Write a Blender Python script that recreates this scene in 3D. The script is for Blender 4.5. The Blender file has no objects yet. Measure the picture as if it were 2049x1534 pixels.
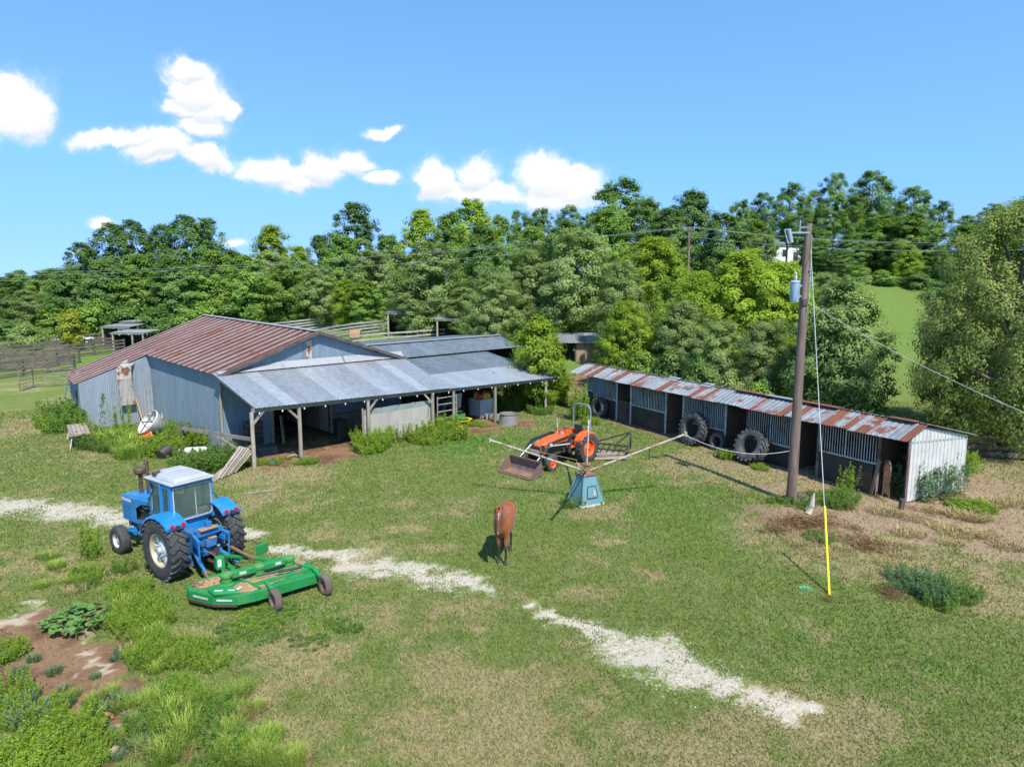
import bpy, bmesh, math, random
import numpy as np
from mathutils import Vector, Matrix

GRASS_N, LEAF_K = 620000, 1.0
R = math.radians
scene = bpy.context.scene
COL = scene.collection

# ------------------------------------------------------------------ camera, sky, sun, exposure
CAM_H, CAM_P, FPX = 8.0, R(8.5), 1384.0
cam_data = bpy.data.cameras.new("camera")
cam_data.sensor_width = 36.0
cam_data.lens = FPX / 2049.0 * 36.0
cam_data.clip_end = 6000.0
cam = bpy.data.objects.new("camera", cam_data)
cam.location = (0, 0, CAM_H)
cam.rotation_euler = (R(90) - CAM_P, 0, 0)
COL.objects.link(cam)
scene.camera = cam
scene.view_settings.view_transform = 'Standard'
scene.view_settings.look = 'None'
scene.view_settings.gamma = 1.0
scene.view_settings.exposure = EXPOSURE = 1.0
scene.view_settings.use_curve_mapping = False
scene.cycles.use_denoising = True
scene.cycles.max_bounces = 5
scene.cycles.diffuse_bounces = 3
scene.cycles.glossy_bounces = 2
scene.cycles.use_adaptive_sampling = True
scene.cycles.adaptive_threshold = 0.02
scene.cycles.transparent_max_bounces = 12

SUN_EL, SUN_DIR = R(53), Vector((0.42, -0.91, 0)).normalized()     # horizontal direction towards the sun
sd = bpy.data.lights.new("sun", 'SUN')
sd.energy = 3.6
sd.angle = R(0.5)
sd.color = (1.0, 0.955, 0.89)
sun = bpy.data.objects.new("sun", sd)
to_sun = Vector((SUN_DIR.x * math.cos(SUN_EL), SUN_DIR.y * math.cos(SUN_EL), math.sin(SUN_EL)))
sun.rotation_euler = to_sun.to_track_quat('Z', 'Y').to_euler()
sun.location = (20, -30, 60)
COL.objects.link(sun)


class NT:
    """small helper to write node trees"""
    def __init__(s, tree):
        s.t = tree
        s.n = tree.nodes
        s.l = tree.links

    def new(s, kind, **kw):
        n = s.n.new(kind)
        for k, v in kw.items():
            setattr(n, k, v)
        return n

    def put(s, sock, v):
        if v is None:
            return
        if isinstance(v, bpy.types.NodeSocket):
            s.l.new(v, sock)
        else:
            if hasattr(sock.default_value, '__len__') and not hasattr(v, '__len__'):
                v = [v] * len(sock.default_value)
            if sock.type == 'RGBA' and len(v) == 3:
                v = (*v, 1.0)
            sock.default_value = v

    def math(s, op, a, b=None, c=None, clamp=False):
        n = s.new('ShaderNodeMath', operation=op, use_clamp=clamp)
        s.put(n.inputs[0], a)
        s.put(n.inputs[1], b)
        s.put(n.inputs[2], c)
        return n.outputs[0]

    def vmath(s, op, a, b=None):
        n = s.new('ShaderNodeVectorMath', operation=op)
        s.put(n.inputs[0], a)
        s.put(n.inputs[1], b)
        return n.outputs['Value'] if op in ('LENGTH', 'DOT_PRODUCT', 'DISTANCE') else n.outputs[0]

    def mix(s, f, a, b, blend='MIX'):
        n = s.new('ShaderNodeMix', data_type='RGBA', blend_type=blend)
        s.put(n.inputs[0], f)
        s.put(n.inputs[6], a)
        s.put(n.inputs[7], b)
        return n.outputs[2]

    def ss(s, v, lo, hi):
        n = s.new('ShaderNodeMapRange', interpolation_type='SMOOTHSTEP')
        s.put(n.inputs[0], v)
        s.put(n.inputs[1], lo)
        s.put(n.inputs[2], hi)
        return n.outputs[0]

    def noise(s, vec, scale, detail=3, rough=0.55, col=False):
        n = s.new('ShaderNodeTexNoise')
        s.put(n.inputs['Vector'], vec)
        n.inputs['Scale'].default_value = scale
        n.inputs['Detail'].default_value = detail
        n.inputs['Roughness'].default_value = rough
        return n.outputs['Color'] if col else n.outputs['Fac']

    def attr(s, name, kind='GEOMETRY'):
        n = s.new('ShaderNodeAttribute', attribute_name=name, attribute_type=kind)
        return n

    def bump(s, h, strength=0.5, dist=0.02):
        n = s.new('ShaderNodeBump')
        n.inputs['Strength'].default_value = strength
        n.inputs['Distance'].default_value = dist
        s.put(n.inputs['Height'], h)
        return n.outputs[0]


# ---- world: Nishita sky with cumulus clouds given by direction
def px_dir(x, y):
    u, v = (x - 1024.5) / FPX, (y - 767.0) / FPX
    return Vector((u, math.cos(CAM_P) - v * math.sin(CAM_P), -math.sin(CAM_P) - v * math.cos(CAM_P)))


world = bpy.data.worlds.new("World")
scene.world = world
world.use_nodes = True
W = NT(world.node_tree)
W.n.clear()
sky = W.new('ShaderNodeTexSky', sky_type='NISHITA', sun_disc=False)
sky.sun_elevation = SUN_EL
sky.sun_rotation = math.atan2(SUN_DIR.x, SUN_DIR.y)
sky.altitude = 120
sky.air_density = 1.0
sky.dust_density = 0.1
sky.ozone_density = 3.2
tc = W.new('ShaderNodeTexCoord').outputs['Generated']
sep = W.new('ShaderNodeSeparateXYZ')
W.l.new(tc, sep.inputs[0])
lift = W.new('ShaderNodeCombineXYZ')
W.l.new(sep.outputs[0], lift.inputs[0])
W.l.new(sep.outputs[1], lift.inputs[1])
W.l.new(W.math('ADD', 0.24, W.math('MULTIPLY', W.math('MAXIMUM', sep.outputs[2], 0.0), 0.9)), lift.inputs[2])
W.l.new(W.vmath('NORMALIZE', lift.outputs[0]), sky.inputs[0])
dy = W.math('MAXIMUM', W.math('ABSOLUTE', sep.outputs[1]), 0.02)
gx = W.math('DIVIDE', sep.outputs[0], dy)          # tangent of the bearing
gz = W.math('DIVIDE', sep.outputs[2], dy)          # tangent of the height; the same clouds repeat behind the viewer
cmb = W.new('ShaderNodeCombineXYZ')
W.l.new(gx, cmb.inputs[0])
W.l.new(gz, cmb.inputs[2])
P2 = cmb.outputs[0]
warp = W.noise(P2, 7.0, 5, 0.6, col=True)
warp = W.vmath('SCALE', W.vmath('SUBTRACT', warp, (0.5, 0.5, 0.5)))
warp.node.inputs['Scale'].default_value = 0.085
P2w = W.vmath('ADD', P2, warp)
# (x, y, half width, half height) in photograph pixels, turned into bearings
CLOUDS = [(20, 215, 105, 72), (-60, 215, 120, 80), (375, 165, 62, 58), (410, 205, 58, 48), (350, 215, 48, 30), (405, 255, 62, 34),
          (375, 130, 40, 26), (455, 220, 24, 26), (230, 282, 105, 24), (315, 300, 100, 34), (395, 318, 85, 30), (440, 330, 50, 22), (330, 328, 40, 16),
          (540, 340, 66, 34), (590, 352, 44, 32), (645, 325, 60, 40), (705, 322, 46, 26), (620, 350, 50, 24),
          (765, 355, 42, 20), (870, 360, 52, 44), (950, 345, 54, 44), (905, 385, 90, 32), (1000, 390, 80, 26), (1090, 350, 74, 50),
          (1150, 365, 60, 42), (1110, 395, 96, 34), (765, 250, 46, 15), (200, 435, 40, 17), (480, 488, 32, 14)]
field = None
lowf = None
for (x, y, w, h) in CLOUDS:
    d = px_dir(x, y)
    c = (d.x / d.y, 0, d.z / d.y)
    k = 1.10
    v = W.vmath('MULTIPLY', W.vmath('SUBTRACT', P2w, c), (FPX / (w * k), 0, FPX / (h * k)))
    b = W.math('SUBTRACT', 1.0, W.vmath('LENGTH', v))
    field = b if field is None else W.math('MAXIMUM', field, b)
    sp = W.new('ShaderNodeSeparateXYZ')
    W.l.new(v, sp.inputs[0])
    lo = W.math('MULTIPLY', W.ss(W.math('MULTIPLY', sp.outputs[2], -1.0), 0.05, 0.75), W.ss(b, 0.0, 0.3))
    lowf = lo if lowf is None else W.math('MAXIMUM', lowf, lo)
fine = W.noise(P2w, 17.0, 9, 0.60)
dens = W.math('ADD', field, W.math('MULTIPLY', W.math('SUBTRACT', fine, 0.5), 1.45))
alpha = W.math('ADD', W.math('MULTIPLY', W.ss(dens, 0.14, 0.55), 0.86), W.math('MULTIPLY', W.ss(dens, -0.10, 0.30), 0.14))
grey = W.math('MULTIPLY', lowf, W.math('MULTIPLY', W.noise(P2w, 14.0, 4), 1.5), clamp=True)  # cloud bases turn grey: their underside shade is painted into the colour
ccol = W.mix(grey, (1.0, 1.0, 1.0), (0.66, 0.72, 0.80))
SKY_STRENGTH = 0.148
skyc = W.mix(1.0, sky.outputs[0], (SKY_STRENGTH,) * 3, 'MULTIPLY')
skyc = W.mix(1.0, skyc, W.mix(W.ss(sep.outputs[2], 0.0, 0.16), (0.76, 0.83, 1.02), (0.71, 0.975, 1.02)), 'MULTIPLY')
cl = W.mix(1.0, ccol, (0.56,) * 3, 'MULTIPLY')
fin = W.mix(alpha, skyc, cl)
bg = W.new('ShaderNodeBackground')
W.l.new(fin, bg.inputs[0])
bg.inputs[1].default_value = 1.0
W.l.new(bg.outputs[0], W.new('ShaderNodeOutputWorld').inputs[0])

# ------------------------------------------------------------------ terrain, pixels to places
def vnoise(x, y, seed=0):
    x = np.asarray(x, float)
    y = np.asarray(y, float)
    xi, yi = np.floor(x).astype(np.int64), np.floor(y).astype(np.int64)
    fx, fy = x - xi, y - yi
    fx, fy = fx * fx * (3 - 2 * fx), fy * fy * (3 - 2 * fy)

    def hsh(i, j):
        n = (i * 374761393 + j * 668265263 + seed * 1442695041) & 0xFFFFFFFF
        n = ((n ^ (n >> 13)) * 1274126177) & 0xFFFFFFFF
        return ((n ^ (n >> 16)) & 0xFFFF) / 65535.0
    a, b, c, d = hsh(xi, yi), hsh(xi + 1, yi), hsh(xi, yi + 1), hsh(xi + 1, yi + 1)
    return (a * (1 - fx) + b * fx) * (1 - fy) + (c * (1 - fx) + d * fx) * fy


def fbm(x, y, seed=0, oct=4):
    s, a, t = 0, 1.0, 0
    for o in range(oct):
        s = s + a * vnoise(np.asarray(x) * 2 ** o, np.asarray(y) * 2 ** o, seed + o * 17)
        t += a
        a *= 0.55
    return s / t


def sstep(v, lo, hi):
    t = np.clip((np.asarray(v, float) - lo) / (hi - lo), 0, 1)
    return t * t * (3 - 2 * t)


def terrain(x, y):
    x, y = np.asarray(x, float), np.asarray(y, float)
    prof = np.interp(y, [0, 50, 60, 75, 95, 140, 250, 600, 4000], [0, 0, 0.9, 3.6, 8.0, 12.5, 17, 20, 20])
    w = np.interp(x / np.maximum(y, 1), [-1.5, -0.5, -0.15, 0.1, 0.45, 1.5], [0, 0, 0.27, 0.45, 1.0, 1.0])
    bumps = (fbm(x * 0.35, y * 0.35, 3, 3) - 0.5) * 0.10 * sstep(y, 3, 8)
    return prof * w + bumps


def G(px, py, z=0.0):
    d = px_dir(px, py)
    t = (z - CAM_H) / d.z
    return Vector((d.x * t, d.y * t, z))


def GT(px, py, lo=8.0, hi=400.0):
    """where the ray of a photograph pixel meets the ground"""
    d = px_dir(px, py)
    p = None
    for k in range(1600):
        y = lo * (hi / lo) ** (k / 1599)
        t = y / d.y
        p = Vector((d.x * t, y, CAM_H + d.z * t))
        if p.z <= float(terrain(p.x, p.y)):
            return p
    return p


def AT(px, py, y):
    d = px_dir(px, py)
    t = y / d.y
    return Vector((d.x * t, y, CAM_H + d.z * t))


# ------------------------------------------------------------------ objects
def tag(o, label=None, cat=None, group=None, kind=None):
    if label: o['label'] = label
    if cat: o['category'] = cat
    if group: o['group'] = group
    if kind: o['kind'] = kind
    return o


def empty(name, loc, rz=0.0, label=None, cat=None, group=None):
    o = bpy.data.objects.new(name, None)
    COL.objects.link(o)
    o.location = loc
    o.rotation_euler = (0, 0, rz)
    o.empty_display_size = 0.3
    return tag(o, label, cat, group)


def copy_tree(o, parent=None):
    c = o.copy()
    COL.objects.link(c)
    if parent is not None:
        c.parent = parent
    for ch in o.children:
        copy_tree(ch, c)
    return c


def inst(name, me, parent=None, loc=(0, 0, 0), rot=(0, 0, 0), sc=(1, 1, 1)):
    o = bpy.data.objects.new(name, me)
    COL.objects.link(o)
    if parent is not None:
        o.parent = parent
    o.location, o.rotation_euler = loc, rot
    o.scale = sc if hasattr(sc, '__len__') else (sc,) * 3
    return o


def frame(p, q, up=(0, 0, 1)):
    p, q = Vector(p), Vector(q)
    x = (q - p).normalized()
    u = Vector(up)
    y = u.cross(x)
    if y.length < 1e-4:
        y = Vector((0, 1, 0)).cross(x)
        if y.length < 1e-4:
            y = Vector((1, 0, 0)).cross(x)
    y.normalize()
    return x, y, x.cross(y)


class MB:
    def __init__(s):
        s.v, s.f, s.m = [], [], []

    def add(s, vs, fs, m=0):
        o = len(s.v)
        s.v += [tuple(v) for v in vs]
        s.f += [tuple(i + o for i in f) for f in fs]
        s.m += [m] * len(fs)
        return s

    def box(s, c, size, rz=0.0, m=0, top=(1, 1), M=None):
        hx, hy, hz = size[0] / 2, size[1] / 2, size[2] / 2
        vs = [Vector((x * hx * (top[0] if z > 0 else 1), y * hy * (top[1] if z > 0 else 1), z * hz)) for z in (-1, 1) for x, y in ((-1, -1), (1, -1), (1, 1), (-1, 1))]
        Q = M if M is not None else Matrix.Rotation(rz, 3, 'Z')
        vs = [Q @ v + Vector(c) for v in vs]
        return s.add(vs, [(3, 2, 1, 0), (4, 5, 6, 7), (0, 1, 5, 4), (1, 2, 6, 5), (2, 3, 7, 6), (3, 0, 4, 7)], m)

    def bar(s, p, q, w, h=None, up=(0, 0, 1), m=0):
        h = w if h is None else h
        p, q = Vector(p), Vector(q)
        x, y, z = frame(p, q, up)
        vs = []
        for o in (p, q):
            vs += [o - y * w / 2 - z * h / 2, o + y * w / 2 - z * h / 2, o + y * w / 2 + z * h / 2, o - y * w / 2 + z * h / 2]
        return s.add(vs, [(3, 2, 1, 0), (4, 5, 6, 7), (0, 1, 5, 4), (1, 2, 6, 5), (2, 3, 7, 6), (3, 0, 4, 7)], m)

    def path(s, pts, r, n=8, m=0, caps=True, up=(0, 0, 1)):
        pts = [Vector(p) for p in pts]
        rs = r if hasattr(r, '__len__') else [r] * len(pts)
        vs = []
        for i, p in enumerate(pts):
            a, b = pts[max(i - 1, 0)], pts[min(i + 1, len(pts) - 1)]
            x, y, z = frame(a, b, up)
            for k in range(n):
                t = 2 * math.pi * k / n
                vs.append(p + y * math.cos(t) * rs[i] + z * math.sin(t) * rs[i])
        fs = []
        for i in range(len(pts) - 1):
            for k in range(n):
                k2 = (k + 1) % n
                fs.append((i * n + k, i * n + k2, (i + 1) * n + k2, (i + 1) * n + k))
        if caps:
            fs.append(tuple(range(n - 1, -1, -1)))
            fs.append(tuple((len(pts) - 1) * n + k for k in range(n)))
        return s.add(vs, fs, m)

    def tube(s, p, q, r, r2=None, n=10, m=0):
        return s.path([p, q], [r, r if r2 is None else r2], n, m)

    def lathe(s, prof, c=(0, 0, 0), axis='Y', n=28, m=0, closed=False):
        c = Vector(c)
        vs = []
        for (r, h) in prof:
            for k in range(n):
                t = 2 * math.pi * k / n
                a, b = r * math.cos(t), r * math.sin(t)
                vs.append(c + (Vector((a, h, b)) if axis == 'Y' else Vector((a, b, h)) if axis == 'Z' else Vector((h, a, b))))
        fs = []
        L = len(prof)
        for i in range(L if closed else L - 1):
            j = (i + 1) % L
            for k in range(n):
                k2 = (k + 1) % n
                fs.append((i * n + k, i * n + k2, j * n + k2, j * n + k))
        if not closed:
            if prof[0][0] > 1e-4: fs.append(tuple(range(n)))
            if prof[-1][0] > 1e-4: fs.append(tuple((L - 1) * n + k for k in range(n - 1, -1, -1)))
        return s.add(vs, fs, m)

    def prism(s, poly, vec, m=0):
        vec = Vector(vec)
        n = len(poly)
        lo = [Vector(p) for p in poly]
        vs = lo + [p + vec for p in lo]
        fs = [tuple(range(n - 1, -1, -1)), tuple(range(n, 2 * n))] + [(i, (i + 1) % n, n + (i + 1) % n, n + i) for i in range(n)]
        return s.add(vs, fs, m)

    def sheet(s, a, b, c, d, n, amp, th=0.012, seg=1, m=0, kind='sine', rnd=0.0):
        """ribbed sheet: a-b across the ribs at one end, d-c at the other"""
        a, b, c, d = (Vector(p) for p in (a, b, c, d))
        nrm = (b - a).cross(d - a).normalized()
        if nrm.z < 0 or (abs(nrm.z) < 0.05 and nrm.dot(Vector((0, -1, 0))) < 0): nrm = -nrm
        prof = []
        if kind == 'sine':
            for i in range(n * 4 + 1):
                prof.append((i / (n * 4), amp * (0.5 + 0.5 * math.sin(i / 4 * 2 * math.pi))))
        else:
            for i in range(n):
                f = 1.0 / n
                for u, h in ((0.0, 0), (0.70, 0), (0.76, 1), (0.92, 1), (0.98, 0)):
                    prof.append(((i + u) * f, amp * h))
            prof.append((1.0, 0))
        vs, fs = [], []
        rows = seg + 1
        for j in range(rows):
            v = j / seg
            for (u, h) in prof:
                p = a.lerp(b, u).lerp(d.lerp(c, u), v)
                wob = rnd * math.sin(v * 5 + u * 3) if rnd else 0
                vs.append(p + nrm * (h + wob))
        k = len(prof)
        for j in range(seg):
            for i in range(k - 1):
                fs.append((j * k + i, j * k + i + 1, (j + 1) * k + i + 1, (j + 1) * k + i))
        s.add(vs, fs, m)
        if th:
            s.add([v - nrm * th for v in vs], [tuple(reversed(f)) for f in fs], m)
            o = len(vs)
            ring = [i for i in range(k)] + [j * k + k - 1 for j in range(1, rows)] + [(rows - 1) * k + i for i in range(k - 2, -1, -1)] + [j * k for j in range(rows - 2, 0, -1)]
            base = len(s.v) - 2 * len(vs)
            for i in range(len(ring)):
                p, q = ring[i], ring[(i + 1) % len(ring)]
                s.f.append((base + p, base + q, base + o + q, base + o + p))
                s.m.append(m)
        return s

    def mesh(s, name, mats, off=(0, 0, 0), smooth=False):
        me = bpy.data.meshes.new(name)
        o = Vector(off)
        me.from_pydata([tuple(Vector(v) - o) for v in s.v], [], s.f)
        for mt in (mats if isinstance(mats, (list, tuple)) else [mats]):
            me.materials.append(mt)
        me.polygons.foreach_set('material_index', s.m)
        if smooth:
            me.polygons.foreach_set('use_smooth', [True] * len(me.polygons))
            try:
                me.set_sharp_from_angle(angle=R(38))
            except Exception:
                pass
        me.update()
        return me

    def build(s, name, mats, parent=None, world=False, smooth=False, bevel=0.0):
        """world=True: the vertices are in world space and the parent only has a location"""
        off = parent.location if (world and parent is not None) else (0, 0, 0)
        if world and parent is not None and parent.parent is not None:
            off = Vector(off) + Vector(parent.parent.location)
        o = inst(name, s.mesh(name, mats, off, smooth), parent)
        if bevel:
            md = o.modifiers.new('bevel', 'BEVEL')
            md.width, md.segments, md.limit_method = bevel, 2, 'ANGLE'
            md.harden_normals = False
        return o


# ------------------------------------------------------------------ materials
def material(name):
    m = bpy.data.materials.new(name)
    m.use_nodes = True
    t = NT(m.node_tree)
    b = m.node_tree.nodes['Principled BSDF']
    return m, t, b


def mat(name, c1, c2=None, scale=3.0, rough=0.6, metal=0.0, bump=0.0, bscale=30.0, stretch=(1, 1, 1), dirt=None, dirt_amt=0.5, dscale=1.5, dlo=0.45, dhi=0.7, spec=0.5, rand=0.0):
    """two-tone procedural surface with an optional stain of a third colour"""
    m, t, b = material(name)
    co = t.new('ShaderNodeTexCoord').outputs['Object']
    if stretch != (1, 1, 1):
        co = t.vmath('MULTIPLY', co, stretch)
    info = t.new('ShaderNodeObjectInfo')
    co2 = t.vmath('ADD', co, t.vmath('SCALE', info.outputs['Location']))
    co2.node.inputs[1].default_value = (0, 0, 0)
    c2 = c2 if c2 is not None else tuple(x * 0.8 for x in c1)
    f = t.ss(t.noise(co2, scale, 5, 0.6), 0.32, 0.68)
    col = t.mix(f, c1, c2)
    if dirt is not None:
        g = t.ss(t.noise(t.vmath('ADD', co2, (13.1, 4.2, 7.7)), dscale, 6, 0.65), dlo, dhi)
        col = t.mix(t.math('MULTIPLY', g, dirt_amt), col, dirt)
    if rand:
        v = t.math('ADD', 1.0 - rand, t.math('MULTIPLY', info.outputs['Random'], 2 * rand))
        col = t.mix(1.0, col, v, 'MULTIPLY')
    t.put(b.inputs['Base Color'], col)
    b.inputs['Metallic'].default_value = metal
    b.inputs['Specular IOR Level'].default_value = spec
    rn = t.math('ADD', rough - 0.08, t.math('MULTIPLY', t.noise(co2, scale * 4, 3), 0.16), clamp=True)
    t.put(b.inputs['Roughness'], rn)
    if bump:
        t.put(b.inputs['Normal'], t.bump(t.noise(co2, bscale, 4), bump, 0.01))
    return m


def glass_mat(name, col, rough=0.04, alpha=0.45):
    m, t, b = material(name)
    b.inputs['Base Color'].default_value = (*col, 1)
    b.inputs['Roughness'].default_value = rough
    b.inputs['Alpha'].default_value = alpha
    return m

# ------------------------------------------------------------------ ground
TRACKS = [
    [(-160, 990, 1030), (0, 998, 1036), (120, 1003, 1040), (250, 1018, 1058), (400, 1040, 1070), (520, 1062, 1082)],
    [(540, 1092, 1112), (620, 1094, 1122), (700, 1102, 1146), (780, 1112, 1160), (860, 1134, 1178), (920, 1148, 1192), (952, 1168, 1196)],
    [(1052, 1204, 1216), (1100, 1218, 1240), (1165, 1236, 1276), (1230, 1244, 1300), (1310, 1262, 1372), (1390, 1300, 1408), (1470, 1348, 1430), (1550, 1390, 1458), (1645, 1404, 1430)],
]
TRK = []
for t in TRACKS:
    row = []
    for (x, a, b) in t:
        p, q = G(x, a), G(x, b)
        row.append(((p.x + q.x) / 2, (p.y + q.y) / 2, (p - q).length * 0.5 * 1.12))
    TRK.append(row)


def ell(lst):
    out = []
    for (cx, cy, rx, ry, k) in lst:
        c = G(cx, cy)
        rxw = (G(cx + rx, cy) - c).length
        ryw = (G(cx, cy - ry) - G(cx, cy + ry)).length / 2
        ang = math.atan2(c.x, c.y)
        out.append((c.x, c.y, rxw, ryw, ang, k))
    return out


DRY = ell([(1880, 1010, 300, 75, 1.0), (1640, 1085, 190, 55, .95), (1440, 930, 150, 36, .8), (1600, 960, 90, 40, .8), (1980, 1180, 110, 60, .5), (1940, 900, 150, 60, .8),
           (900, 1230, 330, 34, .30), (600, 1330, 170, 90, .50), (860, 1440, 420, 110, .55), (1350, 1490, 420, 70, .52), (1000, 1200, 90, 22, .8), (1640, 1440, 170, 46, .85), (760, 1340, 260, 60, .4), (1900, 1480, 200, 50, .4), (560, 950, 120, 25, .7),
           (60, 850, 60, 22, .6), (330, 925, 150, 26, .4), (1185, 1015, 90, 22, .85), (1330, 940, 60, 14, .6), (480, 1010, 140, 30, .45), (720, 1080, 170, 40, .45),
           (1120, 770, 80, 30, .8), (1170, 900, 60, 16, .5), (100, 1130, 120, 30, .5), (1320, 1155, 40, 8, .8), (870, 1100, 90, 20, .35), (1200, 1085, 40, 8, .8),
           (420, 1300, 60, 60, .5), (1560, 1465, 260, 60, .5), (1750, 1100, 90, 26, .7), (1120, 1190, 120, 18, .5), (1090, 1330, 160, 60, .22),
           (500, 1440, 110, 70, .55), (1040, 760, 60, 14, .8), (40, 770, 110, 14, .6), (960, 1010, 80, 20, .2), (1900, 1400, 120, 40, .3)])
LUSH = ell([(970, 893, 130, 24, 1.0), (1230, 1010, 170, 60, .5), (585, 1240, 150, 46, 1.0), (860, 1300, 110, 42, .6), (1720, 1310, 280, 80, .35), (1690, 1120, 70, 8, .7),
            (1330, 990, 100, 60, .5), (1000, 1010, 140, 40, .3), (700, 990, 120, 30, .3), (1180, 860, 60, 16, .6), (1400, 1060, 120, 60, .4), (350, 1200, 80, 40, .5), (1000, 1400, 80, 30, .25)])
DIRT = ell([(660, 905, 75, 27, 1.2), (600, 880, 130, 45, 1.1), (965, 858, 52, 14, 1.1), (930, 845, 80, 16, 1.0), (45, 1265, 160, 50, 1.2), (140, 1330, 130, 60, 1.2), (190, 1430, 120, 80, 1.1), (40, 1360, 110, 60, 1.1), (230, 1510, 80, 40, .9),
            (1150, 765, 50, 18, .7), (1040, 845, 40, 14, .8), (560, 928, 50, 10, .7), (1320, 1156, 24, 5, .8), (1220, 1086, 22, 4, .8), (1880, 965, 170, 46, .85), (1850, 1035, 280, 66, .80), (1990, 1070, 130, 66, .75), (1560, 985, 90, 24, .7), (1640, 1045, 170, 42, .9), (1980, 1000, 120, 30, .6), (1500, 935, 70, 16, .6),
            (90, 830, 40, 12, .5), (880, 1470, 14, 6, .8), (965, 1418, 14, 6, .8), (1850, 1165, 60, 22, .6), (310, 900, 40, 10, .5), (1960, 1150, 60, 14, .55), (610, 1345, 60, 10, .5), (690, 1250, 30, 12, .5)])
PALE = ell([(185, 1320, 20, 34, .8), (40, 1225, 70, 16, .7), (210, 1400, 16, 10, 1.0), (255, 1450, 24, 12, .8), (150, 1275, 40, 12, .6), (230, 1500, 50, 18, .8), (120, 1240, 30, 10, .5)])


def blobs(lst, x, y, hard=0.45):
    v = np.zeros(np.shape(x))
    for (cx, cy, rx, ry, ang, k) in lst:
        dx, dyy = x - cx, y - cy
        ca, sa = math.cos(ang), math.sin(ang)
        lx, ly = dx * ca - dyy * sa, dx * sa + dyy * ca
        d = np.sqrt((lx / rx) ** 2 + (ly / ry) ** 2)
        v = np.maximum(v, k * np.clip((1.25 - d) / hard, 0, 1))
    return np.clip(v, 0, 1.2)


def masks(x, y):
    x, y = np.asarray(x, float), np.asarray(y, float)
    wx = x + (fbm(x * 0.9, y * 0.9, 11) - 0.5) * 2.2 + (fbm(x * 4, y * 4, 19) - 0.5) * 0.5
    wy = y + (fbm(x * 0.9, y * 0.9, 12) - 0.5) * 2.2 + (fbm(x * 4, y * 4, 23) - 0.5) * 0.5
    g = np.zeros(np.shape(x))
    gx_, gy_ = x + (wx - x) * 0.55 + (fbm(x * 2.4, y * 2.4, 31) - .5) * 0.8, y + (wy - y) * 0.55 + (fbm(x * 2.4, y * 2.4, 37) - .5) * 0.8
    for row in TRK:
        for (a, b) in zip(row[:-1], row[1:]):
            ex, ey = b[0] - a[0], b[1] - a[1]
            t = np.clip(((gx_ - a[0]) * ex + (gy_ - a[1]) * ey) / (ex * ex + ey * ey), 0, 1)
            d = np.hypot(gx_ - (a[0] + ex * t), gy_ - (a[1] + ey * t))
            hw = np.maximum(a[2] + (b[2] - a[2]) * t, .12)
            g = np.maximum(g, np.clip(1.0 - (d - hw * 0.18) / (hw * 1.25), 0, 1))
    n1 = fbm(x * 0.32, y * 0.32, 5)
    n2 = fbm(x * 1.3, y * 1.3, 7)
    dry = np.clip(blobs(DRY, wx, wy, 0.7) * 0.95 + (n1 - 0.5) * 1.1 + (n2 - 0.5) * 1.3 + (fbm(x * 4.5, y * 4.5, 55) - .5) * 1.2 + 0.22, 0, 1)
    lush = np.clip(blobs(LUSH, wx, wy, 0.7) + (n2 - 0.55) * 0.7, 0, 1)
    dirt = np.clip(blobs(DIRT, wx, wy, 0.8) * (0.35 + 0.9 * n2 + .5 * fbm(x * 5, y * 5, 61)), 0, 1)
    # trodden earth under the barn, the shed and the stable
    ux, uy = x + 11.04, y - 28.6
    bs, bt_ = ux * .7134 + uy * .7007, -ux * .7007 + uy * .7134
    ins = sstep(bs, .3, .9) * (1 - sstep(bs, 18.2, 19.2)) * sstep(bt_, .7, 1.4) * (1 - sstep(bt_, 13, 19))
    vx, vy = x - 4.55, y - 41.9
    cs, ct = vx * .4838 - vy * .8752, vx * .8752 + vy * .4838
    stb = sstep(cs, -.6, .2) * (1 - sstep(cs, 19.8, 20.3)) * sstep(ct + (n2 - .5) * 1.6, -1.3, -.4) * (1 - sstep(ct, 3.4, 3.9))
    dirt = np.maximum(dirt, np.maximum(ins, stb * .95))
    pale = np.clip(blobs(PALE, wx, wy, 0.5) * (0.35 + 1.2 * fbm(x * 2.2, y * 2.2, 29)), 0, 1)
    far = sstep(y, 46, 60)
    dry = dry * (1 - 0.55 * far)
    return dict(gravel=g, dry=dry, lush=lush * (1 - far) + 0.35 * far, dirt=dirt, pale=pale)


def axis(lo, hi, step, a, b, n):
    core = np.arange(lo, hi + step / 2, step)
    left = lo - np.geomspace(step * 1.4, lo - a, n)[::-1]
    right = hi + np.geomspace(step * 1.4, b - hi, n)
    return np.concatenate([left, core, right])


def grid_mesh(name, xs, ys, zf):
    X, Y = np.meshgrid(xs, ys)
    Z = zf(X, Y)
    nv = X.size
    co = np.stack([X, Y, Z], -1).reshape(-1, 3).astype(np.float32)
    ny, nx = X.shape
    i = np.arange(nv).reshape(ny, nx)
    quads = np.stack([i[:-1, :-1], i[:-1, 1:], i[1:, 1:], i[1:, :-1]], -1).reshape(-1, 4)
    return np_mesh(name, co, quads), X.ravel(), Y.ravel()


def np_mesh(name, co, faces, smooth=False):
    me = bpy.data.meshes.new(name)
    nf, k = faces.shape
    me.vertices.add(len(co))
    me.vertices.foreach_set('co', np.ascontiguousarray(co, np.float32).ravel())
    me.loops.add(nf * k)
    me.loops.foreach_set('vertex_index', np.ascontiguousarray(faces, np.int32).ravel())
    me.polygons.add(nf)
    me.polygons.foreach_set('loop_start', np.arange(0, nf * k, k, dtype=np.int32))
    if smooth:
        me.polygons.foreach_set('use_smooth', np.ones(nf, bool))
    me.update(calc_edges=True)
    return me


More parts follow.
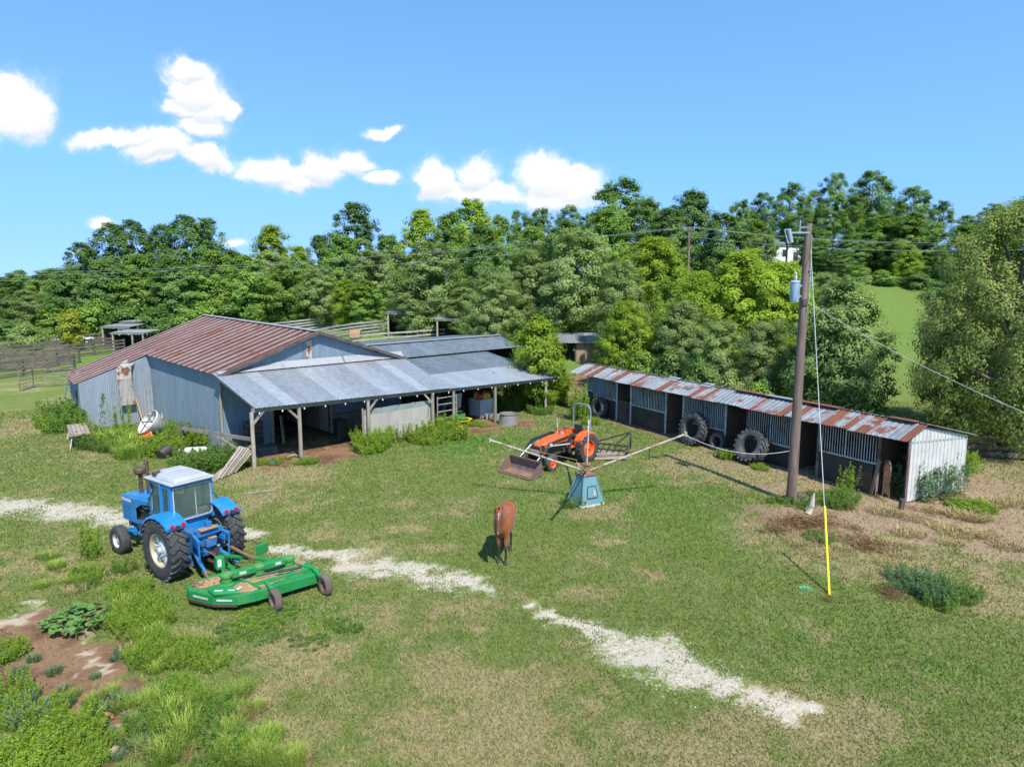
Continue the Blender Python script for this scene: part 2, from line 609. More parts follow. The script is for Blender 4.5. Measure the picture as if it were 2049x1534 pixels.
def set_attr(me, name, vals, domain='POINT'):
    a = me.attributes.new(name, 'FLOAT', domain)
    a.data.foreach_set('value', np.ascontiguousarray(vals, np.float32).ravel())


def ground_material():
    m, t, b = material('ground_soil_and_grass')
    pos = t.new('ShaderNodeNewGeometry').outputs['Position']
    fine = t.noise(pos, 9.0, 6, 0.7)
    mid = t.noise(pos, 2.3, 5, 0.6)
    vfine = t.noise(pos, 40.0, 3, 0.7)
    green = t.mix(t.ss(mid, 0.3, 0.7), (0.112, 0.156, 0.034), (0.154, 0.184, 0.048))
    green = t.mix(t.math('MULTIPLY', t.attr('lush').outputs['Fac'], 0.85), green, (0.090, 0.185, 0.026))
    tan = t.mix(t.ss(mid, 0.3, 0.7), (0.305, 0.24, 0.125), (0.27, 0.22, 0.105))
    dry = t.math('ADD', t.attr('dry').outputs['Fac'], t.math('MULTIPLY', t.math('SUBTRACT', fine, 0.5), 1.1))
    col = t.mix(t.math('MULTIPLY', t.ss(dry, 0.30, 0.95), 0.85), green, tan)
    soil = t.mix(t.ss(fine, 0.3, 0.7), (0.185, 0.100, 0.054), (0.25, 0.155, 0.09))
    soil = t.mix(t.ss(t.noise(pos, 0.9, 4), 0.42, 0.62), soil, (0.125, 0.068, 0.040))
    sx_ = t.new('ShaderNodeSeparateXYZ')
    t.put(sx_.inputs[0], pos)
    soil = t.mix(t.ss(sx_.outputs[0], 5.0, 12.0), soil, t.mix(fine, (0.22, 0.145, 0.092), (0.345, 0.245, 0.16)))
    dirt = t.math('ADD', t.attr('dirt').outputs['Fac'], t.math('MULTIPLY', t.math('SUBTRACT', fine, 0.5), 0.9))
    col = t.mix(t.ss(dirt, 0.40, 0.68), col, soil)
    pale = t.math('ADD', t.attr('pale').outputs['Fac'], t.math('MULTIPLY', t.math('SUBTRACT', fine, 0.5), 0.8))
    pale = t.math('ADD', pale, t.math('MULTIPLY', t.math('SUBTRACT', mid, 0.5), 1.3))
    col = t.mix(t.math('MULTIPLY', t.ss(pale, 0.38, 0.85), .85), col, t.mix(vfine, (0.38, 0.31, 0.21), (0.47, 0.40, 0.29)))
    grav = t.math('ADD', t.attr('gravel').outputs['Fac'], t.math('ADD', t.math('MULTIPLY', t.math('SUBTRACT', fine, 0.5), 1.3), t.math('MULTIPLY', t.math('SUBTRACT', mid, 0.5), 1.6)))
    gmask = t.math('MULTIPLY', t.ss(grav, 0.40, 1.05), 0.94)
    vor = t.new('ShaderNodeTexVoronoi')
    vor.inputs['Scale'].default_value = 22.0
    t.put(vor.inputs['Vector'], pos)
    stone = t.mix(vor.outputs['Distance'], (0.44, 0.385, 0.30), (0.29, 0.245, 0.18))
    stone = t.mix(t.ss(vfine, 0.35, 0.75), stone, (0.54, 0.485, 0.40))
    col = t.mix(gmask, col, stone)
    val = t.math('ADD', 0.78, t.math('MULTIPLY', vfine, 0.44))
    col = t.mix(1.0, col, val, 'MULTIPLY')
    t.put(b.inputs['Base Color'], col)
    b.inputs['Roughness'].default_value = 0.95
    b.inputs['Specular IOR Level'].default_value = 0.1
    h = t.math('ADD', t.math('MULTIPLY', fine, 0.7), t.math('MULTIPLY', vfine, 0.4))
    t.put(b.inputs['Normal'], t.bump(h, 0.7, 0.05))
    return m


me, gx_, gy_ = grid_mesh('ground', axis(-34, 36, 0.22, -3500, 3500, 34), axis(8, 52, 0.22, -60, 4500, 60), terrain)
mk = masks(gx_, gy_)
for k, v in mk.items():
    set_attr(me, k, v)
me.polygons.foreach_set('use_smooth', np.ones(len(me.polygons), bool))
me.materials.append(ground_material())
tag(inst('ground', me), 'mown pasture ground with green and straw coloured grass', None, None, 'structure')


def leaf_material(name, c_dark, c_light, trans=0.35, rough=0.55, rand=0.12):
    """foliage: colour by the leaf's own tint, some light passing through"""
    m, t, b = material(name)
    tint = t.attr('tint').outputs['Fac']
    info = t.new('ShaderNodeObjectInfo')
    col = t.mix(tint, c_dark, c_light)
    v = t.math('ADD', 1.0 - rand, t.math('MULTIPLY', info.outputs['Random'], 2 * rand))
    col = t.mix(1.0, col, v, 'MULTIPLY')
    t.put(b.inputs['Base Color'], col)
    b.inputs['Roughness'].default_value = rough
    b.inputs['Specular IOR Level'].default_value = 0.25
    tr = t.new('ShaderNodeBsdfTranslucent')
    t.put(tr.inputs[0], t.mix(1.0, col, (1.15, 1.25, 0.6), 'MULTIPLY'))
    mx = t.new('ShaderNodeMixShader')
    mx.inputs[0].default_value = trans
    t.l.new(b.outputs[0], mx.inputs[1])
    t.l.new(tr.outputs[0], mx.inputs[2])
    t.l.new(mx.outputs[0], m.node_tree.nodes['Material Output'].inputs[0])
    return m


def vcol_leaf_material(name):
    m, t, b = material(name)
    col = t.attr('col').outputs['Color']
    t.put(b.inputs['Base Color'], col)
    b.inputs['Roughness'].default_value = 0.7
    b.inputs['Specular IOR Level'].default_value = 0.15
    tr = t.new('ShaderNodeBsdfTranslucent')
    t.put(tr.inputs[0], col)
    mx = t.new('ShaderNodeMixShader')
    mx.inputs[0].default_value = 0.3
    t.l.new(b.outputs[0], mx.inputs[1])
    t.l.new(tr.outputs[0], mx.inputs[2])
    t.l.new(mx.outputs[0], m.node_tree.nodes['Material Output'].inputs[0])
    return m


# ---- grass blades, thinner with distance (a mass nobody could count)
def scatter_grass(n, seed=2):
    rg = np.random.default_rng(seed)
    r = 9.5 * (52 / 9.5) ** (rg.random(n) ** 0.92)
    th = (rg.random(n) - 0.5) * 1.62
    x, y = r * np.sin(th), r * np.cos(th)
    mk = masks(x, y)
    keep = rg.random(n) > np.clip(sstep(mk['gravel'] + (fbm(x * 2.5, y * 2.5, 41) - .5) * 1.5 + (rg.random(n) - .5) * .4, .42, .78) * .95 + sstep(mk['dirt'], .35, .7) * np.where(x > 8, .55, .92) + sstep(mk['pale'], .35, .6) * .9, 0, 1)
    x, y = x[keep], y[keep]
    mk = {k: v[keep] for k, v in mk.items()}
    n = len(x)
    z = terrain(x, y)
    d = np.hypot(x, y)
    L = (0.045 + 0.0011 * d) * (0.6 + 0.9 * rg.random(n)) * (1 + 0.5 * mk['lush'])
    wdt = (0.0055 + 0.00048 * d) * (0.7 + 0.6 * rg.random(n))
    a = rg.random(n) * 2 * np.pi
    lean = 0.25 + 0.95 * rg.random(n)
    b = rg.random(n) * 2 * np.pi
    tip = np.stack([x + np.cos(b) * L * np.sin(lean), y + np.sin(b) * L * np.sin(lean), z + L * np.cos(lean)], -1)
    w = np.stack([np.cos(a) * wdt, np.sin(a) * wdt, np.zeros(n)], -1)
    base = np.stack([x, y, z - 0.004], -1)
    co = np.stack([base - w, base + w, tip], 1).reshape(-1, 3)
    me = np_mesh('grass', co, np.arange(n * 3).reshape(-1, 3))
    dry = np.clip(mk['dry'] + (rg.random(n) - 0.5) * 1.15 + .5 * sstep(mk['dirt'], .3, .6), 0, 1)
    dry = sstep(dry, 0.30, 0.92)[:, None] * 0.88
    g1, g2, g3 = np.array([.118, .166, .036]), np.array([.178, .208, .057]), np.array([.100, .210, .030])
    u = rg.random(n)[:, None]
    green = g1 * (1 - u) + g2 * u
    green = green * (1 - mk['lush'][:, None] * .8) + g3 * mk['lush'][:, None] * .8
    t1, t2 = np.array([.37, .295, .155]), np.array([.30, .255, .12])
    tan = t1 * (1 - u) + t2 * u
    c = (green * (1 - dry) + tan * dry) * (0.75 + 0.5 * rg.random(n))[:, None]
    c = np.repeat(np.concatenate([c, np.ones((n, 1))], 1), 3, 0)
    at = me.attributes.new('col', 'FLOAT_COLOR', 'POINT')
    at.data.foreach_set('color', c.astype(np.float32).ravel())
    me.materials.append(vcol_leaf_material('grass_blades'))
    return me


tag(inst('grass', scatter_grass(GRASS_N)), 'short green and straw coloured grass covering the yard', 'grass', None, 'stuff')


def scatter_gravel(n, seed=5):
    rg = np.random.default_rng(seed)
    xs, ys = [], []
    for row in TRK:
        for (a, b) in zip(row[:-1], row[1:]):
            ln = math.hypot(b[0] - a[0], b[1] - a[1])
            k = int(n * ln / 60)
            t = rg.random(k)
            hw = a[2] + (b[2] - a[2]) * t
            o = rg.normal(0, 0.62, k) * hw
            nx, ny = -(b[1] - a[1]) / ln, (b[0] - a[0]) / ln
            xs.append(a[0] + (b[0] - a[0]) * t + nx * o)
            ys.append(a[1] + (b[1] - a[1]) * t + ny * o)
    x, y = np.concatenate(xs), np.concatenate(ys)
    g = masks(x, y)['gravel'] + (fbm(x * 2.5, y * 2.5, 41) - .5) * 1.5
    keep = (g + (rg.random(len(x)) - .5) * .5 > 0.52) & (y > 6)
    x, y = x[keep], y[keep]
    n = len(x)
    z = terrain(x, y)
    s = 0.008 + 0.018 * rg.random(n) ** 2
    base = np.array([[1, 0, 0], [-.5, .87, 0], [-.5, -.87, 0], [0.1, 0, 1.0]])
    ang = rg.random(n) * 6.283
    ca, sa = np.cos(ang), np.sin(ang)
    P = base[None] * s[:, None, None] * (0.7 + 0.6 * rg.random((n, 4, 1)))
    X = P[..., 0] * ca[:, None] - P[..., 1] * sa[:, None] + x[:, None]
    Y = P[..., 0] * sa[:, None] + P[..., 1] * ca[:, None] + y[:, None]
    Z = P[..., 2] * 0.8 + z[:, None] - 0.002
    co = np.stack([X, Y, Z], -1).reshape(-1, 3)
    f = np.array([[0, 1, 3], [1, 2, 3], [2, 0, 3]])
    faces = (np.arange(n)[:, None, None] * 4 + f[None]).reshape(-1, 3)
    me = np_mesh('gravel', co, faces)
    u = rg.random(n)[:, None]
    c = np.array([.57, .51, .42]) * u + np.array([.36, .305, .23]) * (1 - u)
    c = np.repeat(np.concatenate([c, np.ones((n, 1))], 1), 4, 0)
    at = me.attributes.new('col', 'FLOAT_COLOR', 'POINT')
    at.data.foreach_set('color', c.astype(np.float32).ravel())
    m, t, b = material('crushed_limestone')
    t.put(b.inputs['Base Color'], t.attr('col').outputs['Color'])
    b.inputs['Roughness'].default_value = 0.9
    me.materials.append(m)
    return me


tag(inst('gravel', scatter_gravel(30000)), 'white crushed limestone gravel of the worn vehicle track', 'gravel', None, 'stuff')

# distant wooded ridge on the horizon
far_m = mat('far_wood', (0.030, 0.050, 0.040), (0.045, 0.07, 0.05), 0.02, 1.0)
mb = MB()
rnd = random.Random(4)
pts = []
for i in range(161):
    x = -2600 + 5200 * i / 160
    pts.append((x, 2200 + 120 * math.sin(i * 0.3), 12 + 9 * fbm(i * 0.23, 1.3, 8) + 3 * rnd.random()))
vs, fs = [], []
for (x, y, h) in pts:
    vs += [(x, y - 60, -2), (x, y, h), (x, y + 150, -2)]
for i in range(160):
    a = i * 3
    fs += [(a, a + 3, a + 4, a + 1), (a + 1, a + 4, a + 5, a + 2)]
mb.add(vs, fs)
tag(mb.build('hills', far_m, smooth=True), None, None, None, 'structure')

# ------------------------------------------------------------------ materials for buildings
def metal_sheet(name, c1, c2, rust=None, rust_amt=0.0, rlo=0.5, rhi=0.65, rscale=0.7, metal=0.35, rough=0.5, rand=0.10, streak=(1, 1, 0.12), rvar=0.0, spec=0.5):
    m, t, b = material(name)
    pos = t.new('ShaderNodeNewGeometry').outputs['Position']
    info = t.new('ShaderNodeObjectInfo')
    st = t.noise(t.vmath('MULTIPLY', pos, streak), 5.0, 5, 0.65)
    col = t.mix(t.ss(st, 0.3, 0.7), c1, c2)
    blot = t.noise(pos, 2.2, 4, 0.6)
    col = t.mix(t.math('MULTIPLY', t.ss(blot, 0.5, 0.75), 0.35), col, tuple(x * 0.62 for x in c2))
    v = t.math('ADD', 1.0 - rand, t.math('MULTIPLY', info.outputs['Random'], 2 * rand))
    col = t.mix(1.0, col, v, 'MULTIPLY')
    rg = 0.0
    if rust is not None:
        n = t.noise(t.vmath('ADD', pos, (5.0, 9.0, 1.0)), rscale, 7, 0.68)
        if rvar:
            n = t.math('ADD', n, t.math('MULTIPLY', t.math('SUBTRACT', info.outputs['Random'], 0.5), rvar))
        g = t.math('MULTIPLY', t.ss(n, rlo, rhi), rust_amt)
        rc = t.mix(t.noise(pos, 6.0, 4), rust, tuple(x * 0.55 for x in rust))
        col = t.mix(g, col, rc)
        t.put(b.inputs['Metallic'], t.math('MULTIPLY', t.math('SUBTRACT', 1.0, g), metal))
        t.put(b.inputs['Roughness'], t.math('ADD', rough, t.math('MULTIPLY', g, 0.3)))
    else:
        b.inputs['Metallic'].default_value = metal
        b.inputs['Roughness'].default_value = rough
    t.put(b.inputs['Base Color'], col)
    b.inputs['Specular IOR Level'].default_value = spec
    t.put(b.inputs['Normal'], t.bump(t.noise(pos, 3.0, 3), 0.25, 0.03))
    return m


RUST = (0.20, 0.060, 0.025)
M = {}
M['wall'] = metal_sheet('blue_grey_corrugated_wall', (0.205, 0.260, 0.304), (0.155, 0.208, 0.251), (0.24, 0.15, 0.08), 0.45, 0.60, 0.72, 0.5, 0.25, 0.55, 0.06)
M['wall_pale'] = metal_sheet('pale_corrugated_wall', (0.291, 0.326, 0.361), (0.250, 0.284, 0.326), None, 0, metal=0.25, rough=0.5, rand=0.05)
M['wall_tin'] = metal_sheet('new_tin_wall', (0.341, 0.353, 0.360), (0.291, 0.304, 0.310), None, 0, metal=0.3, rough=0.45, rand=0.04)
M['maroon'] = metal_sheet('maroon_roof_paint', (0.085, 0.030, 0.024), (0.125, 0.055, 0.044), (0.21, 0.055, 0.02), 0.75, 0.56, 0.66, 0.7, 0.0, 0.75, 0.12, (0.3, 0.3, 0.3), spec=0.15)
M['lilac'] = metal_sheet('weathered_roof_metal', (0.225, 0.190, 0.180), (0.170, 0.130, 0.120), (0.21, 0.06, 0.022), 0.75, 0.57, 0.67, 0.7, 0.0, 0.7, 0.10, (0.3, 0.3, 0.3), spec=0.2)
M['galv'] = metal_sheet('galvanized_porch_roof', (0.317, 0.336, 0.355), (0.241, 0.260, 0.286), None, 0, metal=0.3, rough=0.42, rand=0.09, streak=(0.8, 0.8, 0.8))
M['galv_light'] = metal_sheet('bright_galvanized_roof', (0.366, 0.385, 0.398), (0.291, 0.309, 0.328), None, 0, metal=0.3, rough=0.4, rand=0.10, streak=(0.8, 0.8, 0.8))
M['dark_roof'] = metal_sheet('dull_dark_roof', (0.176, 0.202, 0.220), (0.122, 0.144, 0.159), None, 0, metal=0.25, rough=0.55, rand=0.10, streak=(0.5, 0.5, 0.5))
M['flash'] = metal_sheet('pale_flashing', (0.330, 0.318, 0.318), (0.276, 0.282, 0.300), None, 0, metal=0.2, rough=0.45)
M['stable_roof'] = metal_sheet('stable_roof_metal', (0.264, 0.282, 0.294), (0.198, 0.216, 0.228), RUST, 0.95, 0.52, 0.62, 0.9, 0.2, 0.5, 0.15, (0.6, 0.6, 0.6), rvar=0.12)
M['stable_back'] = metal_sheet('stable_back_roof', (0.157, 0.162, 0.174), (0.220, 0.215, 0.220), (0.17, 0.08, 0.05), 0.9, 0.50, 0.62, 1.3, 0.15, 0.55, 0.10, (0.3, 0.3, 0.3), rvar=0.1)
M['stable_rust'] = metal_sheet('rusted_roof_sheet', (0.182, 0.059, 0.028), (0.133, 0.045, 0.025), (0.42, 0.42, 0.42), 0.8, 0.58, 0.66, 1.1, 0.0, 0.8, 0.12)
M['rust_strip'] = metal_sheet('rusted_strip', (0.315, 0.285, 0.247), (0.390, 0.352, 0.315), (0.20, 0.065, 0.025), 1.0, 0.50, 0.58, 1.3, 0.1, 0.6)
M['wood'] = mat('grey_barn_wood', (0.20, 0.17, 0.13), (0.30, 0.26, 0.20), 2.0, 0.85, bump=0.4, bscale=25, stretch=(1, 1, 0.25), rand=0.15)
M['wood_pale'] = mat('bleached_lumber', (0.345, 0.307, 0.247), (0.270, 0.232, 0.180), 3.0, 0.85, bump=0.3, rand=0.15)
M['wood_dark'] = mat('dark_weathered_wood', (0.060, 0.050, 0.042), (0.11, 0.09, 0.075), 2.5, 0.9, bump=0.4, rand=0.2)
M['wood_tan'] = mat('tan_board_wall', (0.30, 0.21, 0.135), (0.23, 0.155, 0.10), 2.0, 0.85, bump=0.3, stretch=(1, 1, 0.2), rand=0.10)
M['wood_rail'] = mat('grey_fence_board', (0.150, 0.125, 0.098), (0.090, 0.074, 0.058), 2.0, 0.9, bump=0.3, rand=0.2)
M['wood_rail_pale'] = mat('pale_fence_board', (0.300, 0.300, 0.262), (0.210, 0.210, 0.180), 2.0, 0.9, rand=0.2)
M['panel_white'] = mat('white_panel', (0.372, 0.347, 0.304), (0.322, 0.298, 0.260), 1.5, 0.6, dirt=(0.28, 0.22, 0.15), dirt_amt=0.5, dscale=1.6, dlo=0.52, dhi=0.75, rand=0.05)
M['panel_green'] = mat('grey_green_panel', (0.23, 0.27, 0.24), (0.18, 0.22, 0.20), 2.0, 0.6)
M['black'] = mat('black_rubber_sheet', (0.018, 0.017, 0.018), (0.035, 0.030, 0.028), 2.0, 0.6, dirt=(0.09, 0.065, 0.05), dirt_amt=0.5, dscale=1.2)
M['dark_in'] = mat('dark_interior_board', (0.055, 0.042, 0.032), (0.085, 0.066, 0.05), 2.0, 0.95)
M['bar'] = metal_sheet('grey_steel_bar', (0.330, 0.370, 0.380), (0.250, 0.270, 0.270), (0.16, 0.09, 0.06), 0.7, 0.5, 0.65, 2.0, 0.3, 0.5, 0.12)
M['rusty_post'] = metal_sheet('rusty_steel_post', (0.25, 0.23, 0.22), (0.17, 0.14, 0.13), (0.15, 0.065, 0.04), 0.9, 0.45, 0.6, 1.5, 0.2, 0.65, 0.1)
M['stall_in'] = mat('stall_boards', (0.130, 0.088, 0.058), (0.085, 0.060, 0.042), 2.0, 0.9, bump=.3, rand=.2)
M['stall_bar'] = metal_sheet('pale_stall_bar', (0.52, 0.56, 0.55), (0.40, 0.43, 0.42), (0.22, 0.13, 0.09), 0.7, 0.5, 0.65, 2.0, 0.1, 0.5, 0.12)
M['bulb'] = mat('white_glass_bulb', (0.600, 0.592, 0.544), (0.560, 0.560, 0.520), 3, 0.25)
M['white'] = mat('white_paint', (0.533, 0.526, 0.504), (0.475, 0.468, 0.439), 2.5, 0.5, dirt=(0.35, 0.28, 0.20), dirt_amt=0.4, dscale=2.5)
M['rubber'] = mat('tyre_rubber', (0.030, 0.030, 0.032), (0.052, 0.050, 0.050), 4.0, 0.75, dirt=(0.10, 0.085, 0.07), dirt_amt=0.35, dscale=5)
M['old_rubber'] = mat('weathered_tyre_rubber', (0.036, 0.040, 0.043), (0.060, 0.060, 0.063), 3.0, 0.8, dirt=(0.20, 0.18, 0.16), dirt_amt=0.45, dscale=3)
M['iron'] = mat('dark_rusty_iron', (0.060, 0.048, 0.042), (0.11, 0.07, 0.05), 4.0, 0.7, 0.3, dirt=(0.17, 0.085, 0.045), dirt_amt=0.6, dscale=3)
M['rust'] = mat('brown_rust', (0.19, 0.095, 0.055), (0.27, 0.15, 0.09), 4.0, 0.85, dirt=(0.10, 0.06, 0.045), dirt_amt=0.6, dscale=3)

# ------------------------------------------------------------------ barn frame: s along the porch front, t into the barn
BO = Vector((-11.04, 28.6, 0))
BA = Vector((0.7134, 0.7007, 0))
BB = Vector((-0.7007, 0.7134, 0))


def BW(s, t, z):
    p = BO + BA * s + BB * t
    return Vector((p.x, p.y, z))


def s_at(px, t, z, o=BO, a=BA, b=BB):
    """distance along a facade at which a pixel column meets it"""
    k = (px - 1024.5) / FPX
    ox, oy = o.x + b.x * t, o.y + b.y * t
    cc, sp_ = math.cos(CAM_P), math.sin(CAM_P)
    return (k * (oy * cc - (z - CAM_H) * sp_) - ox) / (a.x - k * a.y * cc)


def wall_sheets(parent, p0, p1, zb0, zb1, zt0, zt1, width, mt, name='wall_sheet', n=6, amp=0.018, kind='sine', seg=1):
    """upright corrugated sheets from p0 to p1 (world), each a part"""
    p0, p1 = Vector(p0), Vector(p1)
    ln = (p1 - p0).length
    k = max(1, round(ln / width))
    for i in range(k):
        u, v = i / k, (i + 1) / k
        a, b = p0.lerp(p1, u), p0.lerp(p1, v)
        mb = MB()
        f = lambda x, y, w: x + (y - x) * w
        mb.sheet((a.x, a.y, f(zb0, zb1, u)), (b.x, b.y, f(zb0, zb1, v)), (b.x, b.y, f(zt0, zt1, v)), (a.x, a.y, f(zt0, zt1, u)), n, amp, 0.006, seg, kind=kind)
        mb.build(name, mt, parent, True)


barn = empty('metal_barn', BW(5.5, 10, 0), 0, 'large blue grey corrugated metal barn with striped rusty maroon gable roof', 'barn')
A_, B_ = (5.5, 3.85, 5.42), (5.5, 18.85, 5.72)
C_, D_ = (0.30, 3.85, 3.62), (0.30, 14.15, 3.83)


def lerp3(p, q, u):
    return tuple(p[i] + (q[i] - p[i]) * u for i in range(3))


def vsheet(p00, p10, p11, p01, mt, parent, name='roof_sheet', lift=0.0):
    """two-foot V-crimp sheet: p00-p10 along the ridge, p01-p11 along the eave; one half maroon, one half bare"""
    p00, p10, p11, p01 = (Vector(p) for p in (p00, p10, p11, p01))
    nrm = (p10 - p00).cross(p01 - p00).normalized()
    if nrm.z < 0: nrm = -nrm
    us = [0, .03, .06, .10, .56, .60, .64, .68, .90, .94, .97, 1.0]
    hs = [0, .035, .035, 0, 0, .035, .035, 0, 0, .03, .03, 0]
    mb = MB()
    vs = []
    for v in (0, .25, .5, .75, 1):
        for u, h in zip(us, hs):
            vs.append(p00.lerp(p10, u).lerp(p01.lerp(p11, u), v) + nrm * (h + lift + 0.006 * math.sin(v * 9 + u * 4)))
    k = len(us)
    for j in range(4):
        for i in range(k - 1):
            f = (j * k + i, j * k + i + 1, (j + 1) * k + i + 1, (j + 1) * k + i)
            mb.f.append(f)
            mb.m.append(0 if 2 <= i <= 6 else 1)
    mb.v = [tuple(v) for v in vs]
    o2 = len(mb.v)
    mb.v += [tuple(v - nrm * 0.012) for v in vs]
    for f in list(mb.f):
        mb.f.append(tuple(reversed([i + o2 for i in f])))
        mb.m.append(1)
    mb.build(name, mt, parent, True)


RT = [M['maroon'], M['lilac']]
NS = 20
for i in range(NS):
    u, v = i / NS, (i + 1) / NS
    r0, r1 = lerp3(A_, B_, u), lerp3(A_, B_, v)
    if (u + v) / 2 < 0.687:
        e0, e1 = lerp3(C_, (0.30, 18.85, 3.92), u), lerp3(C_, (0.30, 18.85, 3.92), v)
    else:                                                     # these run on down over the lean-to
        w0, w1 = (u - 0.687) / 0.313, (v - 0.687) / 0.313
        e0, e1 = lerp3((-3.35, 13.9, 2.52), (-2.75, 18.85, 2.56), max(w0, 0)), lerp3((-3.35, 13.9, 2.52), (-2.75, 18.85, 2.56), w1)
    vsheet(BW(*r0), BW(*r1), BW(*e1), BW(*e0), RT, barn)
for i in range(NS):
    u, v = i / NS, (i + 1) / NS
    r0, r1 = lerp3(A_, B_, u), lerp3(A_, B_, v)
    e0, e1 = lerp3((10.9, 3.85, 3.62), (10.9, 18.85, 3.9), u), lerp3((10.9, 3.85, 3.62), (10.9, 18.85, 3.9), v)
    vsheet(BW(*r0), BW(*r1), BW(*e1), BW(*e0), RT, barn)
mb = MB()
for sgn in (-1, 1):
    a, b = Vector(BW(*A_)), Vector(BW(*B_))
    off = BA * (0.22 * sgn) + Vector((0, 0, -0.03))
    up = Vector((0, 0, 0.055))
    mb.add([a + up, b + up, b + off + up * .9, a + off + up * .9], [(0, 1, 2, 3)])
mb.build('ridge_cap', M['flash'], barn, True)
# rake boards on the gable
mb = MB()
mb.bar(BW(0.25, 3.84, 3.56), BW(5.5, 3.84, 5.36), 0.05, 0.16)
mb.bar(BW(5.5, 3.84, 5.36), BW(10.95, 3.84, 3.55), 0.05, 0.16)
mb.build('rake_board', M['wood_dark'], barn, True)
# side wall (long), inner corner, lean-to walls, far walls
wall_sheets(barn, BW(0.5, 4.2, 0), BW(0.5, 14.1, 0), 0, 0, 3.60, 3.82, 0.82, M['wall'], n=9)
wall_sheets(barn, BW(0.5, 14.1, 0), BW(-3.1, 14.1, 0), 0, 0, 3.80, 2.55, 0.75, M['wall_pale'], n=8)
wall_sheets(barn, BW(-3.1, 14.1, 0), BW(-2.55, 18.7, 0), 0, 0, 2.52, 2.55, 0.9, M['wall'], n=8)
wall_sheets(barn, BW(-2.55, 18.7, 0), BW(5.5, 18.7, 0), 0, 0, 2.55, 5.6, 1.0, M['wall'], n=5)
wall_sheets(barn, BW(5.5, 18.7, 0), BW(10.7, 18.7, 0), 0, 0, 5.6, 3.8, 1.0, M['wall'], n=5)
wall_sheets(barn, BW(10.7, 18.7, 0), BW(10.7, 4.2, 0), 0, 0, 3.8, 3.55, 1.0, M['wall'], n=5)
# gable front: upper triangle and the wall under the porch with the big opening
sO0, sO1 = s_at(545, 4.2, 1.0), s_at(662, 4.2, 1.0)
sP1 = s_at(716, 4.2, 1.0)
sl = (5.36 - 3.55) / 5.0


def gz(s):
    return 3.55 + sl * (5.0 - abs(s - 5.5))


for (a, b, zb) in ((0.5, sO0, 0.0), (sO0, sO1, 2.55), (sO1, sP1, 0.0), (sP1, 10.7, 0.0)):
    pieces = [(a, b)] if not (a < 5.5 < b) else [(a, 5.5), (5.5, b)]
    for (p, q) in pieces:
        wall_sheets(barn, BW(p, 4.2, 0), BW(q, 4.2, 0), zb, zb, gz(p), gz(q), 0.8, M['wall'], n=9)
# rust streak patch on the gable
mb = MB()
sx = s_at(616, 4.15, 4.6)
mb.sheet(BW(sx - .12, 4.165, 4.0), BW(sx + .22, 4.165, 4.0), BW(sx + .24, 4.165, 4.95), BW(sx - .1, 4.165, 4.95), 3, 0.012, 0.004)
mb.build('rusted_patch', M['rust_strip'], barn, True)['label'] = 'rust streaked patch below the gable peak'
# corner trim, opening jambs, header
mb = MB()
mb.bar(BW(0.47, 4.17, 0), BW(0.47, 4.17, 3.55), 0.10, 0.10)
mb.build('corner_trim', M['wood'], barn, True)
mb = MB(); mb.bar(BW(sO0, 4.16, 0), BW(sO0, 4.16, 2.6), 0.14, 0.14); mb.build('door_jamb', M['wood'], barn, True)
mb = MB(); mb.bar(BW(sO1, 4.16, 0), BW(sO1, 4.16, 2.6), 0.14, 0.14); mb.build('door_jamb', M['wood'], barn, True)
mb = MB(); mb.bar(BW(sO0, 4.15, 2.58), BW(sO1, 4.15, 2.58), 0.14, 0.18); mb.build('door_header', M['wood'], barn, True)
# inside: aisle wall of boards running back, stall partitions, floor stays earth
for j in range(9):
    t0 = 4.4 + j * 0.95
    mb = MB()
    mb.box(BW(sO1 - 0.05, t0 + .46, 0.85), (0.05, 0.92, 1.65), math.atan2(BB.y, BB.x) - math.pi / 2)
    mb.build('aisle_board', M['wood'] if j % 3 else M['wood_pale'], barn, True)
for t0 in (8.0, 13.5):
    mb = MB(); mb.bar(BW(sO1, t0, 0), BW(sO1, t0, 4.3), 0.16); mb.build('inner_post', M['wood'], barn, True)
mb = MB(); mb.bar(BW(sO0 - .8, 9.0, 0), BW(sO0 - .8, 9.0, 3.9), 0.16); mb.build('inner_post', M['wood'], barn, True)
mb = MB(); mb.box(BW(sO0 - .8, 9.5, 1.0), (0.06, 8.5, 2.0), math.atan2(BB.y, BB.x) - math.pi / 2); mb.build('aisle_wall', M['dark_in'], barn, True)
# low counter behind the black bin
mb = MB(); mb.box(BW((sO1 + sP1) / 2, 4.0, 0.5), (sP1 - sO1, 0.3, 1.0), math.atan2(BA.y, BA.x)); mb.build('low_ledge', M['wood'], barn, True, bevel=.01)
# small window in the lean-to's end wall
mb = MB()
mb.bar(BW(-3.02, 14.9, 1.55), BW(-2.96, 15.5, 1.55), 0.06, 0.9)
w = mb.build('window', M['black'], barn, True)
# pale newer sheet on the lean-to wall
s0_, s1_ = s_at(283, 14.05, 1.2), s_at(318, 14.05, 1.2)
wall_sheets(barn, BW(s0_, 14.04, 0), BW(s1_, 14.04, 0), 0.1, 0.1, 1.95, 2.0, 0.9, M['wall_tin'], 'patch_sheet', n=5, amp=0.02)

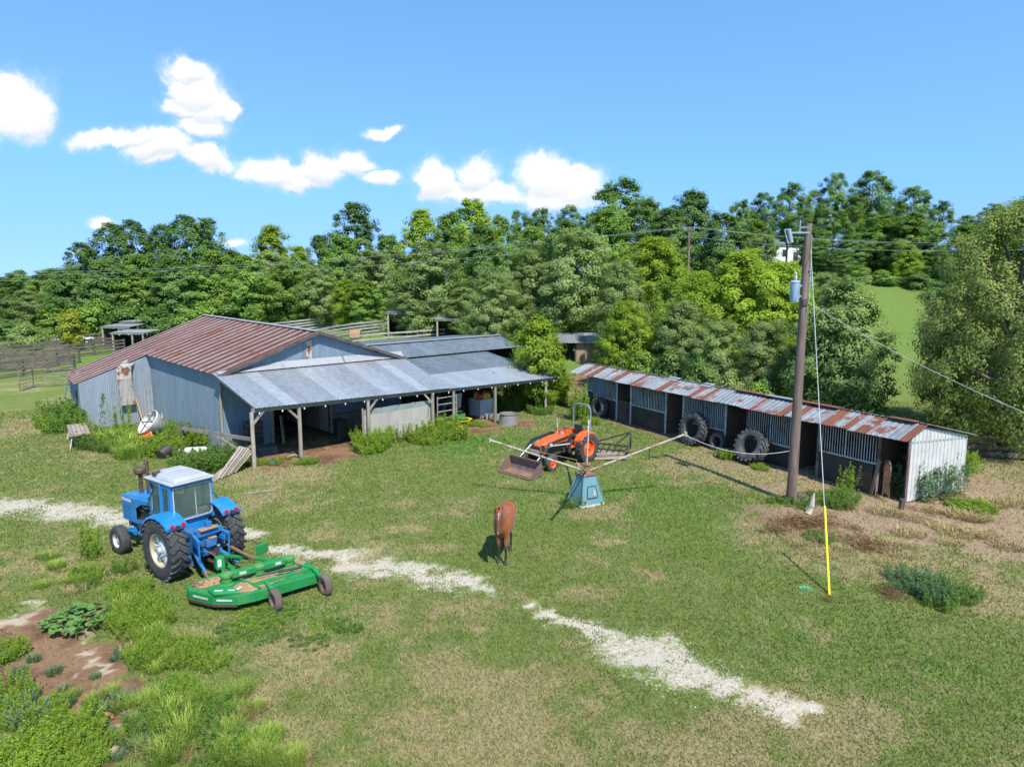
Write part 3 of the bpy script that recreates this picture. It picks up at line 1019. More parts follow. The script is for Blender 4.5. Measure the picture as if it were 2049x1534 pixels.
# peeled roof sheet hanging down the lean-to wall
sA, sB = s_at(234, 13.8, 2.6), s_at(262, 13.8, 2.6)
ps = empty('peeled_roof_sheet', BW((sA + sB) / 2, 13.6, 1.1), 0, 'bent rust streaked roof sheet hanging down over the lean-to wall', 'metal sheet')
prof = [(1.2, 15.4, 3.62), (0.55, 14.4, 3.48), (0.0, 13.75, 3.25), (-0.05, 13.66, 2.6), (0.05, 13.7, 1.9), (0.08, 13.72, 1.15)]
for nm, lo, hi, mt in (('sheet', 0, 5, M['rust_strip']),):
    mb = MB()
    for (p, q) in zip(prof[:-1], prof[1:]):
        mb.sheet(BW(sA + p[0], p[1], p[2]), BW(sB + p[0], p[1], p[2]), BW(sB + q[0], q[1], q[2]), BW(sA + q[0], q[1], q[2]), 3, 0.02, 0.008)
    mb.build('sheet', mt, ps, True)
mb = MB()
mb.path([BW(sB + p[0] + .02, p[1], p[2] + .02) for p in prof], 0.03, 6)
mb.build('folded_edge', M['flash'], ps, True)

# ------------------------------------------------------------------ porch
porch = empty('porch_roof', BW(5.4, 2.2, 0), 0, 'galvanized lean-to porch roof on timber posts along the barn gable', 'porch')
SP0, SP1 = 0.2, 10.75


def eave_z(s):
    return 2.69 - 0.39 * s / 14.2


n = 16
for i in range(n):
    a, b = SP0 + (SP1 - SP0) * i / n, SP0 + (SP1 - SP0) * (i + 1) / n
    mb = MB()
    mb.sheet(BW(a, -.12, eave_z(a) - .03), BW(b + .02, -.12, eave_z(b) - .03), BW(b + .02, 4.2, 3.70), BW(a, 4.2, 3.70), 3, 0.022, 0.006, kind='rib')
    mb.build('roof_sheet', M['galv_light'] if i in (2, 6, 10, 13) else M['galv'], porch, True)
for (a, b) in ((0.35, 3.6), (3.5, 7.0), (6.9, 10.75)):
    mb = MB()
    mb.add([BW(a, 3.9, 3.70), BW(b, 3.9, 3.70), BW(b, 4.12, 3.95 if a > 1 else 3.95), BW(a, 4.12, 3.95 if a > 1 else 3.74)], [(0, 1, 2, 3)])
    mb.add([BW(a, 4.12, 3.95 if a > 1 else 3.74), BW(b, 4.12, 3.95), BW(b, 4.16, 4.02), BW(a, 4.16, 4.02 if a > 1 else 3.78)], [(0, 1, 2, 3)])
    mb.build('flashing', M['flash'], porch, True)
mb = MB(); mb.bar(BW(0.1, .05, eave_z(0) - .14), BW(10.75, .05, eave_z(10.75) - .14), 0.06, 0.18); mb.build('eave_beam', M['wood'], porch, True)
mb = MB(); mb.bar(BW(0.3, .0, eave_z(0) - .08), BW(0.3, 4.2, 3.58), 0.05, 0.16); mb.build('rafter', M['wood'], porch, True)
for s in np.arange(1.5, 10.6, 1.5):
    mb = MB(); mb.bar(BW(s, 0.1, eave_z(s) - .1), BW(s, 4.15, 3.6), 0.05, 0.12); mb.build('rafter', M['wood'], porch, True)
PO = [(0.1, 0.05, M['wood_pale']), (s_at(601, 0.1, 1.0), 0.1, M['wood']), (s_at(738, 0.05, 1.0), 0.05, M['wood']), (s_at(866, 0.05, 1.0), 0.05, M['wood'])]
for (s, t, mt) in PO:
    mb = MB()
    z = eave_z(s) - 0.22
    mb.tube(BW(s, t, -0.1), BW(s, t, z), 0.095, 0.085, 10)
    mb.build('post', mt if s > 1 else M['wood_pale'], porch, True, smooth=True)
    for sg in ((1,) if s < .5 else (-1,) if s > 9 else (1,) if s > 5 else (-1,)):
        mb = MB(); mb.bar(BW(s, t, z - .55), BW(s + sg * .55, t, z + .02), 0.045, 0.10); mb.build('brace', M['wood'], porch, True)
# white panels closing the right part of the porch front
s3, s4 = PO[2][0], PO[3][0]
wp = empty('panel_wall', BW((s3 + s4) / 2, 0.22, 0), 0, 'low wall of stained white panels between two porch posts', 'wall')
sw0 = s_at(727, .22, 1.0)
ed = [sw0, sw0 + (s4 - sw0) * .36, sw0 + (s4 - sw0) * .70, s4 + .05]
for i in range(3):
    mb = MB(); mb.bar(BW(ed[i] + .006, .24, .82), BW(ed[i + 1] - .006, .24, .82), 0.03, 1.42); mb.build('panel', M['panel_white'], wp, True)
    mb = MB(); mb.bar(BW(ed[i], .25, 1.68), BW(ed[i + 1], .25, 1.66), 0.025, 0.28); mb.build('top_strip', M['panel_green'], wp, True)
mb = MB(); mb.bar(BW(sw0, .22, 0.0), BW(sw0, .22, 1.9), 0.06, 0.2); mb.build('end_board', M['wood'], wp, True)
mb = MB(); mb.tube(BW(ed[2] + 1.0, .19, .9), BW(ed[2] + 1.1, .19, 1.5), .015, n=6); mb.build('hook', M['iron'], wp, True)
# string of bulbs
sl_ = empty('string_light', BW(8, -.1, 2.3), 0, 'string of white bulbs along the barn porch eave', 'string light')
mb = MB()
cpts = []
bulb = MB()
bulb.lathe([(0.0, -.055), (.035, -.045), (.045, -.01), (.03, .03), (.018, .06), (0.0, .065)], axis='Z', n=10)
bulb_me = bulb.mesh('bulb', M['bulb'], smooth=True)
ss_ = np.linspace(0.4, 19.0, 19)
for i, s in enumerate(ss_):
    z = eave_z(s) - .22
    inst('bulb', bulb_me, sl_, BW(s, -.06, z - .05) - sl_.location, sc=.8)
    cpts.append(BW(s, -.06, z + .03))
    if i < len(ss_) - 1: cpts.append(BW((s + ss_[i + 1]) / 2, -.06, z - .01))
mb.path(cpts, .008, 5)
mb.build('cord', M['black'], sl_, True)

# ------------------------------------------------------------------ equipment shed right of the barn
eq = empty('equipment_shed', BW(15.5, 4, 0), 0, 'long low shed with dark metal roof and bright lower sheets beside the barn', 'shed')
SE0, SE1 = 10.8, 19.35
n = 13
for i in range(n):
    a, b = SE0 + (SE1 - SE0) * i / n, SE0 + (SE1 - SE0) * (i + 1) / n
    z0, z1 = eave_z(a) - .06, eave_z(b) - .06
    mid = 3.0 if i < n - 1 else 0.0
    tm = 2.6 + 0.25 * i / n
    k = (tm + .12) / 6.32
    za, zb = z0 + (3.28 - z0) * k, z1 + (3.28 - z1) * k
    if i < n - 2:
        mb = MB(); mb.sheet(BW(a, -.12, z0), BW(b + .02, -.12, z1), BW(b + .02, tm, zb), BW(a, tm, za), 3, 0.022, 0.006, kind='rib'); mb.build('roof_sheet', M['galv_light'], eq, True)
        mb = MB(); mb.sheet(BW(a, tm - .1, za - .035), BW(b + .02, tm - .1, zb - .035), BW(b + .02, 6.2, 3.27), BW(a, 6.2, 3.27), 3, 0.022, 0.006, kind='rib'); mb.build('roof_sheet', M['dark_roof'], eq, True)
    else:
        mb = MB(); mb.sheet(BW(a, -.12, z0), BW(b, -.12, z1), BW(b - .3 * (i == n - 1), 6.2, 3.27), BW(a, 6.2, 3.27), 3, 0.022, 0.006, kind='rib'); mb.build('roof_sheet', M['dark_roof'], eq, True)
mb = MB(); mb.bar(BW(10.8, .05, eave_z(10.8) - .16), BW(19.2, .05, eave_z(19.2) - .16), 0.06, 0.18); mb.build('eave_beam', M['wood'], eq, True)
for px in (908, 991, 1092):
    s = s_at(px, .05, 1.0)
    mb = MB(); mb.tube(BW(s, .05, -.1), BW(s, .05, eave_z(s) - .24), .09, .08, 10); mb.build('post', M['wood'], eq, True, smooth=True)
for (s, t) in ((15.6, 1.6), (18.6, 5.8), (14.9, 6.0), (12.4, 6.0)):
    mb = MB(); mb.tube(BW(s, t, -.1), BW(s, t, 2.4 + t * .13), .09, n=8); mb.build('post', M['wood'], eq, True)
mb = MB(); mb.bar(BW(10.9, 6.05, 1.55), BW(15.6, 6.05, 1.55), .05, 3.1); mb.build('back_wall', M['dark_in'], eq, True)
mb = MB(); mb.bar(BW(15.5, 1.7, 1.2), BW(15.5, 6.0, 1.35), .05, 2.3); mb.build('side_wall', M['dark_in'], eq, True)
# pipe gate between post and wall
gt = empty('pipe_gate', BW(11.3, .1, 0), 0, 'grey pipe gate under the shed eave next to the white panels', 'gate')
g0, g1 = s_at(876, .12, 1.0), s_at(914, .12, 1.0)
for z in (.35, .75, 1.12, 1.5, 1.85):
    mb = MB(); mb.tube(BW(g0, .14, z), BW(g1, .14, z), .03, n=8); mb.build('pipe', M['bar'], gt, True)
for s in (g0, g1):
    mb = MB(); mb.tube(BW(s, .14, .1), BW(s, .14, 1.95), .035, n=8); mb.build('upright', M['bar'], gt, True)

# gable wing behind
wing = empty('barn_wing', BW(17, 10, 0), 0, 'long dark roofed wing with a pale ridge strip behind the equipment shed', 'shed')
n = 14
for i in range(n):
    a, b = 10.9 + 11.4 * i / n, 10.9 + 11.4 * (i + 1) / n
    mb = MB(); mb.sheet(BW(a, 6.0, 3.36), BW(b + .02, 6.0, 3.36), BW(b + .02, 8.35, 4.02), BW(a, 8.35, 4.02), 3, .022, .006, kind='rib'); mb.build('roof_sheet', M['dark_roof'], wing, True)
    mb = MB(); mb.sheet(BW(a, 13.6, 3.72), BW(b + .02, 13.6, 3.72), BW(b + .02, 8.35, 4.02), BW(a, 8.35, 4.02), 3, .022, .006, kind='rib'); mb.build('roof_sheet', M['dark_roof'], wing, True)
mb = MB(); mb.bar(BW(10.9, 8.35, 4.07), BW(22.35, 8.35, 4.07), .42, .03); mb.build('ridge_strip', M['galv_light'], wing, True)
for (s, t) in ((22, 6.3), (22, 13.3), (17, 13.3), (12, 13.3)):
    mb = MB(); mb.tube(BW(s, t, -.1), BW(s, t, 3.4), .09, n=8); mb.build('post', M['wood'], wing, True)
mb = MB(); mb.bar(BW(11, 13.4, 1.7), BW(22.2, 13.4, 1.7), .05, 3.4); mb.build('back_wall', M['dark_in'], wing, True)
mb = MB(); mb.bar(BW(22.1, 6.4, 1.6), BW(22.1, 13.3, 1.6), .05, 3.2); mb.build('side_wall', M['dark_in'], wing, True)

# ------------------------------------------------------------------ tan board shed at the back
bx = empty('board_shed', (7.0, 64, 0), 0, 'low tan board shed with flat metal roof among the trees', 'shed')
for i in range(4):
    x0 = 5.85 + i * .8
    mb = MB(); mb.box((x0 + .39, 62.8, 1.2), (.77, .06, 2.4)); mb.build('wall_panel', M['wood_tan'], bx, True)
mb = MB(); mb.box((4.7, 65.5, 1.2), (2.2, .06, 2.4)); mb.build('inner_wall', M['dark_in'], bx, True)
mb = MB(); mb.box((9.1, 64.6, 1.2), (.06, 3.7, 2.4)); mb.build('side_wall', M['dark_in'], bx, True)
for x in (3.7, 5.8):
    mb = MB(); mb.box((x, 62.8, 1.15), (.14, .14, 2.3)); mb.build('post', M['wood_dark'], bx, True)
for i in range(7):
    a, b = 3.2 + i * .92, 3.2 + (i + 1) * .92
    mb = MB(); mb.sheet((a, 62.3, 2.38), (b + .02, 62.3, 2.38), (b + .02, 67, 2.95), (a, 67, 2.95), 3, .025, .006, kind='rib'); mb.build('roof_sheet', M['galv'] if i % 3 else M['dark_roof'], bx, True)

# ------------------------------------------------------------------ stable row
SO = Vector((4.55, 41.9, 0))
SA = Vector((0.4838, -0.8752, 0))
SB = Vector((0.8752, 0.4838, 0))
SL = 20.2


def SW(s, t, z):
    p = SO + SA * s + SB * t
    return Vector((p.x, p.y, z))


def ssx(px, t=0.0, z=1.2):
    return s_at(px, t, z, SO, SA, SB)


ST = empty('horse_stable', SW(10, 1.8, 0), 0, 'long low open fronted horse stable with barred stalls and rust streaked roof', 'stable')
rs = random.Random(8)
n = 28
rusty = {1, 2, 5, 7, 10, 13, 14, 18, 20, 21, 23, 24, 25, 27}
for i in range(n):
    a, b = -1.0 + (SL + 1.15) * i / n, -1.0 + (SL + 1.15) * (i + 1) / n
    jit = rs.uniform(-.10, .10)
    dz = rs.uniform(-.012, .012)
    # one sheet: part bare, part rusted, as they were patched together
    w = rs.uniform(.35, .65) if i in rusty else 1.0
    for (p, q, mt) in ((a, a + (b - a) * w, M['stable_roof']), (a + (b - a) * w, b, M['stable_rust'])):
        if q - p < .05: continue
        mb = MB()
        mb.sheet(SW(p, -.55 + jit, 2.36 + dz), SW(q + .01, -.55 + jit, 2.36 + dz), SW(q + .01, .72, 2.86 + dz), SW(p, .72, 2.86 + dz), 2 if q - p < .5 else 3, .022, .006, kind='rib')
        mb.build('roof_sheet', mt, ST, True)
    mb = MB()
    mb.sheet(SW(a, .62, 2.88 + dz), SW(b + .01, .62, 2.88 + dz), SW(b + .01, 4.0, 2.10 + dz), SW(a, 4.0, 2.10 + dz), 3, .022, .006, kind='rib')
    mb.build('roof_sheet', M['stable_back'], ST, True)
for (p, q) in ((ssx(1338, .7, 2.9), ssx(1360, .7, 2.9)), (ssx(1405, .6, 2.9), ssx(1425, .6, 2.9))):
    mb = MB(); mb.add([SW(p, .45, 2.80), SW(q, .45, 2.80), SW(q, .85, 2.93), SW(p, .85, 2.93)], [(0, 1, 2, 3)]); mb.build('ridge_patch', M['galv_light'], ST, True)
for (x0, x1, mt) in ((1475, 1535, 'stable_rust'), (1535, 1600, 'galv_light'), (1600, 1680, 'stable_rust'), (1780, 1835, 'stable_rust')):
    p, q = ssx(x0, .6, 2.9), ssx(x1, .6, 2.9)
    mb = MB(); mb.bar(SW(p, .62, 2.905), SW(q, .62, 2.905), .34, .02); mb.build('ridge_patch', M[mt], ST, True)
# back wall, partitions, white end wall
for i in range(10):
    a, b = SL * i / 10, SL * (i + 1) / 10
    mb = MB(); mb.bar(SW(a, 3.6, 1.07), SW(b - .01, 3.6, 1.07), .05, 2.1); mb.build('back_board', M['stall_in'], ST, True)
wall_sheets(ST, SW(SL, 0.02, 0), SW(SL, .72, 0), 0.03, 0.03, 2.38, 2.72, 0.7, M['white'], 'end_sheet', 3, .03, 'rib')
wall_sheets(ST, SW(SL, .72, 0), SW(SL, 3.6, 0), 0.03, 0.05, 2.72, 2.12, 0.72, M['white'], 'end_sheet', 3, .03, 'rib')
mb = MB(); mb.add([SW(SL - .01, .05, 2.3), SW(SL - .01, 3.6, 2.1), SW(SL + .02, 3.6, 2.0), SW(SL + .02, .05, 2.2)], [(0, 1, 2, 3)]); mb.build('top_trim', M['panel_green'], ST, True)
mb = MB(); mb.bar(SW(0, 0, 2.32), SW(SL, 0, 2.32), .08, .10); mb.build('head_rail', M['rusty_post'], ST, True)
posts = [1175, 1234, 1262, 1332, 1367, 1451, 1495, 1587, 1637, 1757, 1816]
for px in posts:
    s = min(max(ssx(px), 0.02), SL - .03)
    mb = MB(); mb.bar(SW(s, 0, -.05), SW(s, 0, 2.34), .085, .085, up=(1, 0, 0)); mb.build('post', M['stall_bar'] if px < 1480 else M['rusty_post'], ST, True)
for px in (1175, 1235, 1333, 1452, 1588, 1758):
    s = max(.05, ssx(px) - .05)
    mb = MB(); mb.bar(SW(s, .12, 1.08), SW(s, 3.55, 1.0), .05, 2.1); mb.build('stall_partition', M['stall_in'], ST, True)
bar_mb = MB(); bar_mb.tube((0, 0, 0), (0, 0, 1), .017, n=6)
bar_me = bar_mb.mesh('bar', M['stall_bar'])
bars = [(1176, 1186, 1.35, 2.28), (1213, 1233, 1.12, 2.28), (1264, 1297, 1.12, 2.28), (1298, 1331, 1.12, 2.28), (1369, 1409, .95, 2.28), (1410, 1450, .95, 2.28),
        (1498, 1540, .95, 2.28), (1541, 1584, .95, 2.28), (1640, 1690, 1.15, 2.28), (1691, 1756, 1.15, 2.28)]
for (x0, x1, z0, z1) in bars:
    s0, s1 = max(ssx(x0), .06), ssx(x1)
    k = max(2, round((s1 - s0) / 0.115))
    for i in range(k + 1):
        o = inst('bar', bar_me, ST, SW(s0 + (s1 - s0) * i / k, 0, z0) - ST.location, sc=(1, 1, z1 - z0))
    mb = MB(); mb.bar(SW(s0 - .03, 0, z0), SW(s1 + .03, 0, z0), .04, .05); mb.build('bar_rail', M['stall_bar'], ST, True)
for (x0, x1, z1, mt) in ((1176, 1233, 1.32, 'black'), (1263, 1331, 1.10, 'black'), (1369, 1450, .92, 'black'), (1497, 1586, .92, 'black'), (1640, 1700, 1.12, 'black'), (1700, 1757, 1.12, 'black')):
    s0, s1 = max(ssx(x0), .06), ssx(x1)
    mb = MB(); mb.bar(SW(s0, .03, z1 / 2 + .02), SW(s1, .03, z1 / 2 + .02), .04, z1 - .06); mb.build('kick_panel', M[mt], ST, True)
wall_sheets(ST, SW(ssx(1187), -.02, 0), SW(ssx(1212), -.02, 0), 1.05, 1.05, 2.3, 2.3, .8, M['wall'], 'blue_sheet', 3, .03, 'rib')
# slatted stall gate
s0, s1 = ssx(1236), ssx(1260)
gate = MB()
for i in range(11):
    gz_ = .12 + i * .105
    mb = MB(); mb.bar(SW(s0, -.03, gz_), SW(s1, -.03, gz_), .02, .035); mb.build('gate_slat', M['rusty_post'], ST, True)
# mesh gate leaning open in the last stall
s0 = ssx(1772)
mg = empty('wire_gate', SW(s0, -.25, 0), 0, 'rusty round topped mesh gate standing open in the last stall', 'gate')
for k in range(6):
    u = k / 5
    zt = 1.42 - .25 * abs(u - .5) ** 2 * 4
    mb = MB(); mb.tube(SW(s0 + .05 + u * .42, -.12 - u * .3, .2), SW(s0 + .05 + u * .42, -.12 - u * .3, zt), .012, n=5); mb.build('wire', M['rust'], mg, True)
for k in range(11):
    z = .22 + k * .115
    mb = MB(); mb.tube(SW(s0 + .05, -.12, z), SW(s0 + .47, -.42, z), .012, n=5); mb.build('wire', M['rust'], mg, True)
mb = MB(); mb.path([SW(s0 + .03, -.1, .1), SW(s0 + .03, -.1, 1.2), SW(s0 + .12, -.17, 1.42), SW(s0 + .26, -.27, 1.48), SW(s0 + .4, -.37, 1.42), SW(s0 + .49, -.44, 1.2), SW(s0 + .49, -.44, .1)], .022, 6); mb.build('gate_frame', M['rust'], mg, True)
s2 = ssx(1752, -.15)
mb = MB(); mb.bar(SW(s2 - .1, -.16, -.03), SW(s2 + .12, -.1, 1.35), .16, .05, up=(1, 0, 0)); tag(mb.build('leaning_board', M['wood_tan']), 'brown board leaning against the stable front beside the mesh gate', 'board')
sA2, sB2 = ssx(1690, -.06), ssx(1748, -.06)
mb = MB(); mb.prism([SW(sA2, -.08, .02), SW(sB2, -.08, .02), SW(sB2, -.08, 1.08)], SB * .02); tag(mb.build('grey_triangle_panel', M['iron']), 'grey triangular sheet lying against the last black stall panel', 'panel')


# ------------------------------------------------------------------ tyres
def tyre(mb, Rr, rim, w, lugs=22, lh=0.04, lw=None, n=40, m=0):
    hw = w / 2
    b = Rr - lh
    mid = (rim + b) / 2
    prof = [(rim, -hw * .72), (rim + .02, -hw * .86), (mid, -hw * 1.0), (b - (b - rim) * .16, -hw * .97), (b, -hw * .80), (b + lh * .12, 0), (b, hw * .80),
            (b - (b - rim) * .16, hw * .97), (mid, hw * 1.0), (rim + .02, hw * .86), (rim, hw * .72), (rim - .012, 0)]
    mb.lathe(prof, axis='Y', n=n, m=m, closed=True)
    lw = lw or 2 * math.pi * Rr / lugs * .36
    for k in range(lugs):
        for sg in (-1, 1):
            a0 = 2 * math.pi * (k + (0.5 if sg > 0 else 0)) / lugs
            pts = []
            for (yy, da, rr) in ((-.03, 0.0, Rr - lh * .45), (.55, .20, Rr - lh * .5), (1.02, .30, Rr - lh * 1.15)):
                a = a0 + da * 22 / lugs * .9
                pts.append(Vector((rr * math.cos(a), sg * yy * hw, rr * math.sin(a))))
            for p, q in zip(pts[:-1], pts[1:]):
                c = (p + q) / 2
                mb.bar(p, q, lw, lh * 1.25, up=(c.x, 0, c.z), m=m)
    return mb


def loose_tyre(px, py, Rr, rim, w, label, lugs=20, lean=14, mt='old_rubber', off=0.0):
    p = G(px, py)
    o = tyre(MB(), Rr, rim, w, lugs, .05).build('tractor_tyre', M[mt], smooth=True)
    ang = math.atan2(SA.y, SA.x)
    # axis Y points away from the stable front; lean the top against the wall
    o.rotation_euler = (Matrix.Rotation(ang, 4, 'Z') @ Matrix.Rotation(R(-lean), 4, 'X')).to_euler()
    o.location = (p.x, p.y, Rr * math.cos(R(lean)) + w / 2 * math.sin(R(lean)) - .04)
    return tag(o, label, 'tyre', 'old tyres along the stable')


def st_tyre(px, Rr, rim, w, label, lean, lugs=20, t=None):
    tt = -(w / 2 + Rr * math.sin(R(lean)) + .10) if t is None else t
    s = s_at(px, tt, Rr, SO, SA, SB)
    o = tyre(MB(), Rr, rim, w, lugs, .05).build('tractor_tyre', M['old_rubber'], smooth=True)
    ang = math.atan2(SA.y, SA.x)
    o.rotation_euler = (Matrix.Rotation(ang, 4, 'Z') @ Matrix.Rotation(R(-lean), 4, 'X')).to_euler()
    p = SW(s, tt, 0)
    o.location = (p.x, p.y, Rr * math.cos(R(lean)) + w / 2 * math.sin(R(lean)) - .03)
    return tag(o, label, 'tyre', 'old tyres along the stable')


st_tyre(1199, .60, .31, .40, 'old tyre leaning on the stable below the blue sheet', 8)
st_tyre(1388, .82, .46, .46, 'large weathered tractor tyre leaning on the stable, with a smaller tyre beside it', 10, 22)
st_tyre(1437, .46, .25, .28, 'small old tyre between two large ones at the stable', 6, 24)
st_tyre(1503, .78, .43, .48, 'large tyre at the stable with weeds growing around it', 26, 20)

# ------------------------------------------------------------------ utility pole, transformer, guy wire, lines
pole_m = mat('creosoted_pole', (0.115, 0.070, 0.052), (0.185, 0.130, 0.105), 1.2, 0.85, bump=0.5, bscale=14, stretch=(4, 4, 0.35), dirt=(0.28, 0.23, 0.20), dirt_amt=.5, dscale=2.5)
steel = mat('galvanized_steel', (0.42, 0.46, 0.50), (0.34, 0.38, 0.43), 2, .4, .5)
tr_m = mat('transformer_paint', (0.30, 0.40, 0.50), (0.25, 0.34, 0.44), 2, .4)
wire_m = mat('line_wire', (0.40, 0.42, 0.42), (0.33, 0.35, 0.35), 1, .5)
PB = G(1583, 1003)
PT = AT(1618, 447, PB.y)
pole = empty('utility_pole', PB, 0, 'tall brown wooden utility pole standing before the stable', 'utility pole')
mb = MB()
mb.path([PB + Vector((0, 0, -.3)), PB.lerp(PT, .35), PB.lerp(PT, .7), PT], [.185, .165, .14, .118], 14)
mb.build('shaft', pole_m, pole, True, smooth=True)
PX = (PT - PB).normalized()


def onpole(y, dx=0.0, dyy=0.0):
    p = AT(1600, y, PB.y)
    q = PB.lerp(PT, (p.z - PB.z) / (PT.z - PB.z))
    return q + Vector((dx, dyy, 0))


q = onpole(578)
mb = MB()
c = q + Vector((-.36, -.06, -.08))
mb.lathe([(0, -.38), (.14, -.38), (.155, -.35), (.155, .29), (.17, .30), (.17, .33), (.13, .37), (0, .38)], c, 'Z', 20)
tf = mb.build('transformer', tr_m, pole, True, smooth=True)
mb = MB()
mb.lathe([(.05, .36), (.045, .45), (.06, .47), (.04, .50), (.06, .53), (.035, .56), (.055, .60), (.02, .64), (.02, .70)], c + Vector((.0, -.02, 0)), 'Z', 10)
mb.build('bushing', steel, tf, True)
mb = MB()
mb.bar(onpole(568, -.05), c + Vector((.1, 0, .12)), .08, .05)
mb.bar(onpole(590, -.05), c + Vector((.1, 0, -.22)), .08, .05)
mb.build('bracket', steel, pole, True)
mb = MB()
a1 = onpole(466)
mb.bar(a1 + Vector((.0, -.1, 0)), a1 + Vector((-.75, -.1, 0)), .05, .05)
mb.bar(a1 + Vector((0, -.1, .18)), a1 + Vector((-.35, -.1, .18)), .03, .03)
mb.bar(a1 + Vector((-.33, -.1, -.02)), a1 + Vector((-.33, -.1, .42)), .03, .03)
mb.build('standoff_arm', steel, pole, True)
mb = MB()
mb.tube(a1 + Vector((-.72, -.12, .12)), a1 + Vector((-.60, -.12, -.34)), .075, n=10)
mb.bar(a1 + Vector((-.86, -.12, .10)), a1 + Vector((-.72, -.12, -.36)), .025)
mb.bar(a1 + Vector((-.86, -.12, .10)), a1 + Vector((-.66, -.12, .12)), .03)
mb.build('fuse_cutout', steel, pole, True, smooth=True)
for yy in (540, 600, 607, 617):
    p = onpole(yy, .06, -.16)
    mb = MB(); mb.bar(p, p + Vector((.05, -.04, .02)), .03, .05); mb.build('pole_step', steel, pole, True)
p = onpole(604, -.02, -.16)
mb = MB(); mb.box(p, (.16, .06, .2)); mb.build('tag_plate', M['iron'], pole, True)
# guy wire with yellow guard
gw = G(1660, 1192)
guy = empty('guy_wire', gw, 0, 'steel guy wire with a yellow plastic guard anchored in the grass', 'guy wire')
top = onpole(500, .1, -.08)
mb = MB(); mb.path([gw + Vector((0, 0, -.1)), top], .011, 6); mb.build('wire', wire_m, guy, True)
gtop = gw.lerp(top, .0)
lo_, hi_ = 0.0, 1.0
for _ in range(30):
    mid = (lo_ + hi_) / 2
    p = gw.lerp(top, mid)
    fw = p.y * math.cos(CAM_P) - (p.z - CAM_H) * math.sin(CAM_P)
    upv = p.y * math.sin(CAM_P) + (p.z - CAM_H) * math.cos(CAM_P)
    yv = 767 - FPX * upv / fw
    if yv > 1012: lo_ = mid
    else: hi_ = mid
yel = mat('yellow_plastic', (0.80, 0.62, 0.02), (0.72, 0.54, 0.02), 2, .4)
mb = MB(); mb.path([gw + Vector((0, 0, -.05)), gw.lerp(top, lo_)], .030, 8); mb.build('guard', yel, guy, True, smooth=True)


def cable(name, p, q, sag, r, label, n=14, mt=wire_m):
    mb = MB()
    p, q = Vector(p), Vector(q)
    mb.path([p.lerp(q, i / n) - Vector((0, 0, sag * 4 * (i / n) * (1 - i / n))) for i in range(n + 1)], r, 5)
    return tag(mb.build(name, mt), label, 'cable')


cable('service_cable', onpole(604, .12), AT(2140, 862, 19.0), .22, .009, 'thin service cable running down from the pole past the oak')
cable('drop_cable', onpole(470, .1, -.1), onpole(600, .14, -.12), -.0, .012, 'thin cable running down the upper part of the pole')
# distant line: pole in the trees and three wires
DP = AT(1379, 545, 70)
mb = MB()
dpole = empty('distant_pole', (DP.x, DP.y, float(terrain(DP.x, DP.y))), 0, 'distant power pole with short cross arm rising among the trees', 'utility pole')
DT = AT(1379, 455, 70)
mb.path([(DP.x, DP.y, float(terrain(DP.x, DP.y)) - .2), DT], [.15, .11], 8); mb.build('shaft', pole_m, dpole, True, smooth=True)
mb = MB(); mb.bar(DT + Vector((-.5, -.12, -.25)), DT + Vector((.5, -.12, -.25)), .08, .1); mb.build('cross_arm', pole_m, dpole, True)
for dx in (-.45, .45, .0):
    mb = MB(); mb.tube(DT + Vector((dx, -.12, -.2)), DT + Vector((dx, -.12, .05)), .045, n=6); mb.build('insulator', steel, dpole, True)
for k, (ly, off, ry) in enumerate(((540, Vector((-.45, -.12, .05)), 468), (546, Vector((.45, -.12, .05)), 474), (556, Vector((0, -.12, -.9)), 482))):
    cable('power_line', DT + off, AT(-120, ly + 6, 88), 1.2, .011, 'power line wire crossing in front of the wood west of the distant pole')['group'] = 'power line wires'
    cable('power_line', DT + off, AT(2200, ry + 12, 62), .8, .011, 'power line wire crossing behind the near pole east of the distant pole')['group'] = 'power line wires east'

# ------------------------------------------------------------------ horse walker
WB = G(1172, 1004)
hw = empty('horse_walker', WB, 0, 'teal pyramid based horse walker with four rusty white arms', 'horse walker')
teal = mat('faded_teal_paint', (0.085, 0.205, 0.225), (0.12, 0.26, 0.275), 2.0, .55, dirt=(0.20, 0.20, 0.18), dirt_amt=.45, dscale=2.2)
pipe_m = metal_sheet('chipped_white_pipe', (0.46, 0.41, 0.31), (0.38, 0.33, 0.25), (0.22, 0.11, 0.06), .9, .50, .60, 4.0, .05, .6)
bw, tw, bh = .47, .24, 1.06
rot = R(28)
ring = lambda h, z, r=rot: [Vector((WB.x + h * math.cos(r + R(45) + k * math.pi / 2) * 1.414, WB.y + h * math.sin(r + R(45) + k * math.pi / 2) * 1.414, z)) for k in range(4)]
mb = MB(); mb.add(ring(bw + .08, .0) + ring(bw + .08, .05), [(0, 1, 5, 4), (1, 2, 6, 5), (2, 3, 7, 6), (3, 0, 4, 7), (4, 5, 6, 7)]); mb.build('base_slab', M['white'], hw, True)
lo, hi = ring(bw, .06), ring(tw, bh)
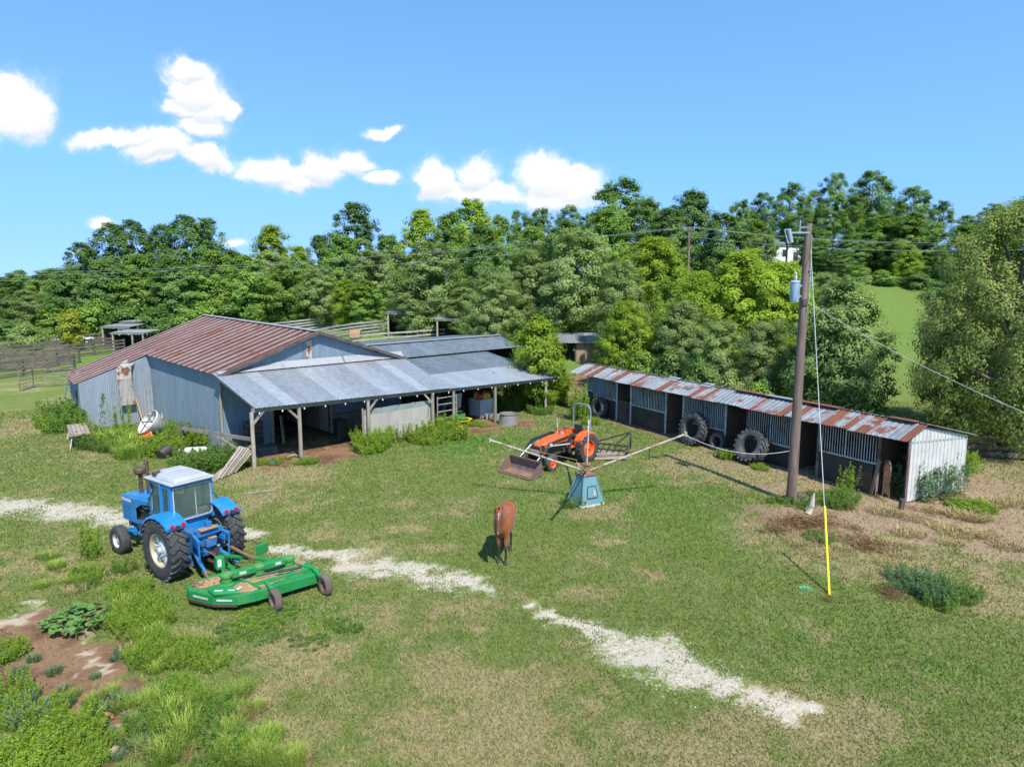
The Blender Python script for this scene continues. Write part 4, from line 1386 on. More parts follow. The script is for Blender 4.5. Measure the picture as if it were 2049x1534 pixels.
for k in range(4):
    a, b, c, d = lo[k], lo[(k + 1) % 4], hi[(k + 1) % 4], hi[k]
    nrm = (b - a).cross(d - a).normalized()
    mb = MB(); mb.prism([a, b, c, d], -nrm * .02)
    pn = mb.build('side_panel', teal, hw, True)
    mb = MB(); mb.bar(a, d, .05); mb.build('corner_angle', teal, hw, True)
    if k == 2 or k == 3:
        f = lambda u, v: a.lerp(b, u).lerp(d.lerp(c, u), v) + nrm * .012
        mb = MB(); mb.prism([f(.24, .22), f(.76, .22), f(.76, .62), f(.24, .62)], nrm * .018); mb.build('hatch', teal, hw, True)
        mb = MB()
        for (p, q) in ((f(.24, .22), f(.76, .22)), (f(.76, .22), f(.76, .62)), (f(.76, .62), f(.24, .62)), (f(.24, .62), f(.24, .22))):
            mb.bar(p + nrm * .02, q + nrm * .02, .022)
        mb.build('hatch_frame', M['iron'], hw, True)
        mb = MB(); mb.box(f(.6, .38) + nrm * .04, (.07, .05, .18)); mb.build('latch', M['white'], hw, True)
mb = MB(); mb.add(ring(tw + .05, bh) + ring(tw + .05, bh + .04), [(0, 1, 5, 4), (1, 2, 6, 5), (2, 3, 7, 6), (3, 0, 4, 7), (4, 5, 6, 7), (3, 2, 1, 0)]); mb.build('top_plate', M['rust'], hw, True)
hub = Vector((WB.x, WB.y, bh + .12))
mb = MB(); mb.lathe([(.0, -.1), (.20, -.1), (.20, -.05), (.11, -.03), (.11, .22), (.16, .23), (.16, .27), (0, .27)], hub, 'Z', 14); mb.build('hub', M['rust'], hw, True, smooth=True)
for tip in (Vector((-.82, 25.0, 2.15)), Vector((6.29, 24.5, 2.49)), Vector((3.13, 27.7, 2.30)), Vector((2.05, 20.9, 2.30))):
    d = (tip - hub); d.z = 0; d.normalize()
    st_ = hub + d * .15 + Vector((0, 0, .02))
    mb = MB(); mb.path([st_, tip], .036, 8); arm = mb.build('arm', pipe_m, hw, True, smooth=True)
    mb = MB()
    m1 = st_.lerp(tip, .06) + Vector((0, 0, .30)); m2 = st_.lerp(tip, .72) + Vector((0, 0, .06))
    mb.path([m1, m2], .016, 5)
    for u in (.35, .6): mb.path([m1.lerp(m2, u), st_.lerp(tip, .06 + .66 * u)], .012, 5)
    mb.path([st_.lerp(tip, .05), m1], .02, 5)
    mb.build('truss_rod', M['rust'], hw, True)
    mb = MB(); mb.lathe([(.0, -.07), (.06, -.07), (.06, .07), (0, .07)], tip, 'Z', 10); mb.build('end_pulley', pipe_m, hw, True)
    if tip.x > 4:
        mb = MB(); mb.path([st_.lerp(tip, .62), st_.lerp(tip, .62) + Vector((0, 0, -.45))], .03, 6); mb.build('hanging_rod', M['iron'], hw, True)
cable('lead_rope', Vector((6.29, 24.5, 2.45)), PB + Vector((-.15, 0, 1.9)), .35, .009, 'thin white rope from the walker arm to the utility pole', mt=M['white'])


# ------------------------------------------------------------------ fences
def fence(name, pts, h, rails, mt_rail, mt_post, label, group=None, spacing=2.4, rail_h=.20, lean=0.0):
    """posts and boards along ground points; each post and board is a part"""
    pts = [Vector(p) for p in pts]
    base = pts[0].copy()
    root = empty(name, base, 0, label, 'fence', group)
    rr = random.Random(len(pts) * 7 + int(abs(base.x) * 10))
    post = MB(); post.box((0, 0, .5), (.13, .13, 1.0)); pm = post.mesh('post', M[mt_post])
    for (p, q) in zip(pts[:-1], pts[1:]):
        k = max(1, round((q - p).length / spacing))
        for i in range(k):
            a, b = p.lerp(q, i / k), p.lerp(q, (i + 1) / k)
            a.z, b.z = float(terrain(a.x, a.y)), float(terrain(b.x, b.y))
            inst('post', pm, root, a - base + Vector((0, 0, -.15)), (rr.uniform(-.03, .03), rr.uniform(-.03, .03), rr.random()), (1, 1, h + .22 + rr.uniform(-.05, .06)))
            n_ = Vector((b.y - a.y, -(b.x - a.x), 0)).normalized() * -.09
            if n_.y > 0: n_ = -n_
            for j in range(rails):
                z = h * (j + .75) / (rails - .05)
                z = min(z, h - .02)
                mb = MB(); mb.bar(a + n_ + Vector((0, 0, z + rr.uniform(-.03, .03))), b + n_ + Vector((0, 0, z + rr.uniform(-.03, .03))), .03, rail_h)
                mb.build('board', M[mt_rail], root, True)
    e = pts[-1].copy(); e.z = float(terrain(e.x, e.y))
    inst('post', pm, root, e - base + Vector((0, 0, -.15)), (0, 0, 0), (1, 1, h + .2))
    return root


def gpts(lst):
    return [GT(x, y) for (x, y) in lst]


fence('board_fence', gpts([(-70, 766), (48, 752), (97, 747), (150, 740)]), 1.35, 4, 'wood_rail', 'wood_dark', 'dark board fence in front of the left corral next to the pipe panels')
fence('board_fence', gpts([(-70, 736), (85, 722), (190, 711), (250, 704)]), 1.4, 4, 'wood_rail', 'wood_rail', 'grey board fence crossing the middle of the left corral', spacing=3.0, rail_h=.2)
fence('board_fence', gpts([(-70, 724), (85, 710), (230, 697)]), 1.3, 3, 'wood_rail', 'wood_dark', 'dark board fence just behind the grey one in the left corral', spacing=2.6)
fence('board_fence', gpts([(-70, 712), (80, 698), (215, 686)]), 1.3, 3, 'wood_rail', 'wood_dark', 'board fence at the back of the left corral before the white car', spacing=3.0)
fence('board_fence', gpts([(-70, 748), (70, 735), (160, 726)]), 1.3, 4, 'wood_rail', 'wood_dark', 'board fence second from the pipe panels in the left corral')
fence('board_fence', gpts([(460, 660), (560, 648), (690, 640)]), 1.4, 4, 'wood_rail', 'wood_dark', 'dark far fence of the corral behind the barn roof', spacing=3.2)
fence('board_fence', gpts([(520, 672), (640, 658), (700, 650)]), 1.5, 4, 'wood_rail_pale', 'wood_rail', 'pale board fence running to the second open shed', spacing=3.2)
fence('board_fence', gpts([(600, 690), (700, 672), (790, 662)]), 1.5, 4, 'wood_rail_pale', 'wood_rail', 'pale board fence running to the third open shed', spacing=3.0)
fence('board_fence', gpts([(700, 690), (780, 682), (890, 674)]), 1.0, 2, 'wood_rail_pale', 'wood_rail', 'low pale rail fence behind the dark wing roof', spacing=3.0)
fence('board_fence', [Vector((14.5, 33.5, 0)), Vector((19.5, 31.0, 0)), Vector((25, 29.5, 0)), Vector((34, 27.5, 0))], 1.3, 4, 'wood_rail', 'wood_dark', 'weathered board fence behind the white stable end', spacing=2.4)
fence('board_fence', [Vector((7.5, 47.5, 0)), Vector((12, 40.5, 0)), Vector((14.5, 33.5, 0))], 1.2, 3, 'wood_dark', 'wood_dark', 'dark shaded board fence behind the stable roof', spacing=2.4)

# pipe corral panels beside the barn's lean-to
for (p0, p1, lb) in (((40, 783), (68, 776), 'pipe corral panel standing end on beside the wire fence'), ((68, 776), (150, 770), 'long pipe corral panel running towards the barn lean-to')):
    a, b = G(*p0), G(*p1)
    pc = empty('corral_fence', a, 0, lb, 'fence')
    for j in range(6):
        z = .25 + j * .26
        mb = MB(); mb.tube(a + Vector((0, 0, z)), b + Vector((0, 0, z)), .032, n=6); mb.build('pipe', M['rusty_post'], pc, True)
    for u in (0, .5, 1):
        p = a.lerp(b, u)
        mb = MB(); mb.tube(p, p + Vector((0, 0, 1.65)), .03, n=6); mb.build('upright', M['rusty_post'], pc, True)


# ------------------------------------------------------------------ small open livestock sheds
def open_shed(px0, px1, pyroof, pybase, label, roof='galv', back='black', rise=-.14, depth=3.0, yaw=0.0, dist=None):
    c = GT((px0 + px1) / 2, pybase) if dist is None else AT((px0 + px1) / 2, pybase, dist)
    zg = float(terrain(c.x, c.y))
    w = (px1 - px0) / FPX * c.y
    h = AT((px0 + px1) / 2, pyroof, c.y).z - zg
    sh = empty('open_shed', (c.x, c.y, zg), yaw, label, 'shed')
    k = max(3, round(w / .95))
    for i in range(k):
        a, b = -w / 2 + w * i / k, -w / 2 + w * (i + 1) / k
        mb = MB(); mb.sheet((a, -.6, h), (b + .02, -.6, h), (b + .02, depth, h - rise), (a, depth, h - rise), 3, .025, .006, kind='rib'); mb.build('roof_sheet', M[roof], sh)
    mb = MB(); mb.bar((-w / 2 + .1, -.5, h - .1), (w / 2 - .1, -.5, h - .1), .08, .16); mb.build('eave_beam', M['wood'], sh)
    for x in (-w / 2 + .35, w * .12, w / 2 - .35):
        mb = MB(); mb.bar((x, -.4, -.2), (x, -.4, h - .05), .16); mb.build('post', M['wood_pale' if x < 0 else 'wood'], sh)
    for x in (-w / 2 + .3, w / 2 - .3):
        mb = MB(); mb.bar((x, -.2, h / 2 - .2), (x, depth - .2, h / 2 - .2), .05, h - .5); mb.build('side_wall', M[back], sh)
    mb = MB(); mb.bar((-w / 2 + .3, depth - .2, h / 2 - .25), (w / 2 - .3, depth - .2, h / 2 - .25), .05, h - .6); mb.build('back_wall', M[back], sh)
    return sh


open_shed(616, 673, 606, 640, 'small open shed with rusty roof farthest back among the corral sheds', 'stable_roof')
open_shed(684, 742, 614, 652, 'open shed with black inner walls at the end of the pale fence')
open_shed(773, 842, 625, 672, 'open shed with tall grass in front, half hidden by foliage')
open_shed(870, 974, 638, 676, 'wide open shed with tan side boards behind the dark wing roof', 'galv_light', 'wood_dark')
open_shed(243, 303, 643, 676, 'rearmost of the three low open sheds behind the barn', 'galv_light', 'wood_dark')
open_shed(206, 268, 653, 690, 'open shed standing left of two others near the white car', 'galv_light', 'wood_dark')
open_shed(226, 298, 665, 700, 'nearest of three low open sheds beside the barn roof', 'galv_light', 'black')

# ------------------------------------------------------------------ vehicles
def paint(name, c, c2=None, dirt=None, amt=.3, rough=.38):
    return mat(name, c, c2 or tuple(x * .85 for x in c), 2.0, rough, 0.0, dirt=dirt or (0.22, 0.18, 0.13), dirt_amt=amt, dscale=2.6, dlo=.50, dhi=.78)


BLUE = paint('tractor_blue', (0.009, 0.165, 0.41), (0.018, 0.19, 0.43), amt=.45)
BLUE_D = paint('tractor_blue_worn', (0.010, 0.115, 0.31), (0.02, 0.15, 0.37), (0.20, 0.14, 0.085), .75, .55)
CABTOP = mat('cab_roof_white', (0.38, 0.39, 0.41), (0.31, 0.33, 0.36), 2, .5, dirt=(.34, .31, .28), dirt_amt=.4, dscale=3)
CREAM = mat('cream_rim', (0.46, 0.39, 0.25), (0.38, 0.31, 0.19), 3, .5, dirt=(.3, .2, .1), dirt_amt=.4)
SILVER = mat('silver_hub', (0.55, 0.58, 0.60), (0.40, 0.44, 0.47), 5, .4, .3)
GLASS = glass_mat('cab_glass', (0.10, 0.15, 0.12), .05, .42)
CHROME = mat('window_trim', (0.55, 0.58, 0.60), (0.45, 0.48, 0.50), 4, .35, .4)
BLACK = mat('black_paint', (0.022, 0.022, 0.024), (0.035, 0.034, 0.033), 4, .45, dirt=(.12, .09, .07), dirt_amt=.35)
RED = mat('red_lens', (0.45, 0.015, 0.02), (0.38, 0.012, 0.02), 4, .25)
SEATM = mat('seat_cloth', (0.055, 0.075, 0.115), (0.09, 0.11, 0.15), 6, .8)
DUST = mat('dry_clippings', (0.33, 0.21, 0.11), (0.25, 0.15, 0.075), 9, .95, bump=.8, bscale=60)
DARKM = mat('engine_grime', (0.035, 0.035, 0.038), (0.09, 0.085, 0.08), 9, .6, .3, dirt=(.16, .12, .08), dirt_amt=.5)


def wheel(parent, x, y, Rr, rim, w, rim_m, hub_m, lugs=0, side=1, name='wheel', dish=.10, spokes=0, sub=True):
    """wheel > tyre, rim, hub; outer face towards +Y*side"""
    wh = empty(name, (x, y, Rr - .02))
    wh.parent = parent
    mb = MB()
    if lugs:
        tyre(mb, Rr, rim, w, lugs, .045)
    else:
        hw = w / 2
        mb.lathe([(rim, -hw * .8), (rim + .02, -hw * .95), ((rim + Rr) / 2, -hw), (Rr - .04, -hw * .9), (Rr - .005, -hw * .62), (Rr, -hw * .5), (Rr - .014, -hw * .42), (Rr, -hw * .34), (Rr, -hw * .08), (Rr - .014, 0),
                  (Rr, hw * .08), (Rr, hw * .34), (Rr - .014, hw * .42), (Rr, hw * .5), (Rr - .005, hw * .62), (Rr - .04, hw * .9), ((rim + Rr) / 2, hw), (rim + .02, hw * .95), (rim, hw * .8)], axis='Y', n=36, closed=True)
    mb.build('tyre', M['rubber'], wh, smooth=True)
    hw = w / 2 * .8 * side
    mb = MB()
    mb.lathe([(rim + .015, hw), (rim - .015, hw), (rim - .035, hw * .75), (rim - .06, hw * .1), (rim - .06, -hw), (rim + .01, -hw)], axis='Y', n=36)
    mb.f = [f for f in mb.f if len(f) == 4]; mb.m = mb.m[:len(mb.f)]
    mb.build('rim', rim_m, wh, smooth=True)
    mb = MB()
    f0 = hw * .1
    mb.lathe([(rim - .055, f0 - dish * side * .3), (rim * .72, f0 + dish * .2 * side), (rim * .5, f0 + dish * .6 * side), (rim * .42, f0 + dish * side), (rim * .2, f0 + dish * side), (rim * .18, f0 + dish * 1.7 * side), (0.0, f0 + dish * 1.7 * side)], axis='Y', n=24)
    for k in range(8):
        a = 2 * math.pi * k / 8
        p = Vector((rim * .33 * math.cos(a), f0 + dish * side, rim * .33 * math.sin(a)))
        mb.tube(p, p + Vector((0, .025 * side, 0)), .014, n=6)
    for k in range(spokes):
        a = 2 * math.pi * k / spokes
        p = Vector((rim * .66 * math.cos(a), f0 + dish * .45 * side, rim * .66 * math.sin(a)))
        mb.box(p, (rim * .34, .09, rim * .30), M=Matrix.Rotation(-a, 3, 'Y'))
    mb.build('hub', hub_m, wh, smooth=True)
    return wh


# ---- blue tractor with cab
bt = empty('blue_tractor', (-8.86, 18.46, 0), math.atan2(.59, -.807), 'blue farm tractor with white roofed cab hitched to a green mower', 'tractor')
wheel(bt, 0, .83, .86, .46, .46, CREAM, SILVER, 24, 1, 'rear_wheel', .12, 6)
wheel(bt, 0, -.83, .86, .46, .46, CREAM, CREAM, 24, -1, 'rear_wheel', .12)
wheel(bt, 2.86, .72, .43, .22, .29, M['white'], M['white'], 0, 1, 'front_wheel', .05)
wheel(bt, 2.86, -.72, .43, .22, .29, M['white'], M['white'], 0, -1, 'front_wheel', .05)
mb = MB()
mb.box((.25, 0, .92), (1.3, .52, .52)); mb.box((-.42, 0, .90), (.40, .62, .60)); mb.tube((0, -.78, .86), (0, .78, .86), .16, n=12)
mb.box((-.66, 0, 1.02), (.16, .5, .34)); mb.box((-.66, .0, .68), (.14, .34, .24))
mb.build('transmission', BLUE_D, bt, bevel=.03)
mb = MB()
mb.box((1.7, 0, .86), (1.9, .42, .52)); mb.box((1.6, 0, 1.28), (.95, .44, .5))
for k in range(5): mb.tube((1.25 + k * .18, .22, 1.3), (1.25 + k * .18, .30, 1.3), .055, n=8)
mb.tube((1.5, .27, 1.05), (1.5, .36, 1.05), .12, n=12)
mb.path([(1.2, .3, 1.5), (1.5, .33, 1.42), (1.9, .3, 1.48)], .03, 6)
mb.build('engine', DARKM, bt, bevel=.02)
mb = MB()                                                        # hood shell: top and front sides
sec = [(.9, 1.86, .37), (1.6, 1.80, .37), (2.5, 1.70, .36), (2.92, 1.62, .34)]
vs = []
for (x, zt, hwid) in sec:
    vs += [(x, hwid, zt - .16), (x, hwid - .05, zt - .03), (x, hwid - .14, zt), (x, -hwid + .14, zt), (x, -hwid + .05, zt - .03), (x, -hwid, zt - .16)]
fs = [(i * 6 + k, i * 6 + k + 1, i * 6 + 7 + k, i * 6 + 6 + k) for i in range(3) for k in range(5)]
mb.add(vs, fs)
for sg in (1, -1):
    for (x0, x1, za, zb) in ((2.1, 2.92, .86, 1.6), (.9, 1.16, 1.05, 1.72)):
        mb.box(((x0 + x1) / 2, sg * .345, (za + zb) / 2), (x1 - x0, .03, zb - za))
    mb.prism([(1.16, sg * .345, 1.05), (2.1, sg * .345, .86), (2.1, sg * .345, .98), (1.6, sg * .345, 1.06), (1.16, sg * .345, 1.22)], (0, .02 * sg, 0))
    mb.prism([(1.16, sg * .345, 1.70), (1.16, sg * .345, 1.58), (1.75, sg * .345, 1.50), (2.1, sg * .345, 1.3), (2.1, sg * .345, 1.62)], (0, .02 * sg, 0))
mb.box((2.9, 0, 1.2), (.05, .66, .72))
hood = mb.build('hood', BLUE, bt, bevel=.012)
mb = MB(); mb.box((2.95, 0, 1.22), (.06, .5, .56)); mb.build('grille', BLACK, bt, bevel=.01)
for sg in (1, -1):
    mb = MB(); mb.box((2.62, sg * .368, 1.50), (.56, .008, .085)); mb.build('side_decal', M['white'], bt)
    for k in range(6):
        mb = MB(); mb.box((2.62, sg * .366, 1.36 - k * .075), (.44, .012, .022)); mb.build('louvre', BLUE_D, bt)
mb = MB()
mb.box((2.3, 0, .72), (.9, .36, .34)); mb.box((2.55, 0, .52), (.18, 1.25, .16)); mb.box((2.95, 0, .78), (.18, .5, .32))
for sg in (1, -1):
    mb.tube((2.55, sg * .62, .36), (2.55, sg * .62, .70), .06, n=10); mb.tube((2.55, sg * .6, .42), (2.55, sg * .78, .42), .05, n=8)
    mb.bar((2.55, sg * .64, .70), (2.1, sg * .50, .78), .07)
mb.build('front_axle', BLUE, bt, bevel=.015)
mb = MB(); mb.tube((1.3, 0, .50), (.2, .0, .5), .05); mb.box((.9, .48, .52), (.5, .22, .34)); mb.build('underframe', BLACK, bt)
# cab
mb = MB()
mb.box((.22, 0, 1.30), (1.42, 1.16, .42)); mb.box((-.48, 0, 1.46), (.10, 1.40, .20))
mb.box((.9, 0, 1.62), (.08, 1.02, .5))
mb.build('cab_base', BLUE, bt, bevel=.03)
CP = {'rl': ((-.56, .70, 1.38), (-.52, .70, 2.58)), 'rr': ((-.56, -.70, 1.38), (-.52, -.70, 2.58)), 'fl': ((.98, .58, 1.35), (.80, .62, 2.58)), 'fr': ((.98, -.58, 1.35), (.80, -.62, 2.58)), 'ml': ((.02, .73, 1.50), (.02, .72, 2.58)), 'mr': ((.02, -.73, 1.50), (.02, -.72, 2.58))}
for k, (p, q) in CP.items():
    mb = MB(); mb.bar(p, q, .075, .12 if k[0] != 'r' else .10, up=(0, 1, 0)); mb.build('cab_post', BLUE, bt, bevel=.012)
mb = MB()
for sg in (1, -1):
    mb.bar((-.54, sg * .70, 2.56), (.82, sg * .64, 2.56), .08)
mb.bar((-.53, -.7, 2.56), (-.53, .7, 2.56), .08); mb.bar((.81, -.64, 2.56), (.81, .64, 2.56), .08)
mb.build('cab_frame', BLUE, bt)
mb = MB(); rw = [(-.60, -.60, 1.52), (-.60, -.66, 1.62), (-.56, -.64, 2.48), (-.56, .64, 2.48), (-.60, .66, 1.62), (-.60, .60, 1.52)]
for a, b in zip(rw, rw[1:] + rw[:1]): mb.bar(a, b, .035, .045)
mb.bar((-.60, -.10, 1.52), (-.565, -.10, 2.48), .025)
mb.build('window_trim', CHROME, bt)
mb = MB(); mb.prism([(-.585, p[1] * .97, p[2]) for p in rw], (.008, 0, 0)); mb.build('rear_window', GLASS, bt)
for sg in (1, -1):
    mb = MB(); mb.prism([(-.46, sg * .715, 1.58), (-.02, sg * .72, 1.55), (-.02, sg * .715, 2.5), (-.46, sg * .71, 2.5)], (0, .008 * sg, 0)); mb.build('side_window', GLASS, bt)
    mb = MB()
    for a, b in (((-.46, 1.56), (-.04, 1.53)), ((-.04, 1.53), (-.04, 2.5)), ((-.04, 2.5), (-.46, 2.5)), ((-.46, 2.5), (-.46, 1.56))): mb.bar((a[0], sg * .735, a[1]), (b[0], sg * .735, b[1]), .03, .05)
    mb.build('window_surround', BLUE, bt)
    dl = [(.06, sg * .72, 1.12), (.92, sg * .60, 1.20), (.80, sg * .63, 2.5), (.06, sg * .715, 2.5)]
    mb = MB(); mb.prism([Vector(p) for p in dl], (0, .008 * sg, 0)); mb.build('door_glass', GLASS, bt)
    mb = MB()
    for a, b in zip(dl, dl[1:] + dl[:1]): mb.bar(a, b, .03, .035)
    mb.build('door_frame', CHROME, bt)
mb = MB(); mb.prism([(.97, -.52, 1.9), (.97, .52, 1.9), (.82, .55, 2.5), (.82, -.55, 2.5)], (.008, 0, 0)); mb.build('windscreen', GLASS, bt)
mb = MB(); mb.bar((.35, .80, 2.4), (.62, .95, 1.75), .02, .04); mb.bar((-.1, -.76, 2.3), (-.35, -1.12, 1.75), .02, .03); mb.build('wiper_stay', BLACK, bt)
# roof
mb = MB()
mb.box((.15, 0, 2.63), (1.72, 1.56, .07)); mb.box((.05, 0, 2.725), (1.42, 1.28, .12), top=(.86, .84)); mb.box((.66, -.1, 2.76), (.42, .8, .10), top=(.9, .9))
mb.build('cab_roof', CABTOP, bt, bevel=.03)
mb = MB(); mb.box((.62, .52, 2.74), (.22, .2, .12)); mb.tube((.5, .58, 2.70), (.68, .42, 2.80), .05); mb.build('roof_fitting', BLACK, bt)
# fenders
for sg in (1, -1):
    mb = MB()
    prof = [(.97 * math.cos(R(q)), .84 + .97 * math.sin(R(q))) for q in (22, 40, 58, 74, 90, 106, 120, 131)]
    vs = []
    for (x, z) in prof:
        vs += [(x, sg * .50, z), (x, sg * 1.03, z), (x * .97, sg * 1.07, z - .08), (x, sg * .50, z - .05)]
    fs = [(i * 4 + k, i * 4 + (k + 1) % 4, i * 4 + 4 + (k + 1) % 4, i * 4 + 4 + k) for i in range(len(prof) - 1) for k in range(4)]
    fs += [(0, 1, 2, 3), tuple((len(prof) - 1) * 4 + k for k in (3, 2, 1, 0))]
    mb.add(vs, fs); mb.build('fender', BLUE, bt, bevel=.02)
    for (yy, mt) in ((.72, RED), (1.02, RED)):
        mb = MB(); mb.lathe([(0, 0), (.055, 0), (.06, .04), (0, .05)], (-.66, sg * (yy - .10), 1.60), 'X', 12); o = mb.build('tail_light', mt, bt, smooth=True); o.scale = (1, 1, 1)
    mb = MB(); mb.lathe([(0, -.05), (.06, -.05), (.06, .03), (0, .04)], (-.65, sg * .78, 1.56), 'X', 12); mb.build('work_lamp', BLACK, bt, smooth=True)
# seat and steering
mb = MB(); mb.box((-.12, 0, 1.62), (.5, .5, .14)); mb.box((-.34, 0, 1.88), (.12, .48, .5)); mb.build('seat', SEATM, bt, bevel=.04)
mb = MB(); mb.lathe([(.2, -.012), (.215, 0), (.2, .012), (.185, 0)], (.5, 0, 1.98), 'Z', 20, closed=True); mb.bar((.5, 0, 1.98), (.75, 0, 1.55), .05); mb.bar((.5, -.2, 1.98), (.5, .2, 1.98), .03); mb.build('steering_wheel', BLACK, bt)
mb = MB(); mb.box((-.44, -.42, 1.62), (.2, .4, .2)); mb.build('rag_heap', mat('tan_cloth', (.30, .2, .13), (.35, .33, .3), 6, .9), bt, bevel=.06)
# stacks
mb = MB(); mb.tube((1.55, .1, 1.78), (1.55, .1, 2.72), .05, n=12); mb.path([(1.55, .1, 2.70), (1.55, .1, 2.76), (1.60, .1, 2.80)], .058, 10); mb.build('exhaust_stack', M['iron'], bt, smooth=True)
mb = MB(); mb.tube((1.95, .12, 1.72), (1.95, .12, 2.32), .055, n=12); mb.lathe([(0, 0), (.13, .0), (.17, .05), (.17, .14), (.13, .19), (0, .2)], (1.95, .12, 2.32), 'Z', 18); mb.build('air_intake', M['iron'], bt, smooth=True)
# three point hitch and drawbar
mb = MB()
for sg in (1, -1):
    mb.path([(-.55, sg * .30, .62), (-.95, sg * .40, .50), (-1.35, sg * .46, .34)], [.05, .055, .04], 8)
    mb.bar((-.62, sg * .36, 1.18), (-1.02, sg * .44, 1.10), .09, .10); mb.bar((-1.0, sg * .44, 1.12), (-.98, sg * .42, .52), .05)
    mb.bar((-.60, sg * .34, 1.05), (-.92, sg * .40, .98), .12, .14)
    mb.tube((-.5, sg * .52, .9), (-.56, sg * .42, .35), .05, n=8)
mb.box((-.72, 0, 1.25), (.22, .7, .16)); mb.box((-.78, 0, .95), (.20, .28, .20)); mb.box((-.76, 0, 1.44), (.10, .16, .2))
mb.build('three_point_hitch', BLUE_D, bt, bevel=.012)
mb = MB(); mb.bar((-.3, 0, .42), (-1.2, 0, .42), .10, .05); mb.tube((-.72, 0, .66), (-1.05, 0, .64), .05); mb.build('drawbar', M['iron'], bt)
mb = MB(); mb.box((-.80, .05, 1.36), (.22, .5, .05)); mb.box((-.80, -.06, 1.075), (.18, .22, .04)); mb.build('dry_debris', DUST, bt, bevel=.02)
mb = MB(); mb.path([(-.6, -.3, 1.35), (-.8, -.5, 1.2), (-.95, -.66, .9), (-1.0, -.55, .5), (-1.3, -.25, .45)], .014, 6); mb.path([(-.6, .3, 1.35), (-.8, .38, 1.1), (-.85, .2, .8), (-1.1, 0, .6)], .014, 6); mb.build('hydraulic_hose', BLACK, bt)

# fit the body to the wheel base: cab narrower and forward, hood longer
for ch in bt.children:
    nm = ch.name.split('.')[0]
    if ch.type != 'MESH' or nm in ('transmission', 'three_point_hitch', 'drawbar', 'dry_debris', 'hydraulic_hose'):
        continue
    for v in ch.data.vertices:
        c = v.co
        if nm in ('fender', 'tail_light', 'work_lamp'):
            pass
        elif nm in ('exhaust_stack', 'air_intake'):
            c.x += .66
        elif nm in ('hood', 'engine', 'grille', 'side_decal', 'louvre'):
            c.x += .46
        elif nm == 'front_axle':
            c.x += .31
            c.y *= .92
        elif nm == 'underframe':
            c.x += .2
        else:
            c.x = c.x * .86 + .46
            c.y *= .82
            c.z = 1.4 + (c.z - 1.4) * .93 if c.z > 1.4 else c.z

# ---- green rotary mower
GREEN = paint('mower_green', (0.008, 0.185, 0.040), (0.012, 0.215, 0.055), (0.24, 0.18, 0.11), .40, .5)
GREEN_L = paint('mower_green_gearbox', (0.05, 0.24, 0.05), (0.04, 0.19, 0.04), (0.3, 0.25, 0.15), .4, .5)
mw = empty('rotary_mower', (-6.06, 16.2, 0), math.atan2(.76, -.65), 'wide green rotary mower with brown clippings on its deck behind the blue tractor', 'mower')
poly = [(.02, -1.36), (.02, .30), (.10, .72), (.50, 1.16), (1.18, 1.50), (1.48, 1.46), (1.66, 1.15), (1.72, .6), (1.72, -.85), (1.58, -1.15), (1.0, -1.47), (.4, -1.47)]
mb = MB(); mb.prism([(x, y, .40) for x, y in poly], (0, 0, .05)); mb.build('deck', GREEN, mw, bevel=.015)
mb = MB()
for (a, b) in zip(poly, poly[1:] + poly[:1]):
    p, q = Vector((*a, .31)), Vector((*b, .31))
    mb.bar(p, q, .025, .22)
mb.build('skirt', GREEN, mw)
mb = MB()
for (a, b) in zip(poly[2:6], poly[3:7]):
    mb.bar((*a, .185), (*b, .185), .04, .06)
mb.build('skid_runner', M['iron'], mw)
for (a, b, c) in (((.10, .74), (.50, 1.17), .012), ((.52, 1.18), (1.18, 1.50), .012)):
    p, q = Vector((*a, .33)), Vector((*b, .33))
    nn = Vector((q.y - p.y, -(q.x - p.x), 0)).normalized() * -.018
    mb = MB(); mb.bar(p.lerp(q, .15) + nn, p.lerp(q, .8) + nn, .006, .05); mb.build('white_decal', M['white'], mw)
mb = MB(); mb.prism([(.06, .62, .44), (.42, 1.16, .44), (.72, 1.20, .44), (.62, .70, .44)], (0, 0, .10)); mb.build('end_box', GREEN, mw, bevel=.03)
mb = MB(); mb.box((.45, 1.02, .545), (.20, .07, .006), .9); mb.build('white_decal', M['white'], mw)
mb = MB(); mb.box((.28, .78, .545), (.16, .06, .006), .9); mb.build('white_decal', M['white'], mw)
mb = MB(); mb.bar((.92, .56, .66), (.92, -.82, .66), .20, .16); beam = mb.build('drive_housing', GREEN, mw, bevel=.02)
mb = MB(); mb.box((.82, .30, .67), (.006, .17, .07)); mb.build('white_decal', M['white'], mw)
mb = MB(); mb.box((.82, -.62, .67), (.006, .15, .07)); mb.build('white_decal', M['white'], mw)
for (x, y) in ((.92, .68), (.92, -.15), (.92, -.95)):
    mb = MB(); mb.lathe([(0, .42), (.19, .42), (.19, .46), (.13, .48), (.13, .64), (.16, .65), (.16, .72), (.08, .76), (0, .76)], (x, y, 0), 'Z', 14); mb.build('gearbox', GREEN_L, mw, smooth=True)
